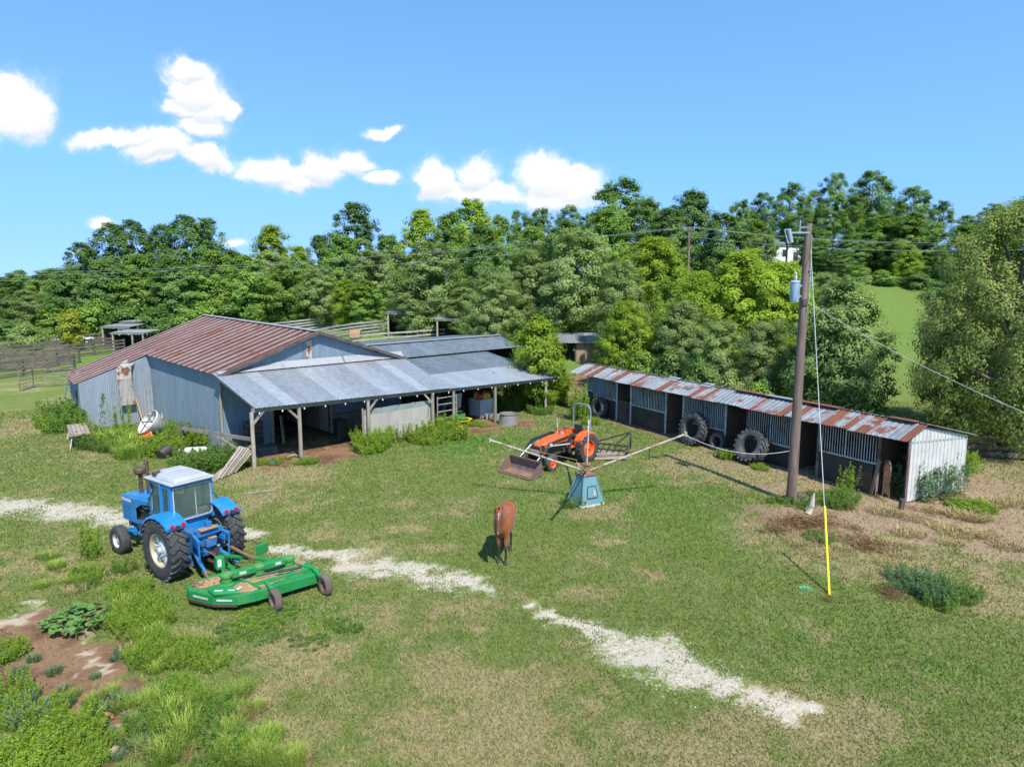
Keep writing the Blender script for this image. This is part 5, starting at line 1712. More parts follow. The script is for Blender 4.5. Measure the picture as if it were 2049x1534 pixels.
# clippings lying on the deck, uneven heaps
rc = random.Random(3)
for (cx, cy, rx, ry, hh) in ((1.28, .15, .36, .85, .09), (1.25, -.75, .36, .62, .08), (.52, -.10, .32, .85, .07), (.55, -.85, .30, .45, .06), (1.3, .95, .28, .42, .07), (.25, .2, .16, .42, .04), (1.0, -1.2, .3, .2, .05)):
    mb = MB()
    nr, na = 5, 14
    vs = [(cx, cy, .45 + hh)]
    for i in range(1, nr + 1):
        for k in range(na):
            a = 2 * math.pi * k / na
            r_ = i / nr * rc.uniform(.82, 1.12)
            vs.append((cx + rx * r_ * math.cos(a), cy + ry * r_ * math.sin(a), .452 + max(0, hh * (1 - (i / nr) ** 1.6) + rc.uniform(-.015, .015))))
    fs = [(0, 1 + k, 1 + (k + 1) % na) for k in range(na)]
    for i in range(nr - 1):
        for k in range(na):
            fs.append((1 + i * na + k, 1 + (i + 1) * na + k, 1 + (i + 1) * na + (k + 1) % na, 1 + i * na + (k + 1) % na))
    mb.add(vs, fs); mb.build('clippings', DUST, mw)
mb = MB(); mb.bar((.30, -1.2, .50), (.30, .25, .50), .10, .10); mb.bar((.05, -1.40, .48), (1.4, -.95, .48), .06, .08); mb.bar((.05, .15, .48), (1.3, .45, .48), .06, .08); mb.build('deck_rib', GREEN, mw, bevel=.01)
mb = MB(); mb.tube((.40, -.45, .62), (.34, -1.05, .60), .035); mb.tube((.38, -.6, .62), (.5, .1, .62), .018); mb.build('lift_cylinder', BLACK, mw)
mb = MB(); mb.box((.35, .60, .49), (.05, .24, .03), .5); mb.build('white_decal', M['white'], mw)
for (y) in (-1.30, -.05):
    mb = MB(); mb.bar((.20, y, .52), (-.34, y - .02, .40), .09, .09); mb.bar((-.34, y - .10, .40), (-.36, y - .10, .27), .05); mb.build('wheel_arm', GREEN, mw, bevel=.01)
    w_ = wheel(mw, -.36, y - .06 if y < -1 else y + .0, .285, .15, .19, M['rust'], M['rust'], 0, 1, 'gauge_wheel', .03)
    for ch in w_.children:
        if ch.name.startswith('tyre'):
            ch.data.materials[0] = mat('dusty_tyre', (0.10, 0.072, 0.055), (0.15, 0.115, 0.09), 4, .9)
# tongue and driveline to the tractor
mb = MB(); mb.bar((1.6, .28, .46), (3.02, .30, .47), .12, .10); mb.bar((1.55, -.7, .5), (2.75, .20, .5), .10, .08); mb.bar((1.5, .55, .47), (2.5, .36, .47), .07, .07); mb.build('tongue', GREEN, mw, bevel=.012)
mb = MB(); mb.box((1.92, .52, .66), (.26, .24, .34), top=(.75, .9)); mb.build('front_shield', GREEN, mw, bevel=.03)
mb = MB(); mb.box((1.79, .56, .68), (.008, .10, .2)); mb.build('white_decal', M['white'], mw)
mb = MB(); mb.box((2.2, -.72, .62), (.06, .40, .30), .3); mb.build('rear_bracket', GREEN, mw, bevel=.03)
mb = MB(); mb.tube((1.85, .36, .66), (3.0, .34, .68), .055, n=10); mb.tube((2.7, .34, .68), (3.05, .34, .68), .09, n=10); mb.build('driveline', BLACK, mw, smooth=True)
mb = MB(); mb.bar((1.62, -.28, .62), (2.95, .02, .72), .055); mb.build('brace_bar', M['rust'], mw)
mb = MB(); mb.path([(2.2, -.66, .7), (2.3, -.5, .9), (2.5, -.25, .8), (2.9, .1, .7)], .016, 6); mb.build('hose', BLACK, mw)
mb = MB()
for k in range(16):
    u = rc.uniform(.45, 1.0); v = rc.uniform(.9, 1.3); a = rc.uniform(0, 3.14)
    mb.bar((u + .6, v, .47), (u + .6 + .14 * math.cos(a), v + .14 * math.sin(a), .52 + rc.uniform(0, .04)), .02, .015)
mb.build('twig_litter', mat('red_brown_litter', (.30, .11, .05), (.22, .10, .05), 8, .9), mw)

# ---- orange loader tractor
ORANGE = paint('tractor_orange', (0.72, 0.105, 0.012), (0.66, 0.085, 0.012), (0.35, 0.2, 0.1), .18, .4)
ot = empty('orange_tractor', (2.86, 30.45, 0), math.atan2(-.70, -.714), 'orange compact tractor with front loader bucket and roll bar', 'tractor')
wheel(ot, 0, .66, .66, .36, .36, ORANGE, ORANGE, 20, 1, 'rear_wheel', .08)
wheel(ot, 0, -.66, .66, .36, .36, ORANGE, ORANGE, 20, -1, 'rear_wheel', .08)
wheel(ot, 2.05, .60, .35, .19, .24, ORANGE, ORANGE, 0, 1, 'front_wheel', .04)
wheel(ot, 2.05, -.60, .35, .19, .24, ORANGE, ORANGE, 0, -1, 'front_wheel', .04)
mb = MB(); mb.box((.35, 0, .72), (1.4, .42, .42)); mb.tube((0, -.6, .66), (0, .6, .66), .12); mb.box((1.7, 0, .66), (1.2, .36, .3)); mb.tube((2.05, -.55, .36), (2.05, .55, .36), .06); mb.box((2.05, 0, .45), (.2, .3, .25)); mb.build('chassis', DARKM, ot, bevel=.02)
mb = MB()
vs = []
for (x, zt, hwid) in ((1.02, 1.34, .30), (1.5, 1.31, .30), (2.05, 1.20, .28), (2.36, 1.06, .25)):
    vs += [(x, hwid, zt - .28), (x, hwid, zt - .08), (x, hwid - .10, zt), (x, -hwid + .10, zt), (x, -hwid, zt - .08), (x, -hwid, zt - .28)]
fs = [(i * 6 + k, i * 6 + k + 1, i * 6 + 7 + k, i * 6 + 6 + k) for i in range(3) for k in range(5)] + [(5, 4, 3, 2, 1, 0), (18, 19, 20, 21, 22, 23)]
mb.add(vs, fs); mb.build('hood', ORANGE, ot, bevel=.02)
mb = MB(); mb.box((1.7, 0, .90), (1.28, .54, .34)); mb.box((2.40, 0, .86), (.08, .5, .34)); mb.build('engine_side', BLACK, ot, bevel=.02)
mb = MB(); mb.box((2.46, .0, .80), (.04, .42, .16)); mb.build('grille_guard', CHROME, ot)
mb = MB(); mb.box((.86, 0, 1.22), (.30, .56, .55), top=(.7, .9)); mb.box((.55, 0, .74), (.75, .95, .06)); mb.build('dash_and_deck', ORANGE, ot, bevel=.03)
mb = MB(); mb.box((1.03, .10, 1.35), (.06, .2, .2)); mb.build('white_tank', M['white'], ot, bevel=.02)
mb = MB(); mb.lathe([(.17, -.012), (.185, 0), (.17, .012), (.155, 0)], (.66, 0, 1.52), 'Z', 18, closed=True); mb.bar((.66, 0, 1.52), (.84, 0, 1.36), .04); mb.bar((.66, -.17, 1.52), (.66, .17, 1.52), .025)
for k in range(4): mb.path([(.95, .25 - k * .15, 1.45), (1.05, .30 - k * .15, 1.62), (1.2, .35 - k * .12, 1.50)], .012, 5)
mb.build('steering_and_hoses', BLACK, ot)
mb = MB(); mb.tube((1.08, -.12, 1.3), (1.08, -.12, 1.95), .025, n=8); mb.box((1.08, -.12, 1.97), (.10, .06, .04)); mb.build('exhaust', CHROME, ot)
for sg in (1, -1):
    mb = MB()
    prof = [(.56, .78), (.55, 1.02), (.40, 1.24), (.08, 1.36), (-.30, 1.34), (-.50, 1.20)]
    vs = []
    for (x, z) in prof: vs += [(x, sg * .40, z), (x, sg * .78, z - .02), (x, sg * .80, z - .09), (x, sg * .40, z - .05)]
    fs = [(i * 4 + k, i * 4 + (k + 1) % 4, i * 4 + 4 + (k + 1) % 4, i * 4 + 4 + k) for i in range(len(prof) - 1) for k in range(4)] + [(0, 1, 2, 3), tuple((len(prof) - 1) * 4 + k for k in (3, 2, 1, 0))]
    mb.add(vs, fs); mb.prism([(.55, sg * .40, .72), (.55, sg * .40, 1.02), (.08, sg * .40, 1.34), (-.45, sg * .40, 1.2), (-.45, sg * .40, .8)], (0, .03, 0))
    mb.build('fender', ORANGE, ot, bevel=.015)
mb = MB(); mb.box((.05, 0, 1.10), (.42, .46, .12)); mb.box((-.20, 0, 1.34), (.12, .44, .46)); mb.build('seat', BLACK, ot, bevel=.04)
mb = MB(); mb.path([(-.42, .50, .9), (-.42, .50, 2.22), (-.42, .42, 2.40), (-.42, .3, 2.46), (-.42, -.3, 2.46), (-.42, -.42, 2.40), (-.42, -.50, 2.22), (-.42, -.50, .9)], .038, 8, up=(1, 0, 0)); mb.build('roll_bar', mat('grey_rollbar', (.17, .22, .26), (.14, .185, .22), 2, .5), ot, smooth=True)
for sg in (1, -1):
    mb = MB(); mb.bar((.98, sg * .50, .55), (.98, sg * .50, 1.34), .12, .08); mb.build('loader_upright', BLACK, ot, bevel=.01)
    mb = MB(); mb.bar((.98, sg * .54, 1.30), (2.15, sg * .54, 1.16), .07, .13); mb.bar((2.12, sg * .54, 1.18), (2.88, sg * .54, .36), .07, .13); mb.build('loader_arm', BLACK, ot, bevel=.012)
    mb = MB(); mb.tube((1.05, sg * .58, .98), (1.9, sg * .58, 1.06), .035); mb.tube((1.9, sg * .58, 1.06), (2.25, sg * .56, 1.06), .02); mb.build('lift_cylinder', CHROME, ot)
    mb = MB(); mb.tube((2.2, sg * .50, .98), (2.72, sg * .50, .62), .03); mb.tube((2.72, sg * .50, .62), (2.95, sg * .50, .45), .018); mb.build('bucket_cylinder', CHROME, ot)
mb = MB(); mb.lathe([(0, 0), (.07, 0), (.07, .02), (0, .02)], (2.12, .585, 1.13), 'Y', 14); mb.build('round_badge', M['white'], ot)
mb = MB(); mb.bar((2.5, -.5, .72), (2.5, .5, .72), .08); mb.build('loader_crossbar', BLACK, ot)
bk = mat('worn_bucket_steel', (0.115, 0.085, 0.075), (0.19, 0.135, 0.11), 3, .6, .2, dirt=(.24, .13, .07), dirt_amt=.6, dscale=2)
mb = MB()
prof = [(3.62, .03), (3.10, .03), (2.96, .10), (2.90, .28), (2.98, .60)]
vs = []
for (x, z) in prof: vs += [(x, .92, z), (x, -.92, z)]
for (x, z) in prof: vs += [(x - .03 if z > .05 else x, .92, z - .03 if z < .2 else z), (x - .03 if z > .05 else x, -.92, z - .03 if z < .2 else z)]
k = len(prof)
fs = [(i * 2, i * 2 + 1, i * 2 + 3, i * 2 + 2) for i in range(k - 1)] + [(2 * k + i * 2 + 2, 2 * k + i * 2 + 3, 2 * k + i * 2 + 1, 2 * k + i * 2) for i in range(k - 1)]
mb.add(vs, fs)
for sg in (.92, -.92):
    mb.prism([(3.62, sg, .02), (3.10, sg, .02), (2.94, sg, .10), (2.88, sg, .28), (2.97, sg, .61), (3.25, sg, .42)], (0, .03 if sg > 0 else -.03, 0))
mb.bar((2.97, -.93, .61), (2.97, .93, .61), .05, .05)
mb.build('bucket', bk, ot)
# dried soil in the bucket
mb = MB(); mb.box((3.22, 0, .055), (.55, 1.6, .02)); mb.build('soil', M['rust'], ot, bevel=.008)

for ch in ot.children:
    nm = ch.name.split('.')[0]
    if ch.type == 'MESH':
        for v in ch.data.vertices:
            if v.co.x > .95: v.co.x = .95 + (v.co.x - .95) * 1.13
    elif nm == 'front_wheel':
        ch.location.x = 2.24
# ---- box frame implement with a heap of boards behind the orange tractor
im = G(1215, 908)
imp = empty('drag_implement', im, R(-18), 'black steel drag frame lying on scrap boards behind the orange tractor', 'implement')
mb = MB()
for (p, q) in (((-.7, .55, .35), (1.0, .55, .30)), ((-.7, -.35, .30), (1.0, -.35, .30)), ((1.0, .55, .3), (1.0, -.35, .3)), ((.3, .1, .35), (.98, .48, 1.0)), ((1.0, .55, .3), (.98, .48, 1.0)), ((1.0, -.2, .3), (.98, .48, 1.0)), ((-.7, .55, .35), (-.7, -.35, .3)), ((-.6, .1, .5), (.98, .48, 1.0))):
    mb.bar(p, q, .06)
for k in range(6): mb.bar((-.5 + k * .28, .5, .3), (-.5 + k * .28, -.3, .28), .045)
mb.build('frame', BLACK, imp)
for k, (a, y0, l) in enumerate(((.1, -.6, 1.7), (-.06, -.35, 1.6), (.02, -.1, 1.5), (.14, .1, 1.7), (-.1, .3, 1.6), (.05, .5, 1.4), (.2, -.75, 1.9))):
    b_ = G(1212, 912)
    mb = MB(); mb.box((0, 0, .05), (l, .16, .035))
    o = mb.build('scrap_board', M['wood_tan'] if k % 2 else M['wood_pale'])
    o.location = (b_.x - .1 + .1 * (k % 3), b_.y + y0, .02 + .03 * (k % 3)); o.rotation_euler = (R(1), R(-2), a + R(-10))
    tag(o, 'weathered board in the heap under the black drag frame', 'board', 'scrap boards behind the orange tractor')

# ---- lawn mower under the shed
YEL = paint('yellow_paint', (0.72, 0.50, 0.02), amt=.2)
LG = paint('lawn_tractor_green', (0.06, 0.22, 0.05), amt=.3)
lm = empty('lawn_mower', G(917, 846), R(-50), 'green and yellow riding lawn mower at the shed edge', 'lawn mower')
for (x, y, r_, w_) in ((-.35, .40, .28, .25), (-.35, -.40, .28, .25), (.72, .42, .14, .12), (.72, -.42, .14, .12)):
    wheel(lm, x, y, r_, r_ * .5, w_, YEL, YEL, 0, 1 if y > 0 else -1, 'wheel', .03)
mb = MB(); mb.box((-.15, 0, .45), (.9, .6, .25)); mb.box((.45, 0, .34), (.55, .5, .06)); mb.box((-.5, 0, .62), (.4, .55, .2)); mb.build('body', LG, lm, bevel=.04)
mb = MB(); mb.prism([(.0, -.62, .16), (.5, -.62, .16), (.65, -.3, .16), (.65, .3, .16), (.5, .62, .16), (.0, .62, .16)], (0, 0, .12)); mb.build('mower_deck', YEL, lm, bevel=.03)
mb = MB(); mb.box((-.10, 0, .66), (.45, .48, .12)); mb.box((-.32, 0, .92), (.12, .46, .48)); mb.build('seat', mat('yellow_seat', (.42, .38, .10), (.36, .33, .09), 3, .7), lm, bevel=.05)
for sg in (1, -1):
    mb = MB(); mb.path([(.05, sg * .32, .5), (.15, sg * .32, .95), (.15, sg * .1, 1.0)], .018, 6); mb.build('control_lever', BLACK, lm)

# ---- totes, cans and tubs
PLASTIC = mat('cloudy_tank_plastic', (0.42, 0.50, 0.55), (0.36, 0.44, 0.49), 2, .4)
ib = empty('water_tote', G(964, 833), R(44), 'caged white plastic water tote under the shed roof', 'water tank')
mb = MB(); mb.box((0, 0, .62), (1.08, .98, .98)); mb.build('tank', PLASTIC, ib, bevel=.06)
mb = MB(); mb.box((0, 0, .08), (1.14, 1.04, .08)); mb.build('pallet', M['wood'], ib)
mb = MB()
for k in range(6):
    z = .16 + k * .19
    for (p, q) in (((-.57, -.52), (.57, -.52)), ((.57, -.52), (.57, .52)), ((.57, .52), (-.57, .52)), ((-.57, .52), (-.57, -.52))): mb.bar((*p, z), (*q, z), .022)
for k in range(7):
    x = -.57 + 1.14 * k / 6
    for y in (-.52, .52): mb.bar((x, y, .1), (x, y, 1.12), .022)
    y = -.52 + 1.04 * k / 6
    for x2 in (-.57, .57): mb.bar((x2, y, .1), (x2, y, 1.12), .022)
mb.build('cage', CHROME, ib)
CANR = mat('red_plastic', (0.40, 0.025, 0.03), (0.33, 0.02, 0.03), 3, .45)
CANY = mat('yellow_plastic_can', (0.62, 0.36, 0.02), (0.55, 0.30, 0.02), 3, .45)


def fuel_can(loc, rz, mt, label, s=1.0):
    c = empty('fuel_can', loc, rz, label, 'can', 'fuel cans on the water tote')
    mb = MB(); mb.box((0, 0, .15 * s), (.30 * s, .22 * s, .30 * s), top=(.85, .85)); mb.build('body', mt, c, bevel=.04)
    mb = MB(); mb.path([(-.1 * s, 0, .29 * s), (-.08 * s, 0, .37 * s), (.05 * s, 0, .37 * s), (.07 * s, 0, .29 * s)], .018, 6); mb.build('handle', mt, c)
    mb = MB(); mb.tube((.11 * s, 0, .28 * s), (.2 * s, 0, .42 * s), .022); mb.build('spout', BLACK, c)


ibl = ib.location
rot44 = Matrix.Rotation(R(44), 3, 'Z')
for k, (x, y, mt, lb) in enumerate(((-.38, -.28, CANR, 'red fuel can at the left corner of the tote top'), (-.05, -.34, CANY, 'larger yellow can between red cans on the tote'), (.28, -.30, CANY, 'yellow can with a round handle at the tote front'), (.40, .02, CANR, 'red can at the right corner of the tote top'), (-.3, .15, CANY, 'yellow can standing behind the red corner can'), (.05, .22, CANR, 'red can in the back row on the tote'), (.38, .34, CANR, 'rearmost red can on the tote'))):
    p = rot44 @ Vector((x, y, 0))
    fuel_can((ibl.x + p.x, ibl.y + p.y, ibl.z + 1.12), k * .9, mt, lb, 1.15 if k % 2 else 1.0)
sq = G(1017, 848)
mb = MB(); mb.lathe([(0, 0), (.58, 0), (.56, .05), (.46, .56), (.50, .58), (.50, .62), (.44, .62), (.42, .58), (0, .57)], (0, 0, 0), 'Z', 28)
o = mb.build('stock_tub', mat('grey_tub_plastic', (.13, .125, .115), (.17, .16, .15), 3, .7, dirt=(.3, .26, .2), dirt_amt=.4), smooth=True); o.location = sq
tag(o, 'upturned grey rubber stock tub beside the shed post', 'tub')
mb = MB(); mb.lathe([(0, 0), (.20, 0), (.24, .06), (.22, .16), (.12, .24), (0, .26)], (0, 0, 0), 'Z', 16); mb.box((.1, 0, .2), (.3, .1, .06))
o = mb.build('yellow_bucket', YEL, smooth=True); o.location = G(919, 860); tag(o, 'round yellow plastic cap lying on bare soil by the weeds', 'bucket')
mb = MB(); mb.lathe([(0, .0), (.12, 0), (.15, .3), (.13, .31), (.11, .04), (0, .04)], (0, 0, 0), 'Z', 14); o = mb.build('white_bucket', M['white'], smooth=True); o.location = G(976, 838); tag(o, 'small white bucket beside the shed post and tote', 'bucket')
mb = MB(); mb.prism([(-.2, 0, 0), (.2, 0, 0), (.3, 0, .35), (-.3, 0, .35)], (0, .25, 0)); o = mb.build('green_trough', M['panel_green'], bevel=.02); o.location = G(998, 841); tag(o, 'pale green plastic trough against the shed post', 'trough')
o = tyre(MB(), .75, .36, .42, 20, .05).build('stored_tyre', M['rubber'], smooth=True); o.location = BW(12.0, 1.7, .74); o.rotation_euler = (0, 0, math.atan2(BA.y, BA.x) + .3); tag(o, 'black tractor tyre standing in the dark shed behind the pipe gate', 'tyre')
mb = MB(); mb.box((0, 0, .5), (.5, .06, .9)); o = mb.build('blue_sheet', tr_m, bevel=.02); o.location = BW(12.9, 1.9, .7); o.rotation_euler = (R(12), 0, .6); tag(o, 'blue plastic sheet leaning inside the shed behind the mower seat', 'sheet')
mb = MB(); mb.bar(BW(15.0, 1.3, 0), BW(15.55, 1.5, 1.75), .09, .04); tag(mb.build('leaning_plank', M['wood']), 'grey plank leaning on the shed side wall', 'board')

# bin, trough, stacked black bins and litter under the porch
bn = empty('wheeled_bin', G(682, 880), R(40), 'tall black wheeled refuse bin against the barn front wall', 'bin')
mb = MB(); mb.box((0, 0, .52), (.48, .48, .95), top=(1.18, 1.18)); mb.build('body', BLACK, bn, bevel=.03)
mb = MB(); mb.box((0, 0, 1.03), (.62, .64, .07)); mb.build('lid', BLACK, bn, bevel=.03)
for sg in (1, -1):
    mb = MB(); mb.lathe([(0, -.03), (.11, -.03), (.11, .03), (0, .03)], (-.24, sg * .24, .11), 'Y', 14); mb.build('wheel', M['rubber'], bn)
for k in range(5):
    p = BW(1.55, 3.3, .0)
    mb = MB(); mb.box((0, 0, .13), (.72, .5, .25), top=(1.06, 1.08)); mb.box((0, 0, .262), (.80, .58, .025)); o = mb.build('black_crate', BLACK, bevel=.015); o.location = (p.x, p.y, k * .285); o.rotation_euler = (0, 0, R(44) + .02 * (k % 2))
    tag(o, 'black plastic crate in the stack beside the barn opening', 'crate', 'stacked black crates')
tr = empty('planter_trough', G(531, 908), R(38), 'dark square trough with weeds by the front porch post', 'trough')
mb = MB()
for (c, s_) in (((0, .33, .2), (.9, .05, .4)), ((0, -.33, .2), (.9, .05, .4)), ((.43, 0, .2), (.05, .66, .4)), ((-.43, 0, .2), (.05, .66, .4))): mb.box(c, s_)
mb.build('wall', M['old_rubber'], tr, bevel=.02)
mb = MB(); mb.box((0, 0, .3), (.84, .62, .04)); mb.build('soil', M['dark_in'], tr)
mb = MB(); mb.bar(BW(3.2, 3.6, .0), BW(3.25, 3.9, 1.35), .28, .05, up=(1, 0, 0)); tag(mb.build('leaning_plank', M['wood']), 'short grey board standing at the left jamb of the barn opening', 'board')
mb = MB(); mb.bar(BW(sP1 - .2, 3.0, .0), BW(sP1 - .05, 3.3, 1.1), .25, .04, up=(1, 0, 0)); tag(mb.build('leaning_plank', M['wood_tan']), 'brown board leaning at the end of the white panels', 'board')
o = MB(); o.box((0, 0, .05), (.18, .14, .1)); o = o.build('blue_rag', BLUE, bevel=.04); o.location = G(545, 929); tag(o, 'crumpled blue rag on the ground by the trough', 'rag')
mb = MB(); mb.path([(0, 0, .02), (.3, .1, .1), (.6, .05, .03), (.7, -.2, .05)], .05, 6); o = mb.build('scrap_branch', M['wood_pale']); o.location = G(575, 915); tag(o, 'pale scrap branch lying before the middle porch post', 'branch')

# planks leaning and lying by the front post
for k in range(6):
    a, b = G(433 + k * 7, 962 - k * 2.5), BW(-.35 + .0 * k, .05, 0)
    tp = Vector((b.x + k * .09 - .2, b.y + .25 + k * .05, 1.02 - .04 * k))
    mb = MB(); mb.bar(a + Vector((0, 0, .03 + .015 * k)), tp, .17 if k % 2 else .12, .035); tag(mb.build('leaning_plank', M['wood_pale'] if k in (0, 1, 4, 5) else M['wood']), 'bleached plank in the bundle leaning on the front porch post', 'plank', 'planks leaning on the front porch post')
for k in range(2):
    mb = MB(); a, b = G(425 + k * 10, 966 - k * 9), G(462 + k * 8, 930 - k * 4); mb.bar(a + Vector((0, 0, .06 + k * .06)), b + Vector((0, 0, .12 + k * .06)), .26, .05); tag(mb.build('lying_plank', M['wood']), 'wide grey plank lying under the leaning bundle', 'plank', 'grey planks on the ground')
# hitching rail beside the side wall
hr = empty('hitch_rail', G(455, 905), 0, 'weathered timber rail and brace between the barn corner and front post', 'rail')
pA, pB = BW(-.2, 3.6, 1.05), BW(.05, .2, 1.15)
mb = MB(); mb.bar(BW(-.8, 6.2, 1.0), BW(.15, .4, 1.25), .05, .16); mb.build('rail', M['wood'], hr, True)
mb = MB(); mb.bar(BW(-.35, 3.4, 1.05), BW(.05, .3, .55), .05, .12); mb.build('brace', M['wood'], hr, True)
mb = MB(); mb.bar(BW(-.1, 1.4, .0), BW(.02, .15, 1.0), .05, .12); mb.build('brace', M['wood'], hr, True)
mb = MB(); mb.bar(BW(-.75, 6.0, -.1), BW(-.75, 6.0, 1.2), .12); mb.build('post', M['wood_dark'], hr, True)
# boards leaning on the side wall
for k in range(4):
    a = G(322 + k * 6, 852 - k); b = AT(331 + k * 5, 786 + k * 3, a.y + 1.0)
    mb = MB(); mb.bar(a, b, .12, .05); tag(mb.build('leaning_board', M['wood_pale'] if k % 2 else M['wood']), 'long grey board leaning against the barn side wall', 'board', 'boards leaning on the barn side wall')
for k in range(2):
    a = G(352 + k * 5, 852 + k * 4); b = G(332 + k * 3, 832)
    mb = MB(); mb.bar(a + Vector((0, 0, .1)), b + Vector((0, 0, .75)), .14, .04); tag(mb.build('lying_board', M['wood_pale']), 'short board propped at the foot of the barn side wall', 'board', 'short boards at the barn side wall')
# ladder at the lean-to corner
a, b = G(119, 834), AT(139, 746, 38.6)
ld = empty('ladder', a, 0, 'aluminium ladder leaning on the lean-to corner', 'ladder')
sd_ = Vector((.42, .05, 0))
for o_ in (Vector((0, 0, 0)), sd_):
    mb = MB(); mb.bar(a + o_, b + o_, .03, .08); mb.build('stile', SILVER, ld, True)
for k in range(10):
    p = a.lerp(b, (k + .6) / 10.4)
    mb = MB(); mb.tube(p, p + sd_, .018, n=6); mb.build('rung', SILVER, ld, True)
# yellow pole leaning on the wall
a, b = G(288, 850), AT(268, 785, 38.5)
mb = MB(); mb.tube(a, b, .04, n=8); tag(mb.build('leaning_pole', mat('orange_wood_pole', (.42, .24, .08), (.34, .19, .07), 3, .7)), 'orange brown pole leaning beside the peeled roof sheet', 'pole')

# cone spreader: white hopper on an orange frame
sp = empty('cone_spreader', G(298, 893), R(75), 'white hopper spreader on an orange frame tipped in the weeds', 'spreader')
mb = MB(); mb.lathe([(.06, -.62), (.16, -.55), (.60, .05), (.66, .26), (.62, .28), (.56, .06), (.14, -.48), (0, -.5)], (0, 0, 0), 'Z', 28)
for (p, q) in (((-.62, -.1, .24), (.62, .1, .24)), ((-.1, .62, .26), (.1, -.62, .26)), ((-.5, .3, .25), (.4, .42, .25))): mb.tube(p, q, .028, n=6, m=1)
hp = mb.build('hopper', [M['white'], M['iron']], sp, smooth=True)
dirv = Matrix.Rotation(-sp.rotation_euler.z, 3, 'Z') @ Vector((-.50, -.55, .62))
hp.rotation_euler = dirv.to_track_quat('Z', 'Y').to_euler(); hp.location = Matrix.Rotation(-sp.rotation_euler.z, 3, 'Z') @ Vector((0, .45, 1.0))
mb = MB()
for (p, q) in (((-.2, -.4, .35), (-.2, .4, .35)), ((-.2, -.4, .35), (.15, 0, 1.0)), ((-.2, .4, .35), (.15, 0, 1.0)), ((-.1, -.35, .4), (.4, -.3, .1)), ((-.1, .35, .4), (.4, .3, .1)), ((-.6, 0, .15), (.1, 0, .6))): mb.bar(p, q, .10, .06)
mb.prism([(-.28, -.32, .4), (-.28, .32, .4), (.15, 0, 1.0)], (.04, 0, .03))
mb.build('frame', ORANGE, sp, bevel=.01)
o = MB(); o.lathe([(0, 0), (.24, 0), (.30, .45), (.27, .46), (.22, .05), (0, .05)], (0, 0, 0), 'Z', 18); o = o.build('black_pot', BLACK, smooth=True); o.location = G(318, 920) + Vector((0, .1, .2)); o.rotation_euler = (R(-70), 0, R(-20)); tag(o, 'black plastic pot lying on its side in the weeds', 'pot')
mb = MB(); mb.lathe([(0, -.8), (.13, -.78), (.16, -.7), (.16, .7), (.13, .78), (0, .8)], (0, 0, 0), 'X', 16); o = mb.build('white_tank', M['white'], smooth=True); o.location = G(378, 908) + Vector((0, .1, .14)); o.rotation_euler = (0, 0, R(12)); tag(o, 'long white cylinder tank lying in the grass by the weeds', 'tank')

# picnic table
pt = empty('picnic_table', G(160, 893), R(125), 'weathered wooden picnic table with white metal legs in the weeds', 'table')
for k in range(5):
    mb = MB(); mb.box((.75, -.36 + k * .17, .74), (2.7, .155, .045)); o = mb.build('plank', M['wood'] if k else M['wood_tan'], pt, bevel=.008)
mb = MB(); mb.box((-.6, 0, .70), (.08, .9, .06)); mb.box((2.0, 0, .70), (.08, .8, .06)); mb.build('batten', M['wood_tan'], pt)
for x in (-.5, 2.0):
    for sg in (1, -1):
        mb = MB(); mb.path([(x, sg * .28, .70), (x, sg * .42, .02)], .03, 8); mb.build('leg', M['white'], pt, smooth=True)

# white car far left
vc = GT(148, 690)
car = empty('white_car', (vc.x, vc.y, float(terrain(vc.x, vc.y))), R(5), 'small white car parked under the yellow green tree', 'car')
CARW = mat('car_white', (.70, .72, .74), (.66, .68, .70), 2, .25)
mb = MB()
prof = [(-2.0, .35), (-2.05, .8), (-1.9, .95), (-1.2, 1.0), (1.2, .98), (2.0, .85), (2.1, .6), (2.05, .35)]
mb.prism([(x, -.85, z) for x, z in prof], (0, 1.7, 0)); mb.build('body', CARW, car, bevel=.06)
mb = MB(); mb.prism([(-1.5, -.74, .98), (1.0, -.74, .98), (.45, -.66, 1.46), (-1.2, -.66, 1.46)], (0, 1.4, 0)); mb.build('cabin', CARW, car, bevel=.06)
mb = MB(); mb.prism([(-1.3, -.755, 1.04), (.8, -.755, 1.04), (.4, -.70, 1.40), (-1.1, -.70, 1.40)], (0, .012, 0)); mb.build('side_window', BLACK, car)
for x in (-1.3, 1.35):
    for sg in (1, -1):
        mb = MB(); mb.lathe([(0, -.1), (.22, -.1), (.33, -.09), (.33, .09), (.22, .1), (0, .1)], (x, sg * .78, .33), 'Y', 20); mb.build('wheel', M['rubber'], car)

# white house on the hill behind the pines
hc = AT(1563, 520, 150)
house = empty('hill_house', (hc.x, hc.y, float(terrain(hc.x, hc.y))), R(8), 'white house on the hill glimpsed between pine trunks', 'house')
mb = MB(); mb.box((0, 0, 1.8), (11, 7, 4.0)); mb.build('wall', CARW, house)
mb = MB(); mb.prism([(-5.8, -4, 3.8), (-5.8, 4, 3.8), (-5.8, 0, 6.4)], (11.6, 0, 0)); mb.build('roof', M['dark_roof'], house)
for x in (-3.6, -1.2, 3.2):
    mb = MB(); mb.box((x, -3.52, 2.0), (1.1, .08, 1.4)); mb.build('window', BLACK, house)
mb = MB(); mb.box((1.2, -3.52, 1.1), (1.0, .08, 2.1)); mb.build('door', M['wood_dark'], house)

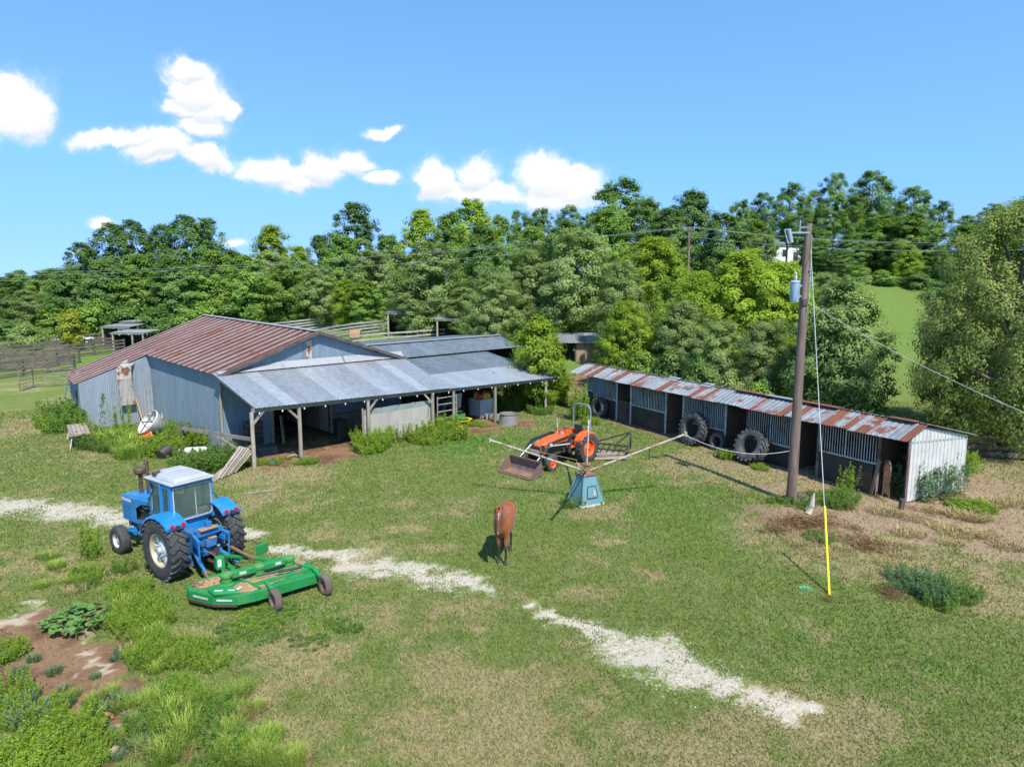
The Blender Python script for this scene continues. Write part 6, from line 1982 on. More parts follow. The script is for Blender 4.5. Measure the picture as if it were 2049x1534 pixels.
# hay bale and pale heap near the wing
hb = GT(712, 684)
o = MB(); o.lathe([(0, -.6), (.66, -.6), (.7, -.5), (.7, .5), (.66, .6), (0, .6)], (0, 0, .68), 'X', 22); o = o.build('hay_bale', DUST, smooth=True); o.location = (hb.x, hb.y, float(terrain(hb.x, hb.y))); tag(o, 'round grey brown hay bale in the corral behind the barn', 'hay bale')

# ------------------------------------------------------------------ horse
def loft(mb, rings, n=16):
    """rings: (centre, half width along Y, half depth across the path in the XZ plane)"""
    vs = []
    cs = [Vector(r[0]) for r in rings]
    for i, (c, ry, rz) in enumerate(rings):
        a, b = cs[max(i - 1, 0)], cs[min(i + 1, len(cs) - 1)]
        d = (b - a).normalized()
        yv = Vector((0, 1, 0))
        yv = (yv - d * yv.dot(d)).normalized()
        zv = d.cross(yv)
        for k in range(n):
            t = 2 * math.pi * k / n
            vs.append(Vector(c) + yv * math.cos(t) * ry + zv * math.sin(t) * rz)
    fs = [(i * n + k, i * n + (k + 1) % n, (i + 1) * n + (k + 1) % n, (i + 1) * n + k) for i in range(len(rings) - 1) for k in range(n)]
    fs += [tuple(range(n - 1, -1, -1)), tuple((len(rings) - 1) * n + k for k in range(n))]
    mb.add(vs, fs)


mb = MB()
loft(mb, [((-.90, 0, 1.20), .07, .10), ((-.84, 0, 1.17), .19, .24), ((-.64, 0, 1.15), .285, .35), ((-.38, 0, 1.11), .275, .35), ((-.05, 0, 1.06), .315, .375), ((.22, 0, 1.07), .295, .37),
          ((.46, 0, 1.11), .25, .355), ((.60, 0, 1.10), .20, .29), ((.69, 0, 1.08), .09, .15)], 20)
loft(mb, [((.30, 0, 1.20), .20, .28), ((.50, 0, 1.31), .17, .27), ((.68, 0, 1.46), .125, .21), ((.82, 0, 1.60), .10, .165), ((.93, 0, 1.68), .085, .13), ((.99, 0, 1.70), .06, .08)])
loft(mb, [((.95, 0, 1.74), .055, .05), ((.99, 0, 1.68), .10, .10), ((1.03, 0, 1.59), .128, .13), ((1.07, 0, 1.49), .118, .13), ((1.115, 0, 1.36), .086, .10), ((1.145, 0, 1.25), .068, .078),
          ((1.165, 0, 1.16), .068, .068), ((1.175, 0, 1.10), .045, .05), ((1.18, 0, 1.08), .02, .02)])
for sg, fx, hx in ((1, .05, .10), (-1, -.06, -.06)):
    y = sg * .115
    loft(mb, [((.42, sg * .13, 1.10), .10, .16), ((.46, sg * .15, .92), .085, .12), ((.48 + fx * .5, y, .70), .06, .075), ((.49 + fx, y, .50), .05, .056), ((.49 + fx, y, .44), .044, .05), ((.49 + fx, y, .28), .030, .037),
              ((.50 + fx, y, .16), .038, .043), ((.53 + fx, y, .09), .036, .040), ((.56 + fx, y, .045), .052, .058), ((.565 + fx, y, .0), .060, .068)], 12)
    loft(mb, [((-.56, sg * .14, 1.12), .13, .22), ((-.52, sg * .16, .92), .115, .18), ((-.50 + hx * .5, y, .74), .075, .11), ((-.64 + hx, y, .55), .046, .062), ((-.68 + hx, y, .48), .042, .055), ((-.67 + hx, y, .32), .033, .040),
              ((-.655 + hx, y, .17), .040, .045), ((-.62 + hx, y, .09), .037, .042), ((-.59 + hx, y, .045), .053, .058), ((-.585 + hx, y, .0), .060, .068)], 12)
    loft(mb, [((.965, sg * .07, 1.72), .038, .028), ((.975, sg * .09, 1.80), .034, .022), ((.99, sg * .098, 1.87), .018, .014), ((.995, sg * .096, 1.91), .006, .006)], 8)
tmp = mb.build('horse_tmp', M['rust'])
md = tmp.modifiers.new('r', 'REMESH'); md.mode = 'VOXEL'; md.voxel_size = .016; md.use_smooth_shade = True
md2 = tmp.modifiers.new('s', 'SMOOTH'); md2.iterations = 6; md2.factor = .5
dg = bpy.context.evaluated_depsgraph_get()
hme = bpy.data.meshes.new_from_object(tmp.evaluated_get(dg))
bpy.data.objects.remove(tmp)
hm, t, b = material('bay_horse_coat')
co = t.new('ShaderNodeTexCoord').outputs['Object']
sp_ = t.new('ShaderNodeSeparateXYZ'); t.l.new(co, sp_.inputs[0])
nz = t.noise(co, 3.0, 3)
col = t.mix(t.ss(nz, .3, .7), (0.29, 0.080, 0.021), (0.205, 0.052, 0.015))
leg = t.ss(t.math('ADD', sp_.outputs[2], t.math('MULTIPLY', nz, .12)), .72, .45)
col = t.mix(leg, col, (0.022, 0.014, 0.011))
face = t.ss(sp_.outputs[0], .98, 1.12)
col = t.mix(t.math('MULTIPLY', face, .75), col, (0.085, 0.026, 0.014))
wob = t.math('ADD', .003, t.math('ADD', t.math('MULTIPLY', t.ss(sp_.outputs[2], 1.24, 1.15), .014), t.math('MULTIPLY', t.ss(sp_.outputs[2], 1.50, 1.56), .010)))
bl = t.math('MULTIPLY', t.math('LESS_THAN', t.math('ABSOLUTE', t.math('ADD', sp_.outputs[1], t.math('MULTIPLY', t.math('SUBTRACT', nz, .5), .03))), wob), t.math('GREATER_THAN', sp_.outputs[0], 1.10))
col = t.mix(bl, col, (0.30, 0.24, 0.21))
hoof = t.ss(sp_.outputs[2], .05, .03)
col = t.mix(hoof, col, (0.10, 0.085, 0.075))
t.put(b.inputs['Base Color'], col)
b.inputs['Roughness'].default_value = .5
b.inputs['Specular IOR Level'].default_value = .3
b.inputs['Sheen Weight'].default_value = .1
hme.materials.clear(); hme.materials.append(hm)
FR, BK = G(1004, 1127), G(1019, 1086)
hd = (FR - BK); hd.z = 0
ang = math.atan2(hd.y, hd.x)
hd.normalize()
horse = empty('horse', FR - hd * .55, ang, 'bay horse with a white blaze walking across the grass', 'horse')
inst('body', hme, horse)
hair = mat('black_horse_hair', (0.016, 0.011, 0.009), (0.035, 0.02, 0.014), 12, .6)
mb = MB()
rh = random.Random(5)
for k in range(46):
    u = k / 45
    p = Vector((.98 - .62 * u, 0, 1.80 - .33 * u - .02 * math.sin(u * 3)))
    q = p + Vector((rh.uniform(-.05, .02), -.10 - rh.uniform(0, .06), -.14 - rh.uniform(0, .10)))
    mb.path([p, (p + q) / 2 + Vector((0, -.03, .03)), q], [.022, .02, .006], 5)
for k in range(10):
    p = Vector((.98, rh.uniform(-.03, .03), 1.76)); mb.path([p, p + Vector((.08, 0, -.05)), p + Vector((.11, rh.uniform(-.02, .02), -.17))], [.016, .014, .005], 5)
mb.build('mane', hair, horse, smooth=True)
mb = MB()
for k in range(26):
    a = rh.uniform(0, 6.28); r_ = rh.uniform(.0, .06)
    mb.path([(-.90, 0, 1.26), (-.99, r_ * .4 * math.cos(a), 1.10), (-1.0 + r_ * .5 * math.sin(a), r_ * math.cos(a), .78), (-.97 + r_ * math.sin(a), r_ * 1.2 * math.cos(a), .42 + rh.uniform(0, .12))], [.03, .026, .02, .005], 5)
mb.build('tail', hair, horse, smooth=True)
for sg in (1, -1):
    mb = MB(); mb.lathe([(0, -.02), (.014, -.014), (.02, 0), (.014, .014), (0, .02)], (1.075, sg * .115, 1.555), 'Y', 10); mb.build('eye', BLACK, horse, smooth=True)

# ------------------------------------------------------------------ foliage
def leaf_mesh(name, P, N, L, Wd, tint, mt, rg):
    """one kite-shaped leaf face per point"""
    n = len(P)
    N = N / np.maximum(np.linalg.norm(N, axis=1, keepdims=True), 1e-6)
    rv = rg.normal(size=(n, 3))
    U = np.cross(N, rv)
    U /= np.maximum(np.linalg.norm(U, axis=1, keepdims=True), 1e-6)
    V = np.cross(N, U)
    L, Wd = L[:, None], Wd[:, None]
    co = np.stack([P - U * L * .5, P + V * Wd * .5 + N * Wd * .12, P + U * L * .5, P - V * Wd * .5 + N * Wd * .12], 1).reshape(-1, 3)
    me = np_mesh(name, co, np.arange(n * 4).reshape(-1, 4))
    set_attr(me, 'tint', np.repeat(tint, 4))
    me.materials.append(mt)
    return me


def crown_points(rg, clumps, nleaf, flat=.75, jit=.34, up=.75):
    P, N, T = [], [], []
    for (c, r, tn) in clumps:
        k = max(6, int(nleaf * rg.uniform(.75, 1.25)))
        d = rg.normal(size=(k, 3))
        d /= np.linalg.norm(d, axis=1, keepdims=True)
        rad = r * (0.30 + 0.85 * rg.random(k) ** .75)
        p = d * rad[:, None]
        p[:, 2] *= flat
        P.append(p + np.array(c))
        N.append(d + np.array([0, 0, up]) + rg.normal(size=(k, 3)) * jit)
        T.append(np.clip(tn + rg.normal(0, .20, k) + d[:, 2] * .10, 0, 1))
    return np.concatenate(P), np.concatenate(N), np.concatenate(T)


BARK = mat('tree_bark', (0.10, 0.078, 0.058), (0.16, 0.13, 0.10), 3, .9, bump=.6, bscale=12, stretch=(1, 1, .3))
BARK_PALE = mat('pale_bark', (0.30, 0.27, 0.23), (0.22, 0.19, 0.16), 3, .9)
LF = {
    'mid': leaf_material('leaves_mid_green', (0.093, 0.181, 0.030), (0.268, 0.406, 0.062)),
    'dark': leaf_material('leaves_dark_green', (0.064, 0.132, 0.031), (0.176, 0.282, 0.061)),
    'lime': leaf_material('leaves_lime_green', (0.114, 0.200, 0.018), (0.376, 0.491, 0.039), .42),
    'grey': leaf_material('leaves_grey_green', (0.128, 0.189, 0.053), (0.319, 0.407, 0.128)),
    'pine': leaf_material('pine_needles', (0.074, 0.151, 0.029), (0.221, 0.335, 0.054)),
    'cedar': leaf_material('cedar_sprays', (0.102, 0.179, 0.048), (0.289, 0.383, 0.113)),
    'oak': leaf_material('oak_leaves_brown_green', (0.114, 0.158, 0.032), (0.324, 0.387, 0.098)),
    'oakb': leaf_material('oak_leaves_browning', (0.112, 0.100, 0.029), (0.361, 0.333, 0.113)),
    'yellow': leaf_material('leaves_yellow_green', (0.150, 0.185, 0.014), (0.360, 0.380, 0.040), .4),
    'weed': leaf_material('weed_leaves', (0.104, 0.189, 0.019), (0.294, 0.408, 0.047), .4),
    'weed_dark': leaf_material('weed_leaves_dark', (0.065, 0.138, 0.022), (0.170, 0.275, 0.048), .35),
    'blue': leaf_material('blue_green_leaves', (0.050, 0.109, 0.043), (0.135, 0.218, 0.089), .25),
    'leek': leaf_material('leek_blades', (0.085, 0.140, 0.060), (0.170, 0.235, 0.110), .25),
    'grass': leaf_material('long_grass', (0.140, 0.237, 0.031), (0.363, 0.434, 0.084), .35),
    'straw': leaf_material('straw_stems', (0.240, 0.180, 0.072), (0.432, 0.348, 0.168), .2),
    'brown': leaf_material('dead_brown_leaves', (0.120, 0.066, 0.030), (0.264, 0.156, 0.072), .2),
    'squash': leaf_material('squash_leaves', (0.077, 0.168, 0.039), (0.168, 0.294, 0.073), .3),
}


def tree_variant(seed, H, cb, Rr, prof, ncl, cr, nleaf, leaf, mt, trunk_r, bark, elong=1.5, limbs=10, flat=.75, jit=.34, lean=.0, open_=0.0):
    rg = np.random.default_rng(seed)
    rd = random.Random(seed)
    clumps = []
    lobes = [(rd.uniform(0, 6.283), rd.uniform(.75, 1.25)) for _ in range(5)]
    for i in range(ncl):
        u = (i + rd.random()) / ncl
        h = cb + (H - cb) * u
        a = rd.uniform(0, 6.283)
        lob = 1 + .22 * sum(w * math.cos((a - p) * (k + 1)) for k, (p, w) in enumerate(lobes)) / 2.2
        rmax = Rr * prof(u) * lob
        r = rmax * (open_ + (1 - open_) * math.sqrt(rd.random())) * .92
        c = (r * math.cos(a) + lean * h, r * math.sin(a), h + rd.uniform(-.25, .25))
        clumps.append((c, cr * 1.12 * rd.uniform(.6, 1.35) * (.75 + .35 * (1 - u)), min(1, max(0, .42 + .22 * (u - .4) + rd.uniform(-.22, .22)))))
    P, N, T = crown_points(rg, clumps, nleaf, flat, jit)
    out = (P - np.array([lean * H * .4, 0, cb + (H - cb) * .35])) / np.array([Rr, Rr, (H - cb) * .6])
    N = N * .55 + out / np.maximum(np.linalg.norm(out, axis=1, keepdims=True), .3) * 1.1 + rg.normal(size=N.shape) * .22
    L = leaf * rg.uniform(.7, 1.35, len(P))
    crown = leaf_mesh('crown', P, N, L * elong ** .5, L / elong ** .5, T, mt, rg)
    mb = MB()
    top = Vector((lean * H * .8, 0, cb + (H - cb) * .8))
    m = Vector((rd.uniform(-.15, .15) + lean * H * .4, rd.uniform(-.15, .15), H * .42))
    mb.path([(0, 0, -.4), (0, 0, .1), m, top], [trunk_r * 1.35, trunk_r, trunk_r * .72, trunk_r * .18], 8)
    for k in range(limbs):
        c = Vector(rd.choice(clumps)[0])
        z0 = max(cb * .6, min(c.z * rd.uniform(.45, .8), H * .75))
        s = Vector((lean * z0, 0, z0)) if z0 > m.z else Vector((0, 0, 0)).lerp(m, z0 / m.z)
        mid = s.lerp(c, .5) + Vector((0, 0, -.05 * (c - s).length))
        mb.path([s, mid, c], [trunk_r * .42, trunk_r * .24, trunk_r * .07], 6)
    trunk = mb.mesh('trunk', bark, smooth=True)
    return (H, Rr, crown, trunk)


round_ = lambda u: max(.12, math.sin(math.pi * min(1, .12 + .86 * u)) ** .6)
broad = lambda u: max(.15, math.sin(math.pi * (.18 + .78 * u)) ** .75)
cone = lambda u: max(.06, (1 - u) ** .85)
pinef = lambda u: max(.25, math.sin(math.pi * (.12 + .80 * u)) ** .8)
upr = lambda u: max(.15, math.sin(math.pi * (.10 + .82 * u ** .9)) ** .7)

K = LEAF_K
TV = {}
for i in range(2):
    TV['mid', i] = tree_variant(10 + i, 15, 1.6, 4.6, broad, 260, .80, 105 * K, .235, LF['mid'], .26, BARK)
    TV['dark', i] = tree_variant(20 + i, 15, 1.8, 4.4, round_, 250, .80, 100 * K, .235, LF['dark'], .26, BARK, open_=.2)
    TV['lime', i] = tree_variant(30 + i, 11, 1.0, 4.2, broad, 270, .66, 150 * K, .15, LF['lime'], .2, BARK, elong=2.4)
    TV['limef', i] = tree_variant(34 + i, 15, 1.8, 4.4, broad, 250, .80, 100 * K, .235, LF['lime'], .24, BARK)
    TV['grey', i] = tree_variant(40 + i, 11, .8, 4.2, upr, 280, .60, 150 * K, .145, LF['grey'], .2, BARK, elong=2.6)
    TV['greyf', i] = tree_variant(44 + i, 15, 1.4, 4.2, upr, 240, .74, 100 * K, .225, LF['grey'], .22, BARK_PALE, elong=2.2)
    TV['pine', i] = tree_variant(50 + i, 18, 6.5, 3.8, pinef, 115, .82, 130 * K, .225, LF['pine'], .22, BARK, elong=2.0, limbs=22, flat=.8, open_=.15)
    TV['sparse', i] = tree_variant(60 + i, 18, 2.5, 4.6, broad, 220, .74, 90 * K, .245, LF['dark'], .26, BARK_PALE, limbs=26, open_=.3)
TV['cedar', 0] = tree_variant(70, 8, .8, 2.9, (lambda u: max(.10, math.sin(math.pi * (.24 + .70 * u)) ** .8)), 300, .44, 95 * K, .13, LF['cedar'], .13, BARK, elong=2.8, limbs=24, flat=.9, lean=.05, open_=.15)
TV['oak', 0] = tree_variant(80, 11.5, 1.0, 5.6, broad, 460, .66, 160 * K, .112, LF['oak'], .32, BARK, elong=1.8, limbs=30, open_=.25)
TV['oak', 1] = tree_variant(81, 10, .4, 5.0, broad, 400, .64, 130 * K, .13, LF['oakb'], .30, BARK, elong=1.8, limbs=26, open_=.2)
TV['bush', 0] = tree_variant(90, 4.6, .2, 2.5, round_, 170, .40, 95 * K, .13, LF['lime'], .09, BARK, elong=2.6, limbs=12)
TV['yellow', 0] = tree_variant(95, 6, .8, 2.6, broad, 50, .8, 80 * K, .3, LF['yellow'], .12, BARK)
TV['shrub', 0] = tree_variant(96, 4, .1, 2.4, round_, 70, .7, 100 * K, .2, LF['mid'], .08, BARK)
TV['shrub', 1] = tree_variant(97, 4, .1, 2.4, round_, 70, .7, 100 * K, .2, LF['dark'], .08, BARK)
TV['shrub', 2] = tree_variant(98, 4, .1, 2.4, round_, 70, .7, 100 * K, .2, LF['grey'], .08, BARK)

LABEL = {
    'mid': ('mid green broadleaf tree',), 'dark': ('dark green broadleaf tree',), 'lime': ('lime green leafy tree',), 'limef': ('bright yellow green tree',), 'grey': ('grey green upright leafy tree',),
    'greyf': ('pale grey green tree',), 'pine': ('tall pine with clumped crown',), 'sparse': ('tall open crowned tree with pale limbs',), 'shrub': ('leafy shrub',),
}
rt = random.Random(12)


def plant(kind, px, pytop, y, wpx=None, label=None, group=None, var=None, pyb=None, name=None, cat='tree', wide=1.0):
    H, Rr, crown, trunk = TV[kind, var if var is not None else (rt.randrange(2) if (kind, 1) in TV else 0)]
    d = px_dir(px, 760)
    x = d.x / d.y * y
    zg = float(terrain(x, y))
    zt = AT(px, pytop, y).z
    h = max(1.0, zt - zg)
    sz = h / (H + .3)
    sw = sz if wpx is None else (wpx / FPX * y / 2) / Rr
    sw = min(max(sw, sz * .55), sz * 1.7) * wide
    if label:
        lb, gr = label, group
    else:
        where = [w for lim, w in ((230, 'beyond the left corral'), (480, 'behind the low sheds left of the barn ridge'), (640, 'behind the barn ridge'), (1000, 'behind the open livestock sheds'), (1345, 'above the tan board shed'), (1560, 'around the distant power pole'), (1740, 'beyond the transformer pole'), (9999, 'on the hill above the pasture')) if px < lim][0]
        lb = LABEL[kind][0] + ' ' + where
        gr = lb
    nm = name or {'pine': 'pine_tree', 'cedar': 'cedar_tree', 'oak': 'oak_tree', 'shrub': 'shrub'}.get(kind, 'leafy_tree')
    t = empty(nm, (x, y, zg), rt.uniform(0, 6.28), lb, cat, gr)
    t.scale = (sw, sw, sz)
    inst('crown', crown, t)
    inst('trunk', trunk, t)
    return t


FAR = [  # kind, x, top y, distance, width in pixels
    ('mid', -60, 540, 130, 120), ('dark', 20, 556, 125, 80), ('mid', 60, 540, 128, 90), ('mid', 118, 537, 124, 100), ('dark', -20, 590, 100, 110), ('greyf', 70, 580, 105, 90), ('dark', 150, 560, 108, 80),
    ('sparse', 185, 484, 112, 95), ('sparse', 248, 446, 116, 120), ('sparse', 288, 440, 118, 120), ('sparse', 345, 448, 118, 100), ('sparse', 392, 430, 116, 130), ('sparse', 430, 436, 117, 110), ('dark', 225, 520, 104, 120), ('mid', 300, 510, 104, 130), ('dark', 370, 515, 102, 130), ('mid', 440, 500, 104, 120), ('dark', 160, 535, 106, 100),
    ('dark', 480, 500, 112, 90), ('mid', 505, 510, 98, 120), ('limef', 556, 450, 118, 105), ('greyf', 545, 505, 106, 90), ('limef', 610, 492, 114, 70), ('mid', 590, 520, 98, 110), ('dark', 655, 470, 122, 80), ('sparse', 722, 404, 124, 130), ('mid', 690, 470, 112, 110),
    ('greyf', 650, 530, 96, 90), ('greyf', 750, 500, 100, 110), ('mid', 790, 470, 112, 90), ('limef', 850, 418, 114, 120), ('limef', 945, 398, 116, 120), ('mid', 905, 425, 110, 100), ('mid', 735, 560, 90, 90), ('limef', 700, 560, 92, 70),
    ('greyf', 870, 485, 84, 140), ('dark', 965, 450, 98, 100), ('mid', 1000, 430, 120, 80), ('pine', 1040, 422, 140, 70), ('pine', 1085, 416, 142, 70), ('pine', 1135, 410, 142, 70), ('pine', 1180, 425, 140, 60), ('mid', 1060, 452, 108, 100), ('dark', 1130, 440, 104, 100),
    ('pine', 1232, 357, 112, 130), ('mid', 1215, 410, 104, 110), ('dark', 1290, 398, 108, 100), ('dark', 1375, 380, 110, 125), ('dark', 1330, 415, 100, 110), ('dark', 1430, 425, 100, 110), ('pine', 1468, 400, 135, 60), ('pine', 1510, 384, 138, 66), ('mid', 1500, 440, 96, 90),
    ('pine', 1560, 366, 122, 70), ('pine', 1603, 380, 126, 56), ('pine', 1648, 345, 124, 66), ('pine', 1718, 340, 122, 95), ('pine', 1688, 392, 132, 60), ('pine', 1802, 373, 124, 80), ('pine', 1762, 402, 132, 60), ('pine', 1852, 402, 124, 56), ('mid', 1745, 430, 102, 110), ('mid', 1800, 425, 98, 120),
    ('dark', 1680, 470, 100, 80), ('pine', 1588, 418, 118, 60), ('pine', 1632, 408, 116, 60), ('pine', 1685, 412, 116, 60), ('dark', 1730, 455, 104, 100), ('dark', 1770, 470, 100, 90), ('dark', 1610, 455, 112, 80), ('dark', 1830, 470, 98, 90), ('limef', 1800, 490, 92, 60), ('pine', 1900, 430, 130, 60), ('pine', 1952, 408, 128, 70), ('mid', 1990, 415, 104, 120), ('pine', 2035, 386, 112, 100), ('mid', 1905, 450, 98, 120), ('dark', 2070, 430, 100, 120), ('dark', 1860, 500, 92, 80),
]
for (k, x, yt, d, w) in FAR:
    plant(k, x, yt, d, w)
NEAR = [
    ('greyf', 1640, 545, 78, 110), ('dark', 1660, 500, 96, 110), ('grey', 1655, 600, 60, 90), ('dark', 1620, 480, 104, 100),
    ('grey', 985, 545, 66, 130), ('grey', 1060, 500, 74, 170), ('grey', 1150, 462, 71, 210), ('grey', 1240, 520, 60, 130), ('lime', 1300, 472, 66, 190), ('lime', 1395, 540, 50, 170), ('lime', 1475, 500, 50, 220), ('lime', 1555, 520, 49, 180), ('grey', 1360, 600, 47, 150),
    ('grey', 1090, 590, 72, 120), ('lime', 1250, 600, 50, 130), ('grey', 1440, 640, 43, 150), ('grey', 1530, 640, 41, 140), ('lime', 1600, 590, 46, 120), ('greyf', 830, 560, 84, 110), ('greyf', 930, 575, 80, 110), ('lime', 1170, 570, 72, 130),
]
for (k, x, yt, d, w) in NEAR:
    plant(k, x, yt, d, w)
SHR = [(1, 20, 640, 92, 90), (0, 70, 650, 84, 90), (1, 330, 620, 98, 90), (0, 420, 600, 98, 100), (1, 480, 600, 98, 90), (0, 560, 600, 100, 80), (2, 640, 595, 104, 70), (0, 730, 600, 100, 80), (2, 850, 620, 82, 80), (2, 960, 620, 72, 90), (0, 1010, 610, 68, 90),
       (1, 1240, 690, 50, 80), (0, 1290, 700, 47, 90), (1, 1340, 700, 45, 90), (1, 1400, 720, 41, 80), (2, 1460, 740, 38, 70), (1, 1250, 640, 56, 90), (1, 1300, 640, 52, 110), (0, 1520, 760, 35, 60), (0, 1750, 540, 92, 80), (1, 1820, 545, 90, 90), (0, 1700, 530, 96, 90), (1, 1880, 560, 84, 80),
       (0, 200, 600, 100, 90), (1, 260, 610, 100, 90), (0, 900, 600, 88, 90), (1, 1075, 640, 74, 90), (0, 130, 610, 104, 90)]
for (v, x, yt, d, w) in SHR:
    plant('shrub', x, yt, d, w, label=('dark green', 'mid green', 'grey green')[(1, 0, 2).index(v) if False else {1: 0, 0: 1, 2: 2}[v]] + ' leafy shrub at the edge of the wood', group='shrubs at the wood edge ' + str(v), var=v)
plant('yellow', 152, 618, 78, 60, 'small yellow green tree beside the white car')
plant('shrub', 60, 645, 76, 80, 'brownish bush growing at the left corral fence', var=2)
plant('cedar', 1690, 556, 37, 215, 'conical grey green cedar behind the stable roof and pole', pyb=800)
plant('cedar', 1640, 660, 40, 130, 'smaller dark cedar close behind the utility pole')
plant('oak', 2020, 395, 31, 370, 'big brown tinged oak at the fence beyond the stable end', var=0)
plant('oak', 1965, 520, 37, 240, 'lower spreading oak behind the white stable end', var=1)
plant('oak', 2190, 520, 34, 300, 'oak with browning lower leaves leaning over the fence', var=1)
plant('bush', 1072, 632, 43.5, 145, 'bright lime green young tree between the shed and stable')
plant('bush', 1110, 690, 44.5, 70, 'small lime green sapling right of the young tree')


# ------------------------------------------------------------------ weeds and bushes
def weed_variant(seed, kind, mt, Rr, H, n, leaf, elong=2.5, stems=14):
    rg = np.random.default_rng(seed)
    rd = random.Random(seed)
    if kind == 'dome':
        clumps = []
        for i in range(stems):
            a, r = rd.uniform(0, 6.28), Rr * math.sqrt(rd.random()) * .85
            h = H * (1 - (r / Rr) ** 2 * .6) * rd.uniform(.6, 1.05)
            clumps.append(((r * math.cos(a), r * math.sin(a), h * .62), max(.12, Rr * .34), .45 + rd.uniform(-.25, .25)))
            clumps.append(((r * math.cos(a), r * math.sin(a), h * .25), max(.12, Rr * .34), .25 + rd.uniform(-.1, .2)))
        P, N, T = crown_points(rg, clumps, n / len(clumps), 1.0, .55, .45)
        P[:, 2] = np.maximum(P[:, 2], .01)
    elif kind in ('spire', 'mixed'):
        P, N, T = [], [], []
        for i in range(stems):
            a, r = rd.uniform(0, 6.28), Rr * math.sqrt(rd.random())
            b = np.array([r * math.cos(a), r * math.sin(a), 0])
            h = H * rd.uniform(.55, 1.1)
            tip = b * 1.25 + np.array([rd.uniform(-.1, .1) * h, rd.uniform(-.1, .1) * h, h])
            k = int(n / stems)
            u = rg.random(k) ** .8
            p = b + (tip - b) * u[:, None]
            sp = ((0.12 if kind == 'spire' else .26) * h * (1.05 - u))[:, None] + .02
            off = rg.normal(size=(k, 3)) * sp * .5
            P.append(p + off); N.append(off * np.array([1, 1, .4]) + np.array([0, 0, .16]) + rg.normal(size=(k, 3)) * .10); T.append(np.clip(.25 + .5 * u + rd.uniform(-.2, .2) + rg.normal(0, .12, k), 0, 1))
        P, N, T = np.concatenate(P), np.concatenate(N), np.concatenate(T)
        P[:, 2] = np.maximum(P[:, 2], .01)
    elif kind == 'grass':
        k = n
        a = rg.random(k) * 6.283
        r = Rr * np.sqrt(rg.random(k)) * .7
        base = np.stack([r * np.cos(a), r * np.sin(a), np.zeros(k)], -1)
        hh = H * rg.uniform(.5, 1.1, k)
        a2 = a + rg.normal(0, .9, k)
        out = rg.uniform(.15, .75, k) * hh
        mid = base + np.stack([np.cos(a2) * out * .4, np.sin(a2) * out * .4, hh * .7], -1)
        tip = base + np.stack([np.cos(a2) * out, np.sin(a2) * out, hh * rg.uniform(.75, 1.0, k)], -1)
        w = np.stack([-np.sin(a2), np.cos(a2), np.zeros(k)], -1) * (leaf * rg.uniform(.6, 1.3, k))[:, None]
        co = np.stack([base - w, base + w, mid + w * .8, mid - w * .8, tip], 1).reshape(-1, 3)
        me = bpy.data.meshes.new('blades')
        idx = np.arange(k) * 5
        f1 = np.stack([idx, idx + 1, idx + 2, idx + 3], -1)
        f2 = np.stack([idx + 3, idx + 2, idx + 4, idx + 4], -1)
        faces = [tuple(q) for q in f1] + [tuple(q[:3]) for q in f2]
        me.from_pydata([tuple(v) for v in co], [], faces)
        set_attr(me, 'tint', np.repeat(rg.random(k), 5))
        me.materials.append(mt)
        return me
    L = leaf * rg.uniform(.65, 1.4, len(P))
    return leaf_mesh('leaves', P, N, L * elong ** .5, L / elong ** .5, T, mt, rg)


WV = {
    'goldenrod': [weed_variant(200 + i, 'spire', LF['weed'], .62, .85, 5200, .036, 3.4, 60) for i in range(3)],
    'dark': [weed_variant(210 + i, 'mixed', LF['weed_dark'], .62, .78, 4200, .040, 2.8, 34) for i in range(2)],
    'bright': [weed_variant(214 + i, 'mixed', LF['weed'], .62, .62, 4600, .040, 2.8, 40) for i in range(2)],
    'blue': [weed_variant(220, 'mixed', LF['blue'], .62, .8, 3600, .036, 3.0, 34)],
    'tall': [weed_variant(224 + i, 'spire', LF['weed'], .4, 1.5, 1500, .05, 3.0, 14) for i in range(2)],
    'grass': [weed_variant(230 + i, 'grass', LF['grass'], .55, .7, 420, .009) for i in range(2)],
    'leek': [weed_variant(234, 'grass', LF['leek'], .35, .4, 150, .012)],
    'straw': [weed_variant(238, 'grass', LF['straw'], .6, .45, 240, .008)],
    'dead': [weed_variant(242, 'dome', LF['brown'], .6, .4, 700, .05, 6, 20)],
}
WL = {'goldenrod': ('feathery light green weed clump', 'weed'), 'dark': ('dark green leafy weed clump', 'weed'), 'bright': ('bright green leafy weed clump', 'weed'), 'blue': ('blue green leafy bush', 'bush'), 'tall': ('tall thin stemmed weed', 'weed'),
      'grass': ('tuft of long pale green grass', 'grass tuft'), 'leek': ('blue green grass tuft on bare soil', 'grass tuft'), 'straw': ('dry straw coloured grass tuft', 'grass tuft'), 'dead': ('heap of dead brown stems', 'dead plant')}
rw_ = random.Random(77)


def weed(kind, px, py, wpx, hsc, where, group=None, cnt=1, spread=0.0, y=None):
    for i in range(cnt):
        p = G(px + rw_.uniform(-1, 1) * spread, py + rw_.uniform(-.35, .35) * spread)
        r = wpx / 2 / FPX * math.hypot(p.x, p.y)
        base = {'grass': .55, 'tall': .4, 'leek': .35}.get(kind, .62)
        s = r / base * rw_.uniform(.8, 1.2)
        me = rw_.choice(WV[kind])
        o = inst('weed_clump' if WL[kind][1] == 'weed' else WL[kind][1].replace(' ', '_'), me, None, (p.x, p.y, float(terrain(p.x, p.y)) - .01), (0, 0, rw_.uniform(0, 6.28)), (s, s, s * hsc * rw_.uniform(.85, 1.15)))
        tag(o, WL[kind][0] + ' ' + where, WL[kind][1], (group or WL[kind][0] + ' ' + where))


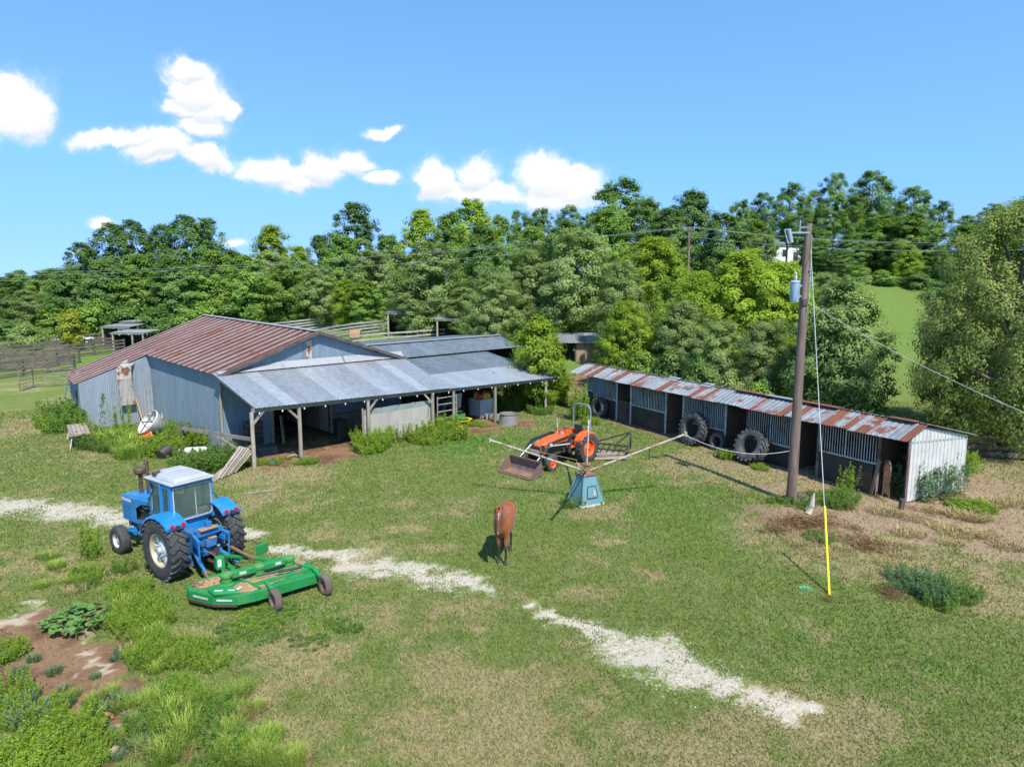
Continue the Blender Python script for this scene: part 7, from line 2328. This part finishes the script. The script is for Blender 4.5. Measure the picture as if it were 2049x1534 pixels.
# lower left bank
def strip(pts, n, kinds, where, wlo=26, whi=56, hlo=.6, hhi=1.15):
    """mixed small clumps along a band of the ground, growing into each other"""
    for i in range(n):
        u = rw_.random() * (len(pts) - 1)
        k = int(u)
        (x0, y0, r0), (x1, y1, r1) = pts[k], pts[k + 1]
        f = u - k
        kd = rw_.choices([q for q, _ in kinds], [w for _, w in kinds])[0]
        a, rr_ = rw_.uniform(0, 6.28), math.sqrt(rw_.random()) * (r0 + (r1 - r0) * f)
        x, y = x0 + (x1 - x0) * f + rr_ * math.cos(a), y0 + (y1 - y0) * f + .6 * rr_ * math.sin(a)
        weed(kd, x, y, rw_.uniform(wlo, whi) * (y / 1250) ** 1.5, rw_.uniform(hlo, hhi), where)


BK_ = 'on the bank below the blue tractor'
strip([(245, 1200, 34), (290, 1245, 60), (330, 1300, 70), (385, 1350, 70)], 62, (('goldenrod', 10), ('bright', 1), ('grass', 4), ('straw', 2), ('dark', 1)), BK_)
strip([(150, 1165, 30), (220, 1165, 44), (270, 1150, 26)], 20, (('dark', 6), ('goldenrod', 2), ('grass', 2), ('straw', 3)), 'left of the tractor rear wheel', 30, 52, .4, .75)
strip([(380, 1390, 46), (410, 1440, 50), (330, 1420, 30)], 18, (('dark', 7), ('goldenrod', 3), ('grass', 2)), 'at the foot of the bank near the frame edge', 36, 62, .6, 1.1)
SC_ = 'on the bare soil in the lower corner'
strip([(20, 1390, 60), (60, 1430, 60), (50, 1480, 60)], 14, (('bright', 7), ('goldenrod', 4), ('leek', 2)), SC_, 36, 62, .6, 1.0)
strip([(150, 1470, 44), (120, 1520, 80), (40, 1540, 60)], 26, (('bright', 7), ('goldenrod', 5), ('leek', 1)), SC_, 36, 64, .6, 1.0)
weed('bright', 5, 1315, 56, .8, SC_, None, 2, 10)
weed('blue', 255, 1310, 70, .5, 'pale and small beside the squash plant')
strip([(150, 1380, 70), (220, 1440, 70), (280, 1500, 70)], 34, (('leek', 8), ('grass', 2), ('straw', 2)), 'in the lower left plot', 22, 40, .6, 1.0)
weed('leek', 60, 1330, 32, .8, 'in the lower left plot', None, 5, 70)
LE_ = 'at the lower edge of the lawn'
strip([(330, 1480, 60), (430, 1510, 70), (530, 1510, 60), (590, 1540, 40)], 46, (('grass', 6), ('straw', 6), ('goldenrod', 1), ('dark', 1)), LE_, 34, 66, .6, 1.1)
strip([(460, 1410, 40), (520, 1450, 40)], 14, (('straw', 7), ('grass', 3)), 'beside the dark weeds', 34, 60, .5, .9)
strip([(70, 1140, 60), (150, 1140, 60)], 14, (('straw', 4), ('grass', 4)), 'on the left verge of the track', 30, 54, .3, .7)
weed('tall', 200, 1112, 34, .9, 'rising before the tractor front wheel', None, 2, 14)
weed('dark', 560, 1255, 70, .16, 'low under the green mower', None, 8, 100)
weed('bright', 585, 1230, 60, .16, 'low under the green mower', None, 6, 90)
weed('dark', 690, 1250, 46, .28, 'low right of the green mower', None, 3, 24)
# along the barn
weed('dark', 150, 855, 60, 1.1, 'at the lean-to corner by the ladder', None, 4, 26)
weed('bright', 115, 860, 50, .9, 'at the lean-to corner by the ladder', None, 3, 26)
weed('tall', 215, 868, 30, .8, 'along the pale lean-to wall', None, 3, 40)
weed('bright', 235, 880, 60, .7, 'along the pale lean-to wall', None, 4, 40)
weed('dark', 200, 900, 50, .7, 'beside the picnic table', None, 3, 18)
weed('grass', 245, 905, 60, .8, 'between the table and the spreader', None, 6, 34)
weed('bright', 350, 900, 74, .9, 'right of the white spreader', None, 6, 40)
weed('dark', 380, 882, 66, .8, 'right of the white spreader', None, 4, 30)
weed('bright', 330, 870, 60, .8, 'behind the white spreader', None, 3, 30)
weed('dark', 410, 940, 70, .7, 'beside the plank bundle', None, 5, 32)
weed('dark', 445, 920, 60, .7, 'beside the plank bundle', None, 3, 24)
weed('bright', 505, 930, 34, .7, 'at the front porch post', None, 3, 14)
weed('bright', 612, 928, 30, .7, 'at the middle porch post', None, 3, 12)
weed('bright', 560, 925, 26, .4, 'at the trough', None, 3, 20)
weed('goldenrod', 770, 892, 60, .9, 'in front of the white panels', None, 6, 34)
weed('bright', 745, 900, 50, .7, 'in front of the white panels', None, 3, 20)
weed('bright', 880, 872, 66, .9, 'in front of the shed gate', None, 5, 30)
weed('bright', 845, 880, 56, .7, 'in front of the shed gate', None, 4, 24)
weed('bright', 962, 850, 30, .5, 'at the shed post by the tote', None, 3, 14)
weed('dark', 1075, 830, 44, .7, 'at the last shed post', None, 3, 16)
weed('dark', 1025, 818, 50, 1.2, 'at the open end of the shed', None, 4, 14)
weed('bright', 1060, 778, 90, .6, 'under the lime green young tree', None, 6, 40)
weed('tall', 1160, 840, 36, 1.0, 'at the stable corner behind the roll bar', None, 3, 8)
weed('bright', 1178, 848, 30, .8, 'at the stable corner behind the roll bar', None, 3, 10)
weed('dark', 1146, 1012, 56, .9, 'against the teal walker base')
weed('bright', 1205, 1005, 20, .6, 'right of the teal walker base', None, 2, 6)
weed('bright', 1455, 918, 30, 1.0, 'at the tyres by the stable', None, 3, 8)
weed('bright', 1520, 938, 30, .7, 'at the tyres by the stable', None, 3, 16)
weed('bright', 1425, 908, 14, .8, 'small by the small tyre')
# around the pole and the right side
PF_ = 'around the pole foot and guy wire'
strip([(1600, 1000, 22), (1650, 1000, 34), (1700, 1005, 26)], 26, (('blue', 2), ('dark', 5), ('goldenrod', 3), ('tall', 2), ('straw', 3), ('dead', 2)), PF_, 36, 58, .4, .85)
weed('dark', 1560, 1005, 32, .6, 'left of the pole foot', None, 2, 10)
strip([(1560, 1050, 40), (1640, 1070, 50), (1730, 1085, 50)], 16, (('dead', 6), ('straw', 5), ('dark', 1)), 'below the utility pole', 50, 80, .25, .5)
weed('dead', 1600, 1058, 90, .4, 'below the utility pole', None, 4, 60)
weed('dead', 1700, 1072, 90, .4, 'below the utility pole', None, 3, 60)
weed('dead', 1655, 1200, 36, .6, 'at the guy anchor')
strip([(1835, 1165, 26), (1870, 1200, 30)], 12, (('blue', 6), ('dark', 2)), 'in the lone bush on the dry grass', 50, 66, .7, 1.0)
weed('dark', 1915, 1195, 68, 0.52, 'beside the lone blue green bush', None, 2, 14)
weed('dead', 1790, 1195, 60, .4, 'left of the lone blue green bush', None, 2, 20)
weed('blue', 1850, 985, 90, 1.1, 'against the white stable end', None, 4, 24)
weed('blue', 1795, 980, 50, 1.2, 'in the last open stall', None, 2, 10)
weed('bright', 1920, 945, 50, 1.7, 'behind the white stable end', None, 3, 10)
weed('bright', 1940, 1015, 60, .3, 'low in the dry grass right of the stable', None, 3, 24)
weed('goldenrod', 1690, 815, 50, 1.2, 'behind the stable roof', None, 3, 20)
weed('bright', 1560, 800, 60, 1.2, 'behind the stable roof', None, 3, 24)
weed('straw', 1900, 1050, 80, .35, 'across the dry right side', None, 14, 140)
weed('straw', 1700, 1120, 70, .3, 'across the dry right side', None, 8, 110)
weed('dead', 1950, 1000, 70, .2, 'across the dry right side', None, 6, 100)

# squash plant: large round leaves, each a part
sqp = empty('squash_plant', G(160, 1250), 0, 'squash plant with large round leaves on the bare soil', 'plant')
rg = random.Random(31)
lm_ = MB()
vs = [(0, 0, 0)]
for k in range(12):
    a = 2 * math.pi * k / 12
    r_ = .095 * (1 + .12 * math.cos(a * 5)) * (.55 if k == 6 else 1)
    vs.append((r_ * math.cos(a), r_ * math.sin(a), .025 + .015 * math.sin(a * 3)))
lm_.add(vs, [(0, 1 + k, 1 + (k + 1) % 12) for k in range(12)])
lme = lm_.mesh('leaf', LF['squash'])
set_attr(lme, 'tint', np.array([.7] + [.35] * 12))
for k in range(110):
    a, r_ = rg.uniform(0, 6.28), .72 * math.sqrt(rg.random())
    x, y = r_ * math.cos(a) * 1.05, r_ * math.sin(a) * .95
    inst('leaf', lme, sqp, (x, y, .12 + .24 * (1 - r_) + rg.uniform(-.04, .05)), (rg.uniform(-.5, .3), rg.uniform(-.4, .4), rg.uniform(0, 6.28)), rg.uniform(.65, 1.2))
mb = MB()
for k in range(14):
    a = rg.uniform(0, 6.28); mb.path([(0, 0, 0), (.4 * math.cos(a), .4 * math.sin(a), .16), (.85 * math.cos(a), .85 * math.sin(a), .1)], .012, 5)
sv = mb.build('vine', LF['weed_dark'], sqp); set_attr(sv.data, 'tint', np.full(len(sv.data.vertices), .6))
# orange stone and small litter
mb = MB(); mb.lathe([(0, 0), (.16, 0), (.18, .06), (.10, .12), (0, .13)], (0, 0, 0), 'Z', 7); o = mb.build('rock', mat('orange_sandstone', (.36, .15, .05), (.28, .12, .045), 5, .9, bump=.5)); o.location = G(207, 1440); o.scale = (1.1, .8, 1); tag(o, 'flat orange sandstone rock on the bare soil', 'rock')
mb = MB(); mb.lathe([(.10, 0), (.16, .0), (.17, .05), (.15, .05), (.1, .02)], (0, 0, 0), 'Z', 12); o = mb.build('green_dish', mat('green_plastic', (.05, .35, .16), (.04, .3, .13), 3, .4)); o.location = G(1612, 1180); tag(o, 'broken green plastic dish in the grass by the guy anchor', 'dish')
mb = MB(); mb.path([(0, 0, 0), (.02, .01, .3), (-.06, .03, .75)], [.13, .10, .03], 7); o = mb.build('stump', M['wood_pale'], smooth=True); o.location = G(1617, 1028); o.rotation_euler = (R(-8), R(22), 0); tag(o, 'splintered grey stump leaning below the utility pole', 'stump')
mb = MB(); mb.box((0, 0, .02), (1.1, .16, .03)); o = mb.build('lying_board', M['wood']); o.location = G(520, 985); o.rotation_euler = (0, 0, R(25)); tag(o, 'short grey board lying alone on the lawn', 'board')
mb = MB(); mb.bar((0, 0, -.1), (0.05, 0, .35), .14); o = mb.build('marker_post', M['wood_dark']); o.location = G(1802, 1018); tag(o, 'short dark footed stub before the white stable end', 'post')
rf = random.Random(9)
for k in range(7):
    p = GT(1330 + k * 22 + rf.uniform(-6, 6), 722 + k * 6)
    a = rf.uniform(-.6, .6)
    q = p + Vector((math.cos(a) * 3.0, -1.0 + rf.uniform(-.5, .5), rf.uniform(.6, 1.8)))
    mb = MB(); mb.path([p + Vector((0, 0, .1)), p.lerp(q, .5) + Vector((0, 0, .5)), q], [.07, .05, .015], 6)
    tag(mb.build('fallen_branch', BARK_PALE), 'bare grey fallen branch behind the stable roof', 'branch', 'fallen branches behind the stable')
